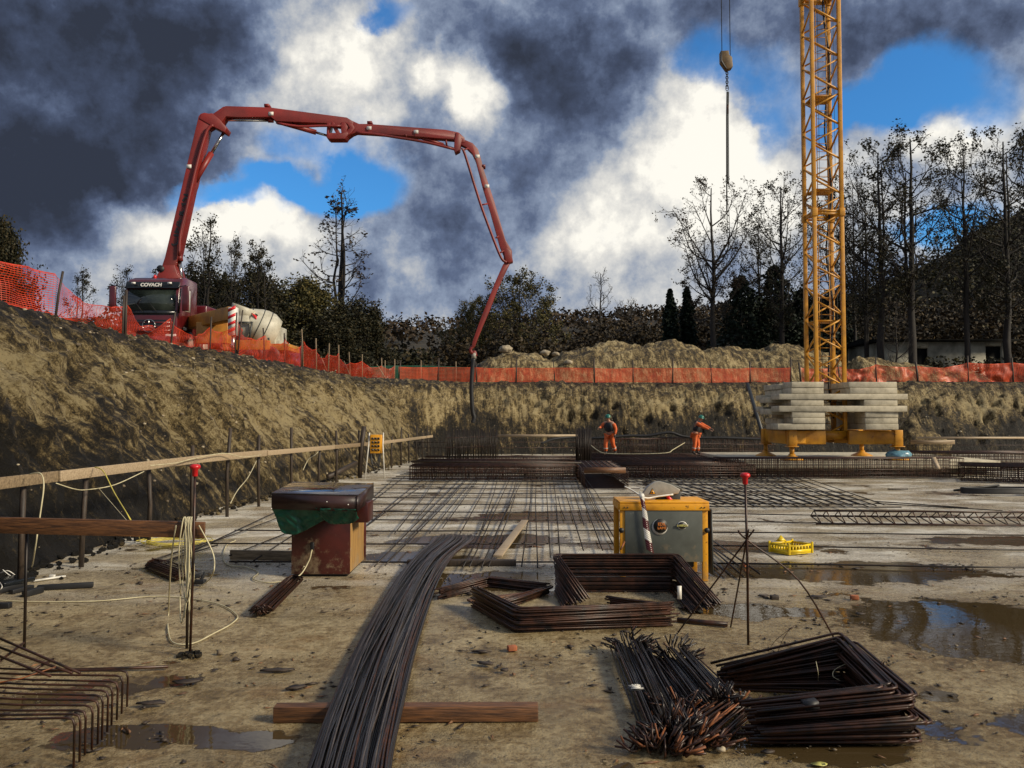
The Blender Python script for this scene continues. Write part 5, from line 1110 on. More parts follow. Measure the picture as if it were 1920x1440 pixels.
def LG(i, z): a, b_ = legs[i]; return cc+ux*mw*a+uy*mw*b_+Vector((0, 0, z))
z = zb0; secs = [(1.2, 9.75), (9.75, 18.3), (18.3, 27.0), (27.0, 35.7)]
for (z0, z1) in secs:
    sec = bpy.data.objects.new('mast_section', None); col.objects.link(sec); sec.parent = crane; sec.location = Vector((cc.x, cc.y, z0))-crane.location
    for i in range(4):
        g = MB(); g.beam(LG(i, z0+.006), LG(i, z1-.006), .135, .135, roll=-ang); g.obj('leg', M['crane_yellow'], sec, bevel=.01)
    nb = int(round((z1-z0)/bay)); bh = (z1-z0)/nb
    for f in range(4):
        i, j = f, (f+1) % 4
        for k in range(nb):
            za = z0+k*bh; zb_ = za+bh
            a, b_ = (LG(i, za+.05), LG(j, zb_-.05)) if (k+f) % 2 == 0 else (LG(j, za+.05), LG(i, zb_-.05))
            MB().beam(a, b_, .055, .055).obj('brace', M['crane_yellow'], sec)
        for zz in (z0+.05, z1-.05):
            MB().beam(LG(i, zz), LG(j, zz), .07, .07).obj('ring_bar', M['crane_yellow'], sec)
    for i in range(4):
        g = MB(); q_ = LG(i, z1); g.box(q_, (.20, .20, .30), ang); g.obj('joint_sleeve', M['crane_yellow'], sec, bevel=.01)
    # ladder, cage hoops and resting platform inside
    lx = cc+ux*.10+uy*.22; g = MB()
    for s in (-.2, .2): g.tube([lx+ux*s+Vector((0, 0, z0+.2)), lx+ux*s+Vector((0, 0, z1-.2))], .016, 5)
    zz = z0+.3
    while zz < z1-.3: g.tube([lx-ux*.2+Vector((0, 0, zz)), lx+ux*.2+Vector((0, 0, zz))], .012, 4); zz += .32
    g.obj('ladder', M['crane_yellow'], sec)
    for zz in np.arange(z0+1.4, z1-.3, .82):
        g = MB(); g.tube([lx+ux*.33*math.cos(a)-uy*.05+(-uy)*.45*math.sin(a)+Vector((0, 0, zz)) for a in np.linspace(0, math.pi, 9)], .010, 4); g.obj('hoop', M['grey_dark'], sec)
    g = MB(); 
    for sgn in (-.3, 0, .3): g.tube([lx+ux*sgn-uy*.48+Vector((0, 0, z0+1.4)), lx+ux*sgn-uy*.48+Vector((0, 0, z1-.4))], .008, 4)
    g.obj('cage_rods', M['grey_dark'], sec)
    for zz in (z0+.9, (z0+z1)/2+.2):
        g = MB(); g.box(cc+ux*-.05+uy*.0+Vector((0, 0, zz)), (.85, .85, .05), ang); g.obj('platform', M['crane_yellow'], sec)
MB().tube(smooth_path([LG(2, z)+Vector((-.12+.12*math.sin(z*1.3), -.1, 0)) for z in np.arange(2, 34, 1.1)], 3), .035, 6).obj('power_cable', M['black'], crane)
# jib far above the picture, with trolley
hkx = X(1364, Yc); zj = 36.2
g = MB(); g.box(cc+Vector((0, 0, 36.0)), (1.9, 1.9, .6)); g.obj('slewing_ring', M['crane_yellow'], crane, bevel=.05)
jib = MB()
for a, b_ in (((-.5, 0), (-.5, 0)), ((.5, 0), (.5, 0)), ((0, 1.1), (0, 1.1))): jib.beam(cc+Vector((1.5, a[0], zj+.4+a[1])), cc+Vector((-26, a[0], zj+.4+a[1])), .12, .12)
for k in range(26):
    for s in (-.5, .5): jib.beam(cc+Vector((1-k*1.04, s, zj+.4)), cc+Vector((.48-k*1.04, 0, zj+1.5)), .05, .05); jib.beam(cc+Vector((.48-k*1.04, 0, zj+1.5)), cc+Vector((-.04-k*1.04, s, zj+.4)), .05, .05)
jib.obj('jib', M['crane_yellow'], crane)
MB().box((hkx, Yc+.3, zj+.1), (1.2, 1.2, .3)).obj('trolley', M['crane_yellow'], crane)
for px in (1355, 1370.5):
    a = P(px, 100, Yc); MB().tube([(a.x, Yc+.1, a.z-.1), (a.x, Yc+.2, zj)], .016, 5).obj('hoist_rope', M['grey_dark'], crane)
g = MB(); g.prism([P(x, y, Yc+.0) for x, y in ((1351.5, 95), (1366.5, 94), (1368, 103), (1373, 106), (1374.5, 124), (1373, 127), (1363, 130), (1352, 115))], (0, .28, 0)); hb = g.obj('hook_block', M['hook_paint'], crane, bevel=.02)
MB().prism([P(x, y, Yc-.03) for x, y in ((1351.5, 95), (1354, 95), (1354, 113), (1363, 128), (1362, 130), (1352, 115))], (0, .03, 0)).obj('cheek_plate', M['black'], hb)
for k in range(8):
    c = P(1363.2, 133+k*4.2, Yc+.12); a2 = k % 2
    MB().tube([c+Vector((.045*math.cos(a)*(1 if a2 else .2), .045*math.cos(a)*(0 if a2 else 1), .07*math.sin(a))) for a in np.linspace(0, 6.2832, 13)], .016, 5).obj('chain_link', M['black'], hb)
c = P(1363.5, 158+8, Yc+.12); 
sl1 = thing('lifting_sling', P(1364, 200, Yc+.12), 'dark chain sling hanging from the crane hook between the thin trees', 'sling')
MB().tube([c+Vector((.055*math.cos(a), 0, .09*math.sin(a))) for a in np.linspace(0, 6.2832, 15)], .014, 5).obj('ring', M['grey_dark'], sl1)
MB().box(P(1364, 205, Yc+.12), (.09, .06, .34)).obj('hook', M['rust'], sl1, bevel=.01)
for k, (x0, x1, yb) in enumerate(((1362.5, 1363.5, 438), (1365.5, 1366.5, 350), (1363.8, 1364.5, 345), (1361.9, 1362.2, 400))): MB().tube([P(x0+.8, 172, Yc+.12), P(x0, 215, Yc+.10+k*.02), P(x1, yb, Yc+.1+k*.02)], .017, 5).obj('chain', M['grey_dark'], sl1)
# cross base
g = MB()
for s in (-1, 1):
    for (a, b_) in (((-2.45, -.95), (2.45, .75)),):
        pass
base_pts = [(-1.67, -1.1), (2.18, -1.1), (2.18, 2.0), (-1.67, 2.0)]
for i, (x, y) in enumerate(base_pts):
    q_ = cc+Vector((x, y, 0)); g = MB(); g.beam(cc+Vector((x*.12, y*.12, 1.32)), q_+Vector((0, 0, 1.32)), .30, .46); g.obj('base_beam', M['crane_yellow'], crane, bevel=.02)
    g = MB(); g.box(q_+Vector((0, 0, 1.30)), (.30, .30, .58)); g.box(q_+Vector((0, 0, .99)), (.40, .40, .04)); g.obj('corner_post', M['crane_yellow'], crane, bevel=.02)
    g = MB(); g.tube([q_+Vector((0, 0, 1.0)), q_+Vector((0, 0, zp+.15))], .085, 10); g.lathe(q_+Vector((0, 0, zp+.002)), [(.42, 0), (.40, .03), (.13, .16), (.12, .22)], 12); g.obj('screw_jack', M['crane_yellow'], crane)
for (a, b_) in ((0, 1), (1, 2), (2, 3), (3, 0)):
    p0 = cc+Vector((base_pts[a][0]*.98, .45+(base_pts[a][1]-.45)*.80, 1.31)); p1 = cc+Vector((base_pts[b_][0]*.98, .45+(base_pts[b_][1]-.45)*.80, 1.31)); dd_ = (p1-p0).normalized()
    if a == 0:
        MB().beam(p0+dd_*.175, p0+dd_*1.30, .20, .50).obj('side_beam', M['crane_yellow'], crane, bevel=.015); MB().beam(p1-dd_*1.62, p1-dd_*.175, .20, .50).obj('side_beam', M['crane_yellow'], crane, bevel=.015)
    else: MB().beam(p0+dd_*.175, p1-dd_*.175, .20, .50).obj('side_beam', M['crane_yellow'], crane, bevel=.015)
MB().box(cc+Vector((0, 0, 1.4)), (1.35, 1.35, .3), ang).obj('mast_foot', M['crane_yellow'], crane)
# ballast: every block a thing of its own
proto = None; rr = random.Random(2)
def block(label, x0, x1, y0, y1, ztop_, h=.205):
    g = MB(); g.box(((x0+x1)/2, (y0+y1)/2, ztop_-h/2), (x1-x0, y1-y0, h), rr.gauss(0, .006)); o = g.obj('ballast_block', M['concrete'], bevel=.018)
    return tag(o, label, 'concrete block', 'concrete ballast blocks on the crane base')
Yb = Yc+.3-1.45; zl = [P(1550, y, Yb).z for y in (716, 727, 738.5, 749.5, 761, 772.5, 783.5, 794.5, 806)]
names = ['topmost', 'second from the top', 'third from the top', 'fourth from the top', 'fifth from the top', 'sixth from the top', 'seventh from the top', 'lowest']
for k in range(8):
    zt_ = zl[k]; h = zl[k]-zl[k+1]-.006
    if k in (2, 4):
        block('long pale concrete slab spanning both stacks, %s layer' % names[k], X(1461, Yb), X(1702-(2 if k == 4 else 0), Yb), Yb-.03*k/4, Yb+.95, zt_, h)
        block('long rear slab spanning both stacks behind the %s layer' % names[k], X(1461, Yb), X(1700, Yb), Yb+2.0, Yb+2.9, zt_, h)
        block('short block end sticking out left of the %s layer' % names[k], X(1424, Yb+1.98), X(1424, Yb+1.98)+.75, Yb+.96, Yb+1.98, zt_-.10, h)
    else:
        xl = [1484, 1484, 0, 1483, 0, 1485, 1486, 1458][k]
        block('front block in the left stack, %s' % names[k], X(xl, Yb), X(1545+(k > 4)*2, Yb), Yb+.02*(k % 2), Yb+.98, zt_, h)
        block('outer rear block of the left stack, %s' % names[k], X([1432, 1434, 0, 1440, 0, 1446, 1434, 1436][k], Yb+2.9), X(1545, Yb), Yb+1.0, Yb+2.9, zt_-.03, h)
        xr = [1592, 1594, 0, 1620, 0, 1622, 1622, 1622][k]
        block('front block in the right stack, %s' % names[k], X(xr, Yb), X(1683+(k > 4), Yb), Yb+.02*((k+1) % 2), Yb+.98, zt_, h)
        block('rear block of the right stack, %s' % names[k], X(xr, Yb), X(1684, Yb), Yb+1.0, Yb+2.9, zt_-.01, h)
# things on the pad
q_ = Vector((X(1683, 30.2), 30.2, zp)); v, f = lump((q_.x, q_.y, zp+.13), (.42, .3, .24), 3, 3); tag(MB().add(v, t=f).obj('plastic_sheet', M['blue_bag']), 'crumpled pale blue plastic sheet round the right foot of the crane', 'plastic sheet')
g = MB(); rr = random.Random(12)
for k in range(16): a = rr.uniform(-1.2, 2.0); g.tube(smooth_path([(cxm+a+rr.gauss(0, .5), 30.4+rr.gauss(0, .2), zp+.03+.03*rr.random()) for _ in range(5)], 4), .02, 5)
tag(g.obj('hose_tangle', M['black'], smooth=True), 'tangle of black hoses lying on the pad under the crane base', 'hoses')
# ================================================================ people
def skinned(name, pts, edges, m, parent, root_i=0, sub=1):
    me = bpy.data.meshes.new(name); me.from_pydata([p[:3] for p in pts], edges, []); tmp = bpy.data.objects.new('tmp', me); col.objects.link(tmp)
    md = tmp.modifiers.new('Skin', 'SKIN'); md.use_smooth_shade = True
    sv = me.skin_vertices[0].data
    for i, p in enumerate(pts):
        r_ = p[3]; sv[i].radius = (r_, p[4] if len(p) > 4 else r_); sv[i].use_root = (i == root_i)
    sd = tmp.modifiers.new('Sub', 'SUBSURF'); sd.levels = sub; sd.render_levels = sub
    bpy.context.view_layer.update()
    out = bpy.data.meshes.new_from_object(tmp.evaluated_get(bpy.context.evaluated_depsgraph_get())); bpy.data.objects.remove(tmp)
    out.materials.clear(); out.materials.append(m); o = bpy.data.objects.new(name, out); col.objects.link(o); o.parent = parent; return o
def person(label, loc, rz, J):
    """J: joints in the figure's own frame (x = its left, -y = its front, z = up)"""
    root = thing('person', loc, label, 'person', 'workers in orange and black on the cages', rz)
    names_ = list(J); V = {k: Vector(J[k]) for k in J}
    pts = []; E = []; idx = {}
    def add(k, p, r_, r2=None): idx[k] = len(pts); pts.append((p[0], p[1], p[2], r_, r2 or r_)); return idx[k]
    pel = add('pel', V['pel'], .15, .11); ch1 = add('w', V['pel'].lerp(V['chest'], .5), .14, .10); ch = add('chest', V['chest'], .17, .115); nk = add('neck', V['neck'], .06)
    hd0 = add('jaw', V['neck'].lerp(V['head'], .5), .062, .07); hd = add('head', V['head'], .078, .095); ht = add('crown', V['head']+(V['head']-V['neck']).normalized()*.085, .06, .07)
    E += [(pel, ch1), (ch1, ch), (ch, nk), (nk, hd0), (hd0, hd), (hd, ht)]
    for s in 'LR':
        sh = add('sh'+s, V['sh'+s], .07); el = add('el'+s, V['el'+s], .048); wr = add('wr'+s, V['wr'+s], .032); pm = add('pm'+s, V['wr'+s]+(V['wr'+s]-V['el'+s]).normalized()*.07, .040, .022)
        E += [(ch, sh), (sh, el), (el, wr), (wr, pm)]
        d = (V['wr'+s]-V['el'+s]).normalized(); sd = d.cross(Vector((0, 1, 0))).normalized(); dn = Vector((0, 0, -1))
        pmv = Vector(pts[pm][:3])
        for k, (o_, ln) in enumerate(((-.030, .065), (-.010, .078), (.010, .072), (.030, .055))):
            a = add('f%d%s' % (k, s), pmv+sd*o_+d*.035, .009); b = add('g%d%s' % (k, s), pmv+sd*o_+d*(.035+ln*.5)+dn*.008, .008); c = add('h%d%s' % (k, s), pmv+sd*o_+d*(.03+ln*.85)+dn*.03, .007)
            E += [(pm, a), (a, b), (b, c)]
        a = add('t0'+s, pmv-sd*.045-d*.01, .011); b = add('t1'+s, pmv-sd*.06+d*.03+dn*.01, .009); E += [(pm, a), (a, b)]
        hp = add('hp'+s, V['hp'+s], .095); kn = add('kn'+s, V['kn'+s], .062); an = add('an'+s, V['an'+s], .042); to = add('to'+s, V['to'+s], .042, .03)
        E += [(pel, hp), (hp, kn), (kn, an), (an, to)]
    # nose
    f = Vector(J['face']).normalized(); hv = V['head']
    body = skinned('body', pts, E, M['skin'], root, pel, 1)
    for o_, s_ in ((Vector((0, 0, -.015))+f*.088, .016),): v, ff = lump(hv+o_, (s_, s_*1.2, s_*1.4), 1, 1); g = MB(); g.add(v, t=ff); side = f.cross(Vector((0, 0, 1))).normalized()
    nose = bpy.data.meshes.new('nose')
    def child(name, g, m):
        o = g.obj(name, m); o.parent = root; return o
    child('nose', g, M['skin'])
    g = MB()
    for k in (-1, 1): v, ff = lump(hv+f*.083+side*.032*k+Vector((0, 0, .018)), (.011, .011, .008), 2, 1); g.add(v, t=ff)
    child('eyes', g, M['boot'])
    g = MB(); v, ff = lump(hv+f*.082+Vector((0, 0, -.052)), (.022, .012, .006), 2, 1); g.add(v, t=ff); child('mouth', g, M['brick'])
    g = MB()
    for k in (-1, 1): v, ff = lump(hv+side*.085*k-f*.005, (.012, .02, .03), 2, 1); g.add(v, t=ff)
    child('ears', g, M['skin'])
    # clothing: jacket sleeves, padded vest, trousers, gloves, boots, helmet
    for s in 'LR':
        skinned('sleeve', [(*V['sh'+s], .115), (*V['el'+s], .078), (*(V['el'+s].lerp(V['wr'+s], .55)), .058), (*(V['el'+s].lerp(V['wr'+s], .97)), .050)], [(0, 1), (1, 2), (2, 3)], M['hivis'], root)
        d = (V['wr'+s]-V['el'+s]).normalized(); skinned('glove', [(*V['wr'+s], .042), (*(V['wr'+s]+d*.07), .052, .035), (*(V['wr'+s]+d*.14), .03, .022)], [(0, 1), (1, 2)], M['boot'], root)
        a, t = V['an'+s], V['to'+s]; skinned('boot', [(*(V['kn'+s].lerp(a, .75)), .062), (*a, .06), (*a.lerp(t, .5), .055, .045), (*t, .05, .04)], [(0, 1), (1, 2), (2, 3)], M['boot'], root)
        g = MB(); k1 = V['kn'+s].lerp(a, .45); k2 = V['kn'+s].lerp(a, .52); g.tube([k1, k2], .096, 12); child('reflective_band', g, M['reflect'])
    pts = [(*(V['pel']+Vector((0, 0, .08))), .23, .18)]; E = []
    for s in 'LR':
        b0 = len(pts); pts += [(*V['hp'+s], .15), (*V['hp'+s].lerp(V['kn'+s], .5), .125), (*V['kn'+s], .092), (*V['kn'+s].lerp(V['an'+s], .5), .088), (*V['kn'+s].lerp(V['an'+s], .88), .085)]; E += [(0, b0), (b0, b0+1), (b0+1, b0+2), (b0+2, b0+3), (b0+3, b0+4)]
    skinned('trousers', pts, E, M['hivis'], root)
    w0 = V['pel']+Vector((0, 0, .06)); skinned('vest', [(*w0, .225, .18), (*V['pel'].lerp(V['chest'], .5), .235, .19), (*V['chest'], .26, .20), (*V['neck'].lerp(V['chest'], .20), .13, .12), (*V['shL'].lerp(V['chest'], .10), .145), (*V['shR'].lerp(V['chest'], .10), .145)], [(0, 1), (1, 2), (2, 3), (2, 4), (2, 5)], M['vest'], root)
    g = MB(); ax = (V['head']-V['neck']).normalized(); ax = (ax+Vector((0, 0, 1))).normalized(); x_ = ax.cross(f).normalized(); y_ = x_.cross(ax)
    g.lathe(hv+ax*.035, [(.150, .0), (.128, .012), (.124, .06), (.10, .105), (.055, .13), (.01, .137)], 20, M3=[[x_[i], -y_[i], ax[i]] for i in range(3)]); child('helmet', g, M['helmet'])
    return root
zc = .38
# walking toward the left, near arm hanging, far arm bent up
person('worker walking to the left, green helmet, one arm bent up, standing left of the other', (X(1143, 36.4), 36.4, zc), R(-38), dict(pel=(0, .0, .95), chest=(0, -.06, 1.36), neck=(0, -.10, 1.50), head=(0, -.15, 1.63), face=(0, -1, -.25),
    shL=(.20, -.06, 1.42), elL=(.30, .03, 1.14), wrL=(.30, -.06, .90), shR=(-.20, -.06, 1.42), elR=(-.34, -.16, 1.22), wrR=(-.30, -.38, 1.20),
    hpL=(.10, 0, .90), knL=(.14, .02, .50), anL=(.16, .24, .12), toL=(.16, .12, .05), hpR=(-.10, 0, .90), knR=(-.12, -.16, .50), anR=(-.12, -.12, .10), toR=(-.12, -.27, .04)))
person('worker facing right with an arm stretched out, green helmet, right of the other', (X(1305, 36.6), 36.6, zc), R(62), dict(pel=(0, .05, .95), chest=(0, -.04, 1.36), neck=(0, -.12, 1.49), head=(0, -.21, 1.60), face=(0, -1, -.5),
    shL=(.19, -.06, 1.41), elL=(.22, -.34, 1.28), wrL=(.16, -.60, 1.17), shR=(-.19, -.06, 1.41), elR=(-.23, -.34, 1.26), wrR=(-.20, -.62, 1.14),
    hpL=(.10, .05, .90), knL=(.15, -.04, .50), anL=(.16, -.02, .10), toL=(.17, -.18, .04), hpR=(-.10, .05, .90), knR=(-.15, .02, .50), anR=(-.17, .10, .10), toR=(-.18, -.05, .04)))
# ================================================================ covered carpenter's table
A = G(546, 1081); B_ = G(656, 1081); Cx = G(682, 1058)
ex = (B_-A); wx = ex.length; ex.normalize(); ey = Vector((-ex.y, ex.x, 0)); dep = 1.0; zl_ = .98
tb = thing('covered_table', (A+B_)/2+ey*.5, 'red brown plywood site table with wet lid and green tarpaulin, standing left of centre', 'site table')
def TB(x, y, z): return A+ex*x+ey*y+Vector((0, 0, z))
g = MB(); g.prism([TB(0, 0, .03), TB(wx, 0, .03), TB(wx, 0, zl_), TB(0, 0, zl_)], ey*.02); g.obj('front_panel', M['formply'], tb, bevel=.003)
g = MB(); g.prism([TB(wx+.002, .02, .05), TB(wx+.002, dep, .05), TB(wx+.002, dep, zl_), TB(wx+.002, .02, zl_)], -ex*.02); g.obj('side_panel', M['ply_raw'], tb, bevel=.003)
g = MB(); g.prism([TB(.0, .022, .03), TB(.0, dep, .03), TB(.0, dep, zl_), TB(.0, .022, zl_)], ex*.02); g.obj('side_panel', M['formply'], tb)
g = MB(); g.prism([TB(.02, dep, .03), TB(wx+.03, dep, .03), TB(wx+.03, dep, zl_), TB(.02, dep, zl_)], ey*.02); g.obj('back_panel', M['formply'], tb)
g = MB(); g.prism([TB(.02, .03, 0), TB(wx-.04, .03, 0), TB(wx-.04, dep-.02, 0), TB(.02, dep-.02, 0)], (0, 0, .04)); g.obj('plinth', M['black'], tb)
# lid: shallow box turned upside down, wet on top
zt_ = 1.135; L1 = P(509, 923, 0.001*0+10.62); 
c1_ = G(509, 924, zt_); c2_ = G(671, 928, zt_); c3_ = G(701, 906, zt_); c4_ = G(549, 903, zt_)
g = MB(); g.prism([c1_, c2_, c3_, c4_], (0, 0, -.018)); lid = g.obj('lid', M['wet_top'], tb, bevel=.004)
lh = .205
for (p0, p1) in ((c1_, c2_), (c2_, c3_), (c3_, c4_), (c4_, c1_)):
    d_ = (p1-p0).normalized(); nn = Vector((-d_.y, d_.x, 0)); q0 = p0+Vector((0, 0, -.0185))+d_*.001; q1 = p1+Vector((0, 0, -.0185))-d_*.019
    g = MB(); g.prism([q0, q1, q1-Vector((0, 0, lh-.02)), q0-Vector((0, 0, lh-.02))], nn*.018); g.obj('lid_side', M['formply_dark'], tb)
g = MB()
for (px, py) in ((613, 933), (653, 938), (509, 945)): v, f = lump(G(px, py, zt_)-Vector((0, .0, .05)), (.008, .008, .008), 1, 1); g.add(v, t=f)
g.obj('nail_heads', M['white'], tb)
# tarp: folded sheet under the lid at the front, pulled up to the right
fd = (c2_-c1_).normalized(); fn = Vector((fd.y, -fd.x, 0)); ztp = zt_-lh+.03
def tarp(tab, m, off, seed, n=44, k=14):
    V = []; Wd = (c2_-c1_).length
    for i in range(n+1):
        t = i/n; x = tab[0][0]+(tab[-1][0]-tab[0][0])*t; dn = interp(x, tab)
        for j in range(k+1):
            s = j/k; q = c1_+fd*(x*Wd); fo = .035*mnoise.noise((t*6+s*2.5, s*2, seed))+.018*mnoise.noise((t*17-s*6, s*5, seed+2))
            V.append(Vector((q.x, q.y, ztp-dn*s))+fn*(off+fo-.10*s*(1 if x > .25 else .3))+fd*(.10*s*(1-t)*.9))
    ii, jj = np.meshgrid(np.arange(n), np.arange(k), indexing='ij'); q_ = (ii*(k+1)+jj).ravel(); g = MB(); g.add([tuple(v) for v in V], np.stack([q_, q_+1, q_+k+2, q_+k+1], 1))
    o = g.obj('tarpaulin', m, tb, smooth=True); sm = o.modifiers.new('solid', 'SOLIDIFY'); sm.thickness = .004; return o
tarp([(-.005, .25), (.03, .32), (.10, .345), (.2, .35), (.34, .28), (.50, .19), (.62, .12), (.74, .10)], M['tarp'], -.02, 3)
tarp([(.52, .17), (.60, .205), (.72, .20), (.84, .195), (.93, .165), (.98, .12)], M['tarp'], .015, 9, 30, 10)
tarp([(-.01, .22), (.05, .28), (.12, .30), (.2, .30)], M['formply_dark'], -.10, 12, 12, 8)
p0 = G(678, 958, .9); g = MB(); q = TB(wx+.03, .30, .80); g.box(q+ex*.10+Vector((0, 0, .02)), (.17, .42, .26), math.atan2(ex.y, ex.x)); g.obj('side_box', M['formply'], tb, bevel=.004)
g = MB(); g.tube(smooth_path([TB(wx*.36, -.01, .36), TB(wx*.36, -.06, .33), TB(wx*.33, -.10, .22), TB(wx*.22, -.22, .06), TB(.02, -.34, .015)], 5), .009, 6); g.obj('power_lead', M['cable'], tb, smooth=True)
g = MB(); g.box(TB(wx*.36, -.02, .40), (.05, .04, .10), 0); g.obj('plug', M['black'], tb, bevel=.01)
tag(MB().beam(G(432, 1040, .07), G(548, 1042, .07), .05, .14).obj('board', M['wood_side'], bevel=.003), 'greyish board on edge running left from the covered table', 'board', 'boards lying on the slab')

# ================================================================ yellow site saw
S0 = G(1163, 1082); S1 = G(1323, 1084); Ys_ = S0.y; sw = 1.12; sx0 = X(1162, 10.6); 
saw = thing('site_saw', (sx0+sw/2, 10.9, 0), 'yellow framed site table saw with grey panel and blade guard, right of centre', 'table saw')
zT = CAMZ-(943-780)/F*10.6; Yf = 10.6; Yk = 11.25
def SW(x, y, z): return Vector((sx0+x, Yf+y, z))
g = MB(); g.box(SW(sw/2, .32, zT+.012), (sw+.02, .68, .024)); g.obj('table_top', M['yellow'], saw, bevel=.004)
for (x, y) in ((.03, .0), (sw-.04, .0), (.03, .62), (sw-.04, .62)):
    g = MB(); zb_ = 0; g.prism([SW(x-.035, y, zb_), SW(x+.035, y, zb_), SW(x+.035, y, zT-.09), SW(x-.035, y, zT-.09)], (0, .05, 0)); g.obj('leg', M['yellow'], saw, bevel=.004)
g = MB(); g.box(SW(sw/2, .0, zT-.045), (sw+.02, .05, .085)); fr = g.obj('front_rail', M['yellow'], saw, bevel=.004)
g = MB()
for x in (.05, .09, sw-.09, sw-.05): g.lathe(SW(x, -.03, zT-.05), [(.009, -.004), (.009, .008)], 8, M3=[[1, 0, 0], [0, 0, 1], [0, -1, 0]])
g.obj('bolts', M['black'], fr)
for x in (0, sw): MB().box(SW(x, .33, zT-.045), (.04, .60, .08)).obj('side_rail', M['yellow'], saw, bevel=.004)
g = MB(); g.box(SW(sw/2-.01, -.008, zT-.088-.325), (.985, .014, .65)); pn = g.obj('front_panel', M['panel_grey'], saw, bevel=.003)
for x in (.012, sw-.018): MB().lathe(SW(x, -.01, zT-.34), [(.033, -.014), (.033, .014)], 14, M3=[[1, 0, 0], [0, 0, 1], [0, -1, 0]]).obj('fixing_hole', M['black'], saw)
g = MB(); g.prism([SW(sw+.045, .0, .08), SW(sw+.045, .5, .06), SW(sw+.035, .5, zT-.08), SW(sw+.035, .0, zT-.08)], (.02, 0, 0)); g.obj('side_panel', M['grey_dark'], saw)
g = MB(); g.box(SW(sw/2, .33, .38), (.8, .45, .45)); g.obj('motor_box', M['black'], saw, bevel=.02)
# badge
def disc(parent, name, c, r_, m, y=0.0, sq=1.0): return MB().prism([c+Vector((r_*math.cos(a), y, r_*sq*math.sin(a))) for a in np.linspace(0, 2*math.pi, 33)[:-1]], (0, .003, 0)).obj(name, m, parent)
bc = P(1238, 986, Yf-.02); bc.y = Yf-.0235
disc(pn, 'badge_ring', bc+Vector((-.008, 0, -.014)), .100, M['white'])
disc(pn, 'badge_disc', bc+Vector((.002, -.004, 0)), .090, M['text_black'])
text_mesh('badge_lettering', 'EDIL', .052, M['text_orange'], pn, bc+Vector((.018, -.009, .022)), (1, 0, 0), (0, 0, 1), .001, bold=.001)
text_mesh('badge_lettering', 'LAME', .047, M['text_orange'], pn, bc+Vector((.020, -.009, -.027)), (1, 0, 0), (0, 0, 1), .001, bold=.0008)
sc_ = P(1279, 985, Yf-.02); sc_.y = Yf-.0235
disc(pn, 'sticker', sc_, .062, M['white'], sq=.82); disc(pn, 'sticker_oval', sc_+Vector((0, -.004, 0)), .054, M['text_black'], sq=.82)
MB().box(sc_+Vector((0, -.007, -.003)), (.15, .004, .028)).obj('sticker_band', M['grey_light'], pn)
text_mesh('sticker_lettering', 'LaMBDA', .036, M['leaf_yellow'], pn, sc_+Vector((0, -.012, -.003)), (1, 0, 0), (0, 0, 1), .001, bold=.002)
# blade and guard
gy = .22
go = [(1203, 934), (1206, 925), (1212, 915), (1220, 908), (1230, 903.5), (1238, 902.5), (1258, 908), (1276, 918), (1272, 926), (1240, 929), (1222, 932)]
g = MB(); g.prism([P(x, y, Yf+gy) for x, y in go], (0, .09, 0)); gd = g.obj('blade_guard', M['grey_light'], saw, bevel=.01)
g = MB(); g.prism([P(x, y, Yf+gy+.095) for x, y in ((1232, 902), (1252, 903), (1279, 915), (1279, 923), (1262, 912), (1238, 905))], (0, .05, 0)); g.obj('guard_edge', M['grey_dark'], gd)
tri = [P(1217, 926.5, Yf+gy), P(1229.5, 926.5, Yf+gy), P(1223.2, 915.5, Yf+gy)]
g = MB(); g.prism([p+Vector((0, -.004, 0)) for p in tri], (0, .003, 0)); g.obj('warning_sign', M['text_black'], gd)
cen_ = (tri[0]+tri[1]+tri[2])/3; g = MB(); g.prism([cen_+(p-cen_)*.78+Vector((0, -.008, 0)) for p in tri], (0, .003, 0)); g.obj('warning_face', M['yellow'], gd)
g = MB(); g.lathe(cen_+Vector((0, -.011, -.002)), [(.011, -.002), (.011, .002)], 8, M3=[[1, 0, 0], [0, 0, 1], [0, -1, 0]]); g.obj('warning_mark', M['text_black'], gd)
bcn = SW(.62, gy+.05, zT-.06); g = MB(); g.lathe(bcn, [(.155, -.0016), (.155, .0016)], 40, M3=[[1, 0, 0], [0, 0, 1], [0, -1, 0]]); g.obj('saw_blade', M['grey_dark'], saw)
g = MB(); g.prism([P(x, y, Yf+gy+.02) for x, y in ((1248, 930), (1255, 930), (1261, 936), (1264, 943), (1257, 944), (1252, 936))], (0, .05, 0)); g.obj('splitter', M['red_cap'], saw)
g = MB(); g.prism([P(x, y, Yf+gy+.03) for x, y in ((1250, 926), (1276, 924), (1276, 936), (1279, 943), (1262, 943), (1258, 935))], (0, .04, 0)); g.obj('guard_bracket', M['grey_dark'], saw, bevel=.005)
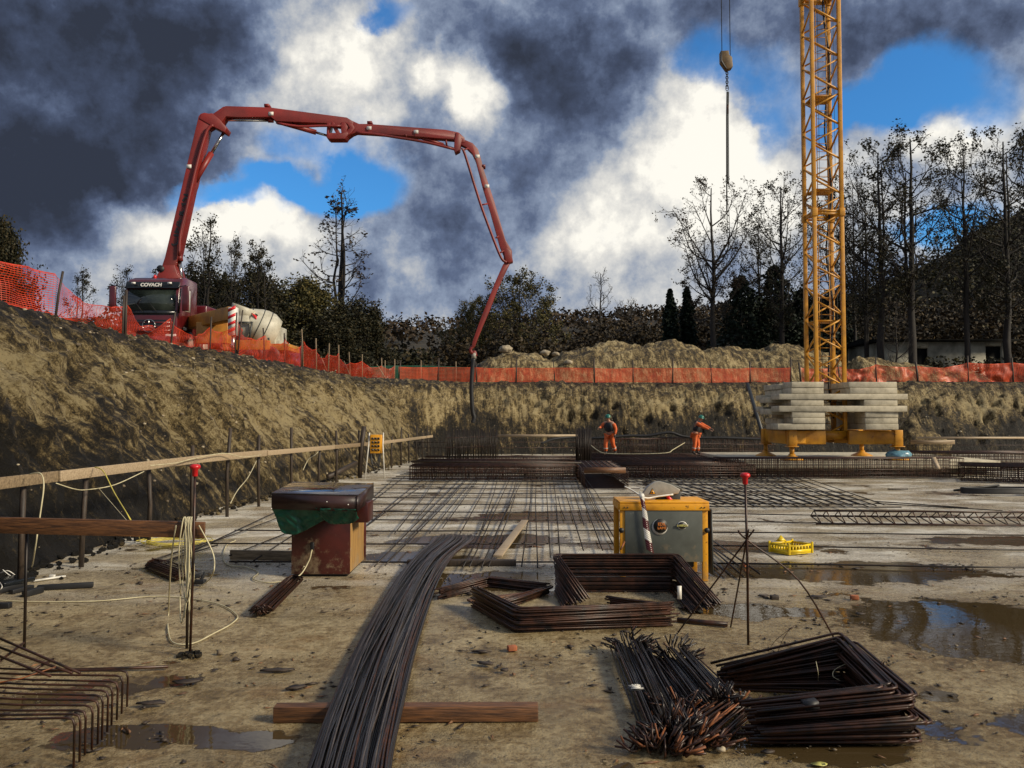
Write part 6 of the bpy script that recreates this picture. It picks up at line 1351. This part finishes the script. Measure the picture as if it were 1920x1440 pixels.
# red and white tape knotted to the guard and hanging in front
tp_ = [(1203, 924), (1205, 940), (1209, 962), (1211, 985), (1215, 1010), (1219, 1034)]; tw = [9, 9, 10, 12, 13, 14]
r_ = thing('barrier_tape', P(1203, 924, Yf-.06), 'red and white striped tape knotted at the saw guard, hanging over its grey panel', 'tape')
nS = 26; ctr = smooth_path([P(x, y, Yf-.045-.01*(i > 0)) for i, (x, y) in enumerate(tp_)], 6); wv = np.interp(np.linspace(0, 5, len(ctr)), range(6), tw)
for kind_, mm in ((0, M['white']), (1, M['red_paint'])):
    g = MB(); acc = 0
    for i in range(len(ctr)-1):
        hw = wv[i]/F*Yf/2; hw2 = wv[i+1]/F*Yf/2; a_, b_ = ctr[i], ctr[i+1]
        if (i//5) % 2 == kind_: continue
        sk = Vector((0, 0, .028)); g.add([a_-Vector((hw, 0, 0))+sk, a_+Vector((hw, 0, 0))-sk, b_+Vector((hw2, 0, 0))-sk, b_-Vector((hw2, 0, 0))+sk], [(0, 1, 2, 3)])
    o = g.obj('tape_strip' if kind_ == 0 else 'red_strip', M['red_paint'] if kind_ == 0 else M['white'], r_); sm = o.modifiers.new('s', 'SOLIDIFY'); sm.thickness = .001
g = MB(); g.tube(smooth_path([P(1171, 912, Yf+.1), P(1188, 921, Yf+.05), P(1203, 931, Yf-.03), P(1215, 934, Yf+.1), P(1232, 931, Yf+.15), P(1262, 927, Yf+.2)], 5), .012, 5); v, f = lump(P(1203, 930, Yf-.03), (.035, .03, .035), 6, 2); g.add(v, t=f); g.obj('knot', M['white'], r_)
tag(MB().tube([P(1164, 1030, 10.4), P(1171, 1016, 10.5)], .012, 5).obj('rust_pin', M['rust_end']), 'short rusty pin leaning on the left front leg of the saw', 'pin')

# ================================================================ long bundle of straight bars with bearers
def bundle_path(u, v, rr, u1):
    """u across the bundle 0..1; returns points from near to far"""
    st = [(1540, 540, 740), (1440, 575, 735), (1323, 617, 758), (1200, 673, 787), (1093, 737, 822), (1043, 778, 850), (1013, 813, 887), (1002, 828, 884)]
    pts = []; uu = u
    for i, (py, xl, xr) in enumerate(st):
        t = i/(len(st)-1); uu = .01+.98*(u+(u1-u)*t*t*(3-2*t))
        q = G(xl+(xr-xl)*uu, py, .02); hgt = [.13, .13, .12, .05, .05, .09, .11, .10][i]
        dome = (1-(2*uu-1)**2)*.075
        pts.append(Vector((q.x, q.y, 0))+Vector((0, 0, hgt+v*dome)))
        # keep the outline where the photo shows it in spite of the height
        d = ray(xl+(xr-xl)*uu, py); tt = (pts[-1].z-CAMZ)/d.z; pts[-1] = Vector((d.x*tt, d.y*tt, pts[-1].z))
    return smooth_path(pts, 5)
bd = thing('rebar_bundle', G(740, 1250, .1), 'long thick bundle of straight dark rebars running from the bottom edge into the pit', 'rebar bundle')
rr = random.Random(17)
for k in range(96):
    v = rr.random(); u = (k+.5)/96 if k < 60 else rr.random()
    if k < 40: u = (k+.5)/40; v = .0
    elif k < 66: v = .5
    else: v = 1.0
    u1 = u if not v else min(max(u+rr.uniform(-.6, .6), 0), 1)
    pts = bundle_path(u, v, rr, u1); cut = rr.randint(0, 3); pts = pts[:len(pts)-cut]
    MB().tube(pts, .0085 if k % 3 else .0095, 6).obj('bar', M['glint'] if k % 5 == 2 else (M['steel'] if k % 6 else M['rust']), bd, smooth=True)
a = G(511, 1357, .0); b_ = G(1009, 1355, .0); off = Vector((0, .055, .055))
tag(MB().beam(a+off, b_+off, .10, .105).obj('bearer', M['wood_wet'], bevel=.004), 'thick wet brown timber under the near end of the long bundle', 'timber', 'bearers under the long bundle')
a = G(763, 1061, .0); b_ = G(968, 1061, .0); tag(MB().beam(a+off*.7, b_+off*.7, .10, .085).obj('bearer', M['wood_dark'], bevel=.01), 'dark soaked timber under the far end of the long bundle', 'timber', 'bearers under the long bundle')
tag(MB().beam(G(933, 1043, .08), G(984, 976, .08), .13, .03).obj('board', M['wood_new'], bevel=.003), 'pale pinkish plank lying lengthwise on the open mat', 'board', 'boards lying on the slab')

# ================================================================ stacks of bent bars
def u_stack(name, label, base, n_lay, lay_h, r, m, nrow=1, jit=.012, close=False, seed=1, tilt=None, hs=None, swing=0.0, cat='rebar stack'):
    """base: polyline of ground points (outer line); the stack repeats it upward and inward, corners bent round"""
    root = thing(name, base[0], label, cat, 'stacks of bent rebar on the slab'); rr = random.Random(seed)
    cen = sum(base, Vector())/len(base); cnt = 0
    for L_ in range(n_lay):
        sw_ = rr.gauss(0, swing)
        for q in range(nrow):
            if cnt >= 100: break
            ins = q*r*2.15+abs(rr.gauss(0, jit)); ptsn = []
            J = Vector((rr.gauss(0, jit), rr.gauss(0, jit), 0))
            for i, p in enumerate(base):
                d = (cen-p); d.z = 0; d.normalize(); e_ = Vector()
                if i == 0: e_ = (base[0]-base[1]).normalized()*rr.gauss(0, .025)
                if i == len(base)-1: e_ = (base[-1]-base[-2]).normalized()*rr.gauss(0, .025)
                z = r+(L_*lay_h+rr.gauss(0, lay_h*.5)*(L_ > 0))*(hs[i] if hs else 1); J = J+Vector((sw_*(1 if i % 2 else -1), sw_*.6, 0)); z = max(z, r)
                ptsn.append(p+d*ins+J+e_+Vector((0, 0, z)))
            out = [ptsn[0]]
            for i in range(1, len(ptsn)-1):   # bend radius
                a, b, c = ptsn[i-1], ptsn[i], ptsn[i+1]; rad = min(.05, (a-b).length*.3, (c-b).length*.3)
                p1 = b+(a-b).normalized()*rad; p2 = b+(c-b).normalized()*rad
                out += [p1, (p1+p2)*.25+b*.5, p2]
            out.append(ptsn[-1]); MB().tube(out, r, 6).obj('bent_bar', M[m], root, smooth=True); cnt += 1
    return root
# big stack of U bars standing open toward the viewer: back span high, legs sloping down to the front
def u_frames(label, pts_top, pts_bot, nz, nrow, r, m, seed):
    root = thing('bent_rebar_stack', pts_bot[1], label, 'rebar stack', 'stacks of bent rebar on the slab'); rr = random.Random(seed)
    for k in range(nz):
        t = k/(nz-1)
        for q in range(nrow):
            J = Vector((rr.gauss(0, .008), rr.gauss(0, .012), rr.gauss(0, .006))); P4 = []
            for i, (a, b) in enumerate(zip(pts_top, pts_bot)):
                p = b.lerp(a, t)+J
                if i in (1, 2): p = p+Vector(((.024 if i == 1 else -.024)*q, -.024*q, 0))
                else: p = p+Vector(((.030 if i == 0 else -.030)*q, rr.gauss(0, .05), 0))
                P4.append(p)
            out = [P4[0]]
            for i in (1, 2):
                a, b, c = P4[i-1], P4[i], P4[i+1]; rad = .06; p1 = b+(a-b).normalized()*rad; p2 = b+(c-b).normalized()*rad; out += [p1, (p1+p2)*.25+b*.5, p2]
            out.append(P4[3]); MB().tube(out, r, 6).obj('bent_bar', M[m], root, smooth=True)
    return root
H1 = .44
bl = G(1040, 1108); br = G(1268, 1108); 
u_frames('high stack of wide U shaped rebars open to the front, before the saw', [G(1083, 1142)+Vector((.05, .15, .09)), bl+Vector((-.03, 0, H1)), br+Vector((.03, 0, H1)), G(1352, 1150)+Vector((.02, .05, .10))],
         [G(1060, 1142)+Vector((-.02, .12, .012)), bl+Vector((0, 0, .012)), br+Vector((0, 0, .012)), G(1305, 1150)+Vector((0, .05, .012))], 15, 4, .0095, 'rust', 5)
MB_tag = tag(MB().box(P(1274, 1111, 8.9), (.045, .01, .14), .1).obj('paper_label', M['white']), 'small white label hanging at the right leg of the high U stack', 'label')
u_stack('bent_rebar_stack', 'low stack of L shaped rebars with pointed left corner, before the high U stack', [G(884, 1138), G(966, 1188), G(1266, 1174)], 11, .021, .0095, 'rust', nrow=5, jit=.018, seed=3)
u_stack('bent_rebar_stack', 'short straight rebars lying across behind the low L stack', [G(1135, 1135), G(1190, 1142), G(1262, 1152)], 5, .02, .0095, 'rust', nrow=4, jit=.03, seed=13)
u_stack('bent_rebar_stack', 'thin stack of V bent rebars left of the high U stack', [G(822, 1124), G(912, 1097), G(1030, 1112)], 6, .019, .0095, 'rust', nrow=4, jit=.016, seed=6)
u_stack('bent_rebar_stack', 'short rebars pointing down left from the foot of the high U stack', [G(1032, 1112), G(985, 1130), G(930, 1146)], 5, .019, .0095, 'rust', nrow=4, jit=.02, seed=7)
tag(MB().beam(G(878, 1126, .03), G(996, 1112, .03), .08, .025).obj('board', M['wood_wet'], bevel=.003), 'reddish plank inside the V bent rebars', 'board', 'boards lying on the slab')
tag(MB().beam(G(1270, 1162, .025), G(1364, 1171, .025), .05, .04).obj('steel_bar', M['rust']), 'short thick rusty bar lying right of the low L stack', 'bar')
# right foreground stack
u_stack('bent_rebar_stack', 'big stack of rectangular bent rebars at the right foreground', [G(1350, 1283), G(1592, 1290), G(1712, 1392), G(1404, 1390)], 17, .0185, .0105, 'rust', nrow=5, jit=.028, seed=21, hs=[.45, 1.30, 1.06, .66], swing=.030)
rr = random.Random(31); root = [o for o in bpy.data.objects if o.get('label', '').startswith('big stack of rect')][0]
tag(MB().beam(P(1506, 1322, 5.42), P(1532, 1318, 5.42), .08, .045).obj('clamp', M['black']), 'black lump lying on top of the right foreground stack', 'scrap')
def wires(label, lst, m='rust', r=.0022, name='tie_wire', cat='wire', group='loose tie wires'):
    g = MB()
    for pts in lst: g.tube(smooth_path(pts, 5), r, 4)
    return tag(g.obj(name, M[m]), label, cat, group)
wires('thin rusty wire ends standing up from the right foreground stack', [[P(1441, 1221, 6.3), P(1455, 1200, 6.2), P(1490, 1173, 6.2)], [P(1459, 1221, 6.3), P(1470, 1195, 6.2), P(1484, 1176, 6.2)], [P(1412, 1215, 6.4), P(1420, 1219, 6.4), P(1441, 1221, 6.3)]])
wires('pale thin wire loop inside the right foreground stack', [[P(1530, 1240, 6.2), P(1534, 1262, 6), G(1534, 1280, .02)], [P(1590, 1243, 6.2), P(1566, 1255, 6.1), P(1562, 1268, 6), P(1575, 1276, 6)]], 'cable')
wires('tiny wire hooks on the right rim of the foreground stack', [[P(1652, 1250, 5.9), P(1653, 1240, 5.9), P(1656, 1241, 5.9), P(1656, 1250, 5.9), P(1658, 1241, 5.9), P(1662, 1240, 5.9), P(1663, 1252, 5.9)]])
# bundles of stirrups with hooked ends
def hook_bundle(label, a, b_, w, n, h, seed, endm='rust_end', flare=.35, bar='steel', r=.0068):
    root = thing('hooked_rebar_bundle', a, label, 'rebar bundle', 'bundles of short rebars with hooked ends'); rr = random.Random(seed)
    d = (b_-a); L_ = d.length; d.normalize(); s = Vector((d.y, -d.x, 0)).normalized()
    for k in range(n):
        u = rr.uniform(-1, 1); z = .012+rr.random()**1.3*h*(1-u*u*.6); e0 = rr.gauss(0, .03); e1 = rr.gauss(0, .035); sk = rr.gauss(0, .10)
        p0 = a+s*(u*w*(1+flare*rr.random()))+d*e0+Vector((0, 0, z)); p1 = b_+s*(u*w*1.1+sk*w)+d*e1+Vector((0, 0, z*.9))
        th = math.atan2(z-.4*h, u*w)+rr.gauss(0, .5)
        def hook(p, dirn):
            o_ = (s*math.cos(th)+Vector((0, 0, 1))*abs(math.sin(th)))*.09+dirn*rr.uniform(-.06, .02)
            return [p+dirn*.02+o_*.25, p+o_*1.1+dirn*.01+Vector((rr.gauss(0, .02), rr.gauss(0, .02), abs(rr.gauss(0, .015))))]
        h0 = hook(p0, -d); h1 = hook(p1, d)
        pts = [h0[1], h0[0], p0, p0.lerp(p1, .5)+Vector((rr.gauss(0, .006), 0, .004)), p1, h1[0], h1[1]]
        for q in pts: q.z = max(q.z, .008)
        o = MB().tube(pts, r, 6).obj('bar', M[bar] if k % 5 else M['rust' if bar == 'steel' else 'rust_end'], root, smooth=True)
    return root
hook_bundle('left bundle of dark bars with hooked ends and a printed tag round it, centre foreground', G(1255, 1395), G(1180, 1225), .14, 80, .17, 1)
hook_bundle('right bundle of dark bars with hooked ends, beside the tagged one', G(1345, 1345), G(1265, 1245), .16, 80, .15, 2)
hook_bundle('rusty hooked bundle end nearest the viewer, below the tagged bundle', G(1240, 1418), G(1270, 1345), .16, 50, .13, 3, bar='rust')
hook_bundle('rusty hooked ends spreading right of the two bundles', G(1300, 1395), G(1365, 1340), .15, 50, .12, 4, bar='rust')
g = MB(); c = G(1192, 1290, .19); M3_ = Matrix.Rotation(.15, 3, 'Z')
g.prism([c+M3_ @ Vector(v) for v in ((-.055, -.035, -.012), (.05, -.04, .0), (.055, .04, .005), (-.05, .05, -.01))], (0, 0, .004)); tg_ = tag(g.obj('printed_tag', M['text_black']), 'black printed tag with white bars on the left hooked bundle', 'tag')
g = MB()
for k, (y0, w_) in enumerate(((-.032, .09), (-.018, .055), (-.004, .07), (.008, .05), (.02, .08), (.036, .085))): g.box(c+M3_ @ Vector((0, y0, .008)), (w_, .006, .003), .15)
o = g.obj('print_lines', M['white'], tg_)
text_mesh('lettering', 'DFF', .03, M['white'], tg_, c+Vector((0, .028, .012)), (1, .15, 0), (-.15, 1, .1), .001)
# small bundles
def flat_bundle(label, a, b_, w, n, h, seed, r=.0065, m='rust'):
    root = thing('small_rebar_bundle', a, label, 'rebar bundle', 'small bundles of bent rebar'); rr = random.Random(seed); d = (b_-a).normalized(); s = Vector((d.y, -d.x, 0))
    for k in range(n):
        u = rr.uniform(-1, 1); z = .01+rr.random()*h; e0, e1 = rr.gauss(0, .03), rr.gauss(0, .03)
        p0 = a+s*u*w+d*e0+Vector((0, 0, z)); p1 = b_+s*u*w*.9+d*e1+Vector((0, 0, z)); q0 = p0+s*(-u*.5*w)+Vector((0, 0, .02+rr.random()*.03))-d*.03; q1 = p1+s*(-u*.9*w-.02)+Vector((0, 0, .03))+d*rr.gauss(.02, .02)
        MB().tube([q0, p0, p0.lerp(p1, .5), p1, q1], r, 6).obj('bar', M[m], root, smooth=True)
    return root
flat_bundle('small flat bundle of rusty stirrups on the ground before the covered table', G(490, 1155), G(552, 1095), .13, 46, .07, 5)
flat_bundle('small dark pile of rusty stirrups beside the left capped rebar', G(350, 1088), G(290, 1066), .16, 46, .10, 6)
wires('curled thin wires beside the small flat bundle', [[G(455, 1155, .01), G(475, 1158, .02), G(500, 1162, .01)], [G(575, 1110, .01), G(600, 1117, .01), G(585, 1122, .01)]])
for k, (a, b_) in enumerate((((280, 1052), (395, 1015)), ((288, 1058), (408, 1022)))):
    tag(MB().tube([G(*a, .04), G(*b_, .05)], .013, 6).obj('rebar', M['mesh']), ['upper', 'lower'][k]+' of two rebars pointing past the left capped rebar to the mat', 'rebar', 'rebars pointing to the mat')
# ================================================================ bent bar mat in the lower left corner
r_ = thing('bent_bar_frame', G(150, 1400), 'frame of rusty bars bent down at their right ends, lower left corner', 'rebar frame')
bars = [(240, 1262, 1325, 1256), (230, 1271, 1338, 1265), (221, 1282, 1350, 1273), (211, 1290, 1360, 1282), (203, 1299, 1372, 1290), (193, 1308, 1387, 1300), (185, 1317, 1395, 1311), (174, 1327, 1407, 1322), (161, 1336, 1415, 1334), (151, 1343, 1428, 1343), (140, 1350, 1440, 1352)]
for (xc, yc, yb, yl) in bars:
    b_ = G(xc-2, yb); c = P(xc, yc-4, b_.y); l_ = P(-90, yl-6, b_.y+.05); rad = .05
    k1 = c+(l_-c).normalized()*rad; k2 = c+Vector((0, 0, -rad)); MB().tube([l_, l_.lerp(k1, .5)+Vector((0, 0, -.008)), k1, (k1+k2)*.2+c*.6, k2, b_], .0075, 6).obj('bent_bar', M['rust'], r_, smooth=True)
for (a, Ya, b2_, Yb_) in (((-40, 1180), 6.2, (150, 1262), 5.75), ((-40, 1215), 6.1, (95, 1268), 5.7), ((-40, 1200), 6.2, (135, 1262), 5.75), ((-30, 1262), 5.8, (45, 1205), 6.2), ((60, 1258), 5.8, (100, 1235), 6.0)):
    MB().tube([P(*a, Ya), P(*b2_, Yb_)], .009, 6).obj('cross_bar', M['rust'], r_)
for yb in (1300, 1345): pass
MB().tube([P(-60, 1290, 5.6), P(40, 1272, 5.72), P(105, 1250, 5.8)], .0045, 5).obj('thin_rod', M['rust_end'], r_)
tag(MB().beam(G(70, 1258, .02), G(315, 1250, .02), .02, .02).obj('rebar', M['rust']), 'single rusty bar lying behind the bent bar frame, lower left', 'rebar')
# black boxes and profiles at the left edge
r0 = thing('black_case', G(15, 1100), 'black plastic case lying open at the left edge behind the cream cable', 'case')
p = G(22, 1108); MB().box(p+Vector((-.12, .15, .09)), (.36, .42, .05), -.35, ).obj('lid', M['black_gloss'], r0, bevel=.01)
MB().box(p+Vector((-.18, .05, .035)), (.40, .36, .07), -.25).obj('tray', M['black'], r0, bevel=.01)
for k, (a, b_, w, lab) in enumerate([((70, 1102), (175, 1096), .06, 'long black profile lying right of the black case'), ((45, 1114), (78, 1105), .07, 'short dark grey block before the black case'), ((-20, 1135), (20, 1135), .06, 'dark block at the left edge in front of the cream cable'), ((20, 1110), (60, 1100), .05, 'dark slat tucked under the black case')]):
    tag(MB().beam(G(*a, w/2), G(*b_, w/2), .07, w).obj('profile', M['black'], bevel=.006), lab, 'scrap', 'black scrap at the left edge')
tag(MB().beam(G(62, 1089, .02), G(122, 1080, .02), .05, .02).obj('strip', M['white']), 'white strip lying on the black scrap at the left', 'strip')
tag(MB().box(G(98, 1081, .03), (.07, .04, .05)).obj('foam_block', M['white'], bevel=.006), 'small white block by the black scrap at the left', 'block')
wires('pale bent wires above the black case at the left edge', [[G(0, 1075, .12), G(14, 1070, .16), G(28, 1078, .1)], [G(-6, 1085, .1), G(4, 1100, .12), G(-4, 1108, .06)], [G(5, 1068, .18), G(20, 1080, .1), G(36, 1086, .05)]], 'white', .006, 'cable_scrap', 'cable')
# ================================================================ yellow crate
cr = thing('plastic_crate', G(1483, 1035), 'small yellow plastic crate with a broken rim, on the wet slab', 'crate')
c0_ = G(1443, 1036); c1c = G(1480, 1042); c2c = G(1523, 1038); dpt = (c1c-c0_); dpt.z = 0
base_ = [c0_, c1c, c2c, c2c+(c0_-c1c)]; hC = .155
MB().prism([p+Vector((0, 0, .01)) for p in base_], (0, 0, .012)).obj('bottom', M['crate'], cr)
for i in range(4):
    p0, p1 = base_[i], base_[(i+1) % 4]; d = (p1-p0); Ln = d.length; d.normalize(); nn = Vector((-d.y, d.x, 0)); p0 = p0+d*.002; p1 = p1-d*.014; d2 = p1-p0
    g = MB(); hts = [.012, hC*.42]; 
    g.prism([p0+Vector((0, 0, .024)), p1+Vector((0, 0, .024)), p1+Vector((0, 0, hC*.5)), p0+Vector((0, 0, hC*.5))], nn*.010)
    n_ = 7
    for k in range(n_+1):
        q = p0+d2*(k/n_)*.95+d*.005; g.prism([q+Vector((0, 0, hC*.5)), q+d*.022+Vector((0, 0, hC*.5)), q+d*.022+Vector((0, 0, hC*.8)), q+Vector((0, 0, hC*.8))], nn*.010)
    g.prism([p0+Vector((0, 0, hC*.8)), p1+Vector((0, 0, hC*.8)), p1+Vector((0, 0, hC)), p0+d2*.5+Vector((0, 0, hC*(1.0 if i != 1 else .88))), p0+Vector((0, 0, hC*1.02))], nn*.014)
    g.obj('side', M['crate'], cr)
q = base_[3].lerp(base_[0], .55); g = MB(); g.prism([q+Vector((-.05, .02, hC)), q+Vector((.12, .02, hC)), q+Vector((.08, .02, hC+.035)), q+Vector((.03, .02, hC+.095)), q+Vector((-.01, .02, hC+.04))], (0, .03, 0)); g.obj('handle', M['crate'], cr)
for q in base_: MB().box(q+Vector((0, 0, hC*.55+.01)), (.03, .03, hC*1.1)).obj('corner', M['crate'], cr, bevel=.003)
# ================================================================ small debris
GB = 'brick pieces on the slab'
for (px, py, s, a, lab) in [(960, 1215, .055, .3, 'small broken red brick on the slab in the centre'), (1602, 1120, .06, -.2, 'brick piece beside the right puddle'), (1398, 1060, .05, .4, 'small brick near the right capped rebar props'), (1452, 1120, .06, .1, 'dark flat chunk between the props of the right capped rebar')]:
    p = G(px, py, s*.4); tag(MB().box(p, (s*1.5, s*1.1, s*.8), a).obj('brick_piece', M['brick'] if 'brick' in lab else M['wood_dark'], bevel=.006), lab, 'brick', GB)
v, f = lump(G(412, 1223, .02), (.028, .028, .025), 7, 2); tag(MB().add(v, t=f).obj('stone', M['stone'], smooth=True), 'round dark stone on the ground right of the left capped rebar', 'stone')
v, f = lump(G(1352, 1405, .02), (.03, .022, .018), 9, 2); tag(MB().add(v, t=f).obj('stone', M['stone_pale'], smooth=True), 'small pale stone below the hooked bundles', 'stone')
p = G(1534, 1432, .008); g = MB(); g.add([p+Vector((.05*math.cos(a)*(1+.15*math.cos(3*a)), .028*math.sin(a), .004*math.sin(2*a))) for a in np.linspace(0, 6.2832, 15)[:-1]]); g.ng.append(list(range(14))); o = g.obj('leaf', M['leaf_yellow']); o.modifiers.new('s', 'SOLIDIFY').thickness = .001; tag(o, 'yellow fallen leaf near the bottom edge on the right', 'leaf')
GP = 'flat dark scraps on the slab'
for (px, py, w, l_, a, lab) in [(910, 1245, .05, .14, -.5, 'dark leaf shaped scrap right of the long bundle'), (945, 1258, .035, .07, .2, 'small dark crumb beside the leaf shaped scrap'), (1440, 1412 , .03, .08, .3, 'small dark scrap under the right stack'), (520, 1258, .05, .22, .1, 'dark scrap left of the long bundle'), (555, 1290, .05, .16, .4, 'second dark scrap left of the long bundle'), (350, 1280, .06, .2, .25, 'dark flat piece behind the left puddle'), (690, 1250, .03, .09, 0, 'tiny dark chip beside the long bundle'), (1535, 1120, .07, .22, -.1, 'dark wet rag on the slab below the yellow crate'), (1612, 1152, .05, .1, 0, 'dark wet clod near the right puddle'), (1430, 1118, .05, .12, 0, 'dark chip near the props'), (283, 1320, .05, .18, .2, 'dark flake lying in the left puddle')]:
    c = G(px, py, .012); rr = random.Random(px); n = 12; g = MB(); ca, sa = math.cos(a), math.sin(a); o_ = []
    for k in range(n): t = k/n*6.283; q = 1+.3*rr.uniform(-1, 1); x = l_*.5*math.cos(t)*q; y = w*.5*math.sin(t)*q*1.5; o_.append(c+Vector((x*ca-y*sa, x*sa+y*ca, .006*rr.random())))
    g.prism(o_, (0, 0, .012)); tag(g.obj('scrap', M['wood_dark']), lab, 'scrap', GP)
rs = np.random.RandomState(11)
def grit(name, label, n, reg, smin, smax, m, seed, el=1.0):
    rs = np.random.RandomState(seed); g = MB()
    oc = np.array([(1, 0, 0), (-1, 0, 0), (0, 1, 0), (0, -1, 0), (0, 0, 1), (0, 0, -1)]); T = np.array([(0, 2, 4), (2, 1, 4), (1, 3, 4), (3, 0, 4), (2, 0, 5), (1, 2, 5), (3, 1, 5), (0, 3, 5)])
    V = []; F_ = []; c_ = 0
    for _ in range(n):
        x0, x1, y0, y1 = reg; y = y0+(y1-y0)*rs.rand()**1.7; x = rs.uniform(x0, x1)
        if mnoise.noise((x*.9, y*.9, seed)) < -.05+.25*rs.rand(): continue
        if bank_d(x, y) > -.15: continue
        s = rs.uniform(smin, smax)*(1+1.2*rs.rand()**6); a = rs.rand()*6.28; q = oc*(1+.35*rs.normal(size=(6, 1)))*np.array([s*el*rs.uniform(.7, 1.6), s*rs.uniform(.5, 1), s*.45]); R_ = np.array([[math.cos(a), -math.sin(a), 0], [math.sin(a), math.cos(a), 0], [0, 0, 1]])
        V.append(q @ R_.T+np.array([x, y, s*.25])); F_.append(T+c_); c_ += 6
    g.add(np.vstack(V), t=np.vstack(F_)); return tag(g.obj(name, m), label, 'debris', kind='stuff')
grit('grit', 'grit and small clods scattered on the wet slab', 9000, (-6.3, 7, 3.5, 20), .004, .013, M['stone'], 1)
grit('mud_crumbs', 'dark mud crumbs scattered on the slab', 3500, (-6.3, 7, 3.4, 12), .007, .022, M['wood_dark'], 2, 1.5)
grit('wood_chips', 'wood chips and bark flakes scattered on the slab', 1100, (-5, 7, 3.6, 14), .006, .016, M['chip'], 3, 2.6)
# clods fallen along the foot of the left bank and on its crest
g = MB(); rs = np.random.RandomState(6)
for _ in range(700):
    y = rs.uniform(8, 40); i = int(np.argmin(np.abs(PT[:400, 1]-y))); x = PT[i, 0]+abs(rs.normal(0, .28)); s = rs.uniform(.015, .07)
    v, f = lump((x, y, s*.5), (s, s, s*.8), rs.rand()*50, 1); g.add(v, t=f)
for _ in range(500):
    y = rs.uniform(8, 46); i = int(np.argmin(np.abs(PT[:420, 1]-y))); d = rs.uniform(1.9, 3.8); x = PT[i, 0]+NRM[i, 0]*d; s = rs.uniform(.015, .045); v, f = lump((x, PT[i, 1]+NRM[i, 1]*d, TZ(x, PT[i, 1])+.01), (s*1.3, s, s*.6), rs.rand()*50, 1); g.add(v, t=f)
tag(g.obj('clods', M['earth']), 'clods of earth along the foot and crest of the left bank', 'debris', kind='stuff')

# stones and lumps showing in the face of the banks
rs = np.random.RandomState(9); g = MB(); g2 = MB(); nI, nJ = BANKV.shape[:2]; iMax = int(110/.14)
for _ in range(2200):
    i = int(rs.rand()**.8*min(iMax, nI-1)); j = rs.randint(3, 48); c = BANKV[i, j]
    if c[1] < 9.5: continue
    s = rs.uniform(.012, .04)*(1+.8*rs.rand()**5)*(.4 if c[1] < 15 else 1); v, f = lump(c, (s*1.2, s*1.1, s*.8), rs.rand()*50, 1); (g if rs.rand() < .4 else g2).add(v, t=f)
tag(g.obj('embedded_stones', M['stone_pale']), 'pale stones stuck in the face of the banks', 'stones', kind='stuff')
tag(g2.obj('embedded_lumps', M['stone']), 'brown lumps of clay and small stones stuck in the face of the banks', 'stones', kind='stuff')
# roots and grass tufts hanging at the crest of the left bank
g = MB()
for _ in range(420):
    i = rs.randint(int(20/.14), int(75/.14)); j = rs.randint(30, 47); c = Vector(BANKV[i, j]); n = Vector((-NRM[i, 0], -NRM[i, 1], 0)); l_ = rs.uniform(.08, .32)
    g.tube([c, c+n*l_*.35+Vector((rs.normal()*.03, rs.normal()*.03, .02)), c+n*l_*.5+Vector((rs.normal()*.06, rs.normal()*.06, -l_))], [.006, .004, .002], 3, cap=False)
tag(g.obj('roots', M['bark']), 'fine roots hanging from the crest of the left bank', 'roots', kind='stuff')
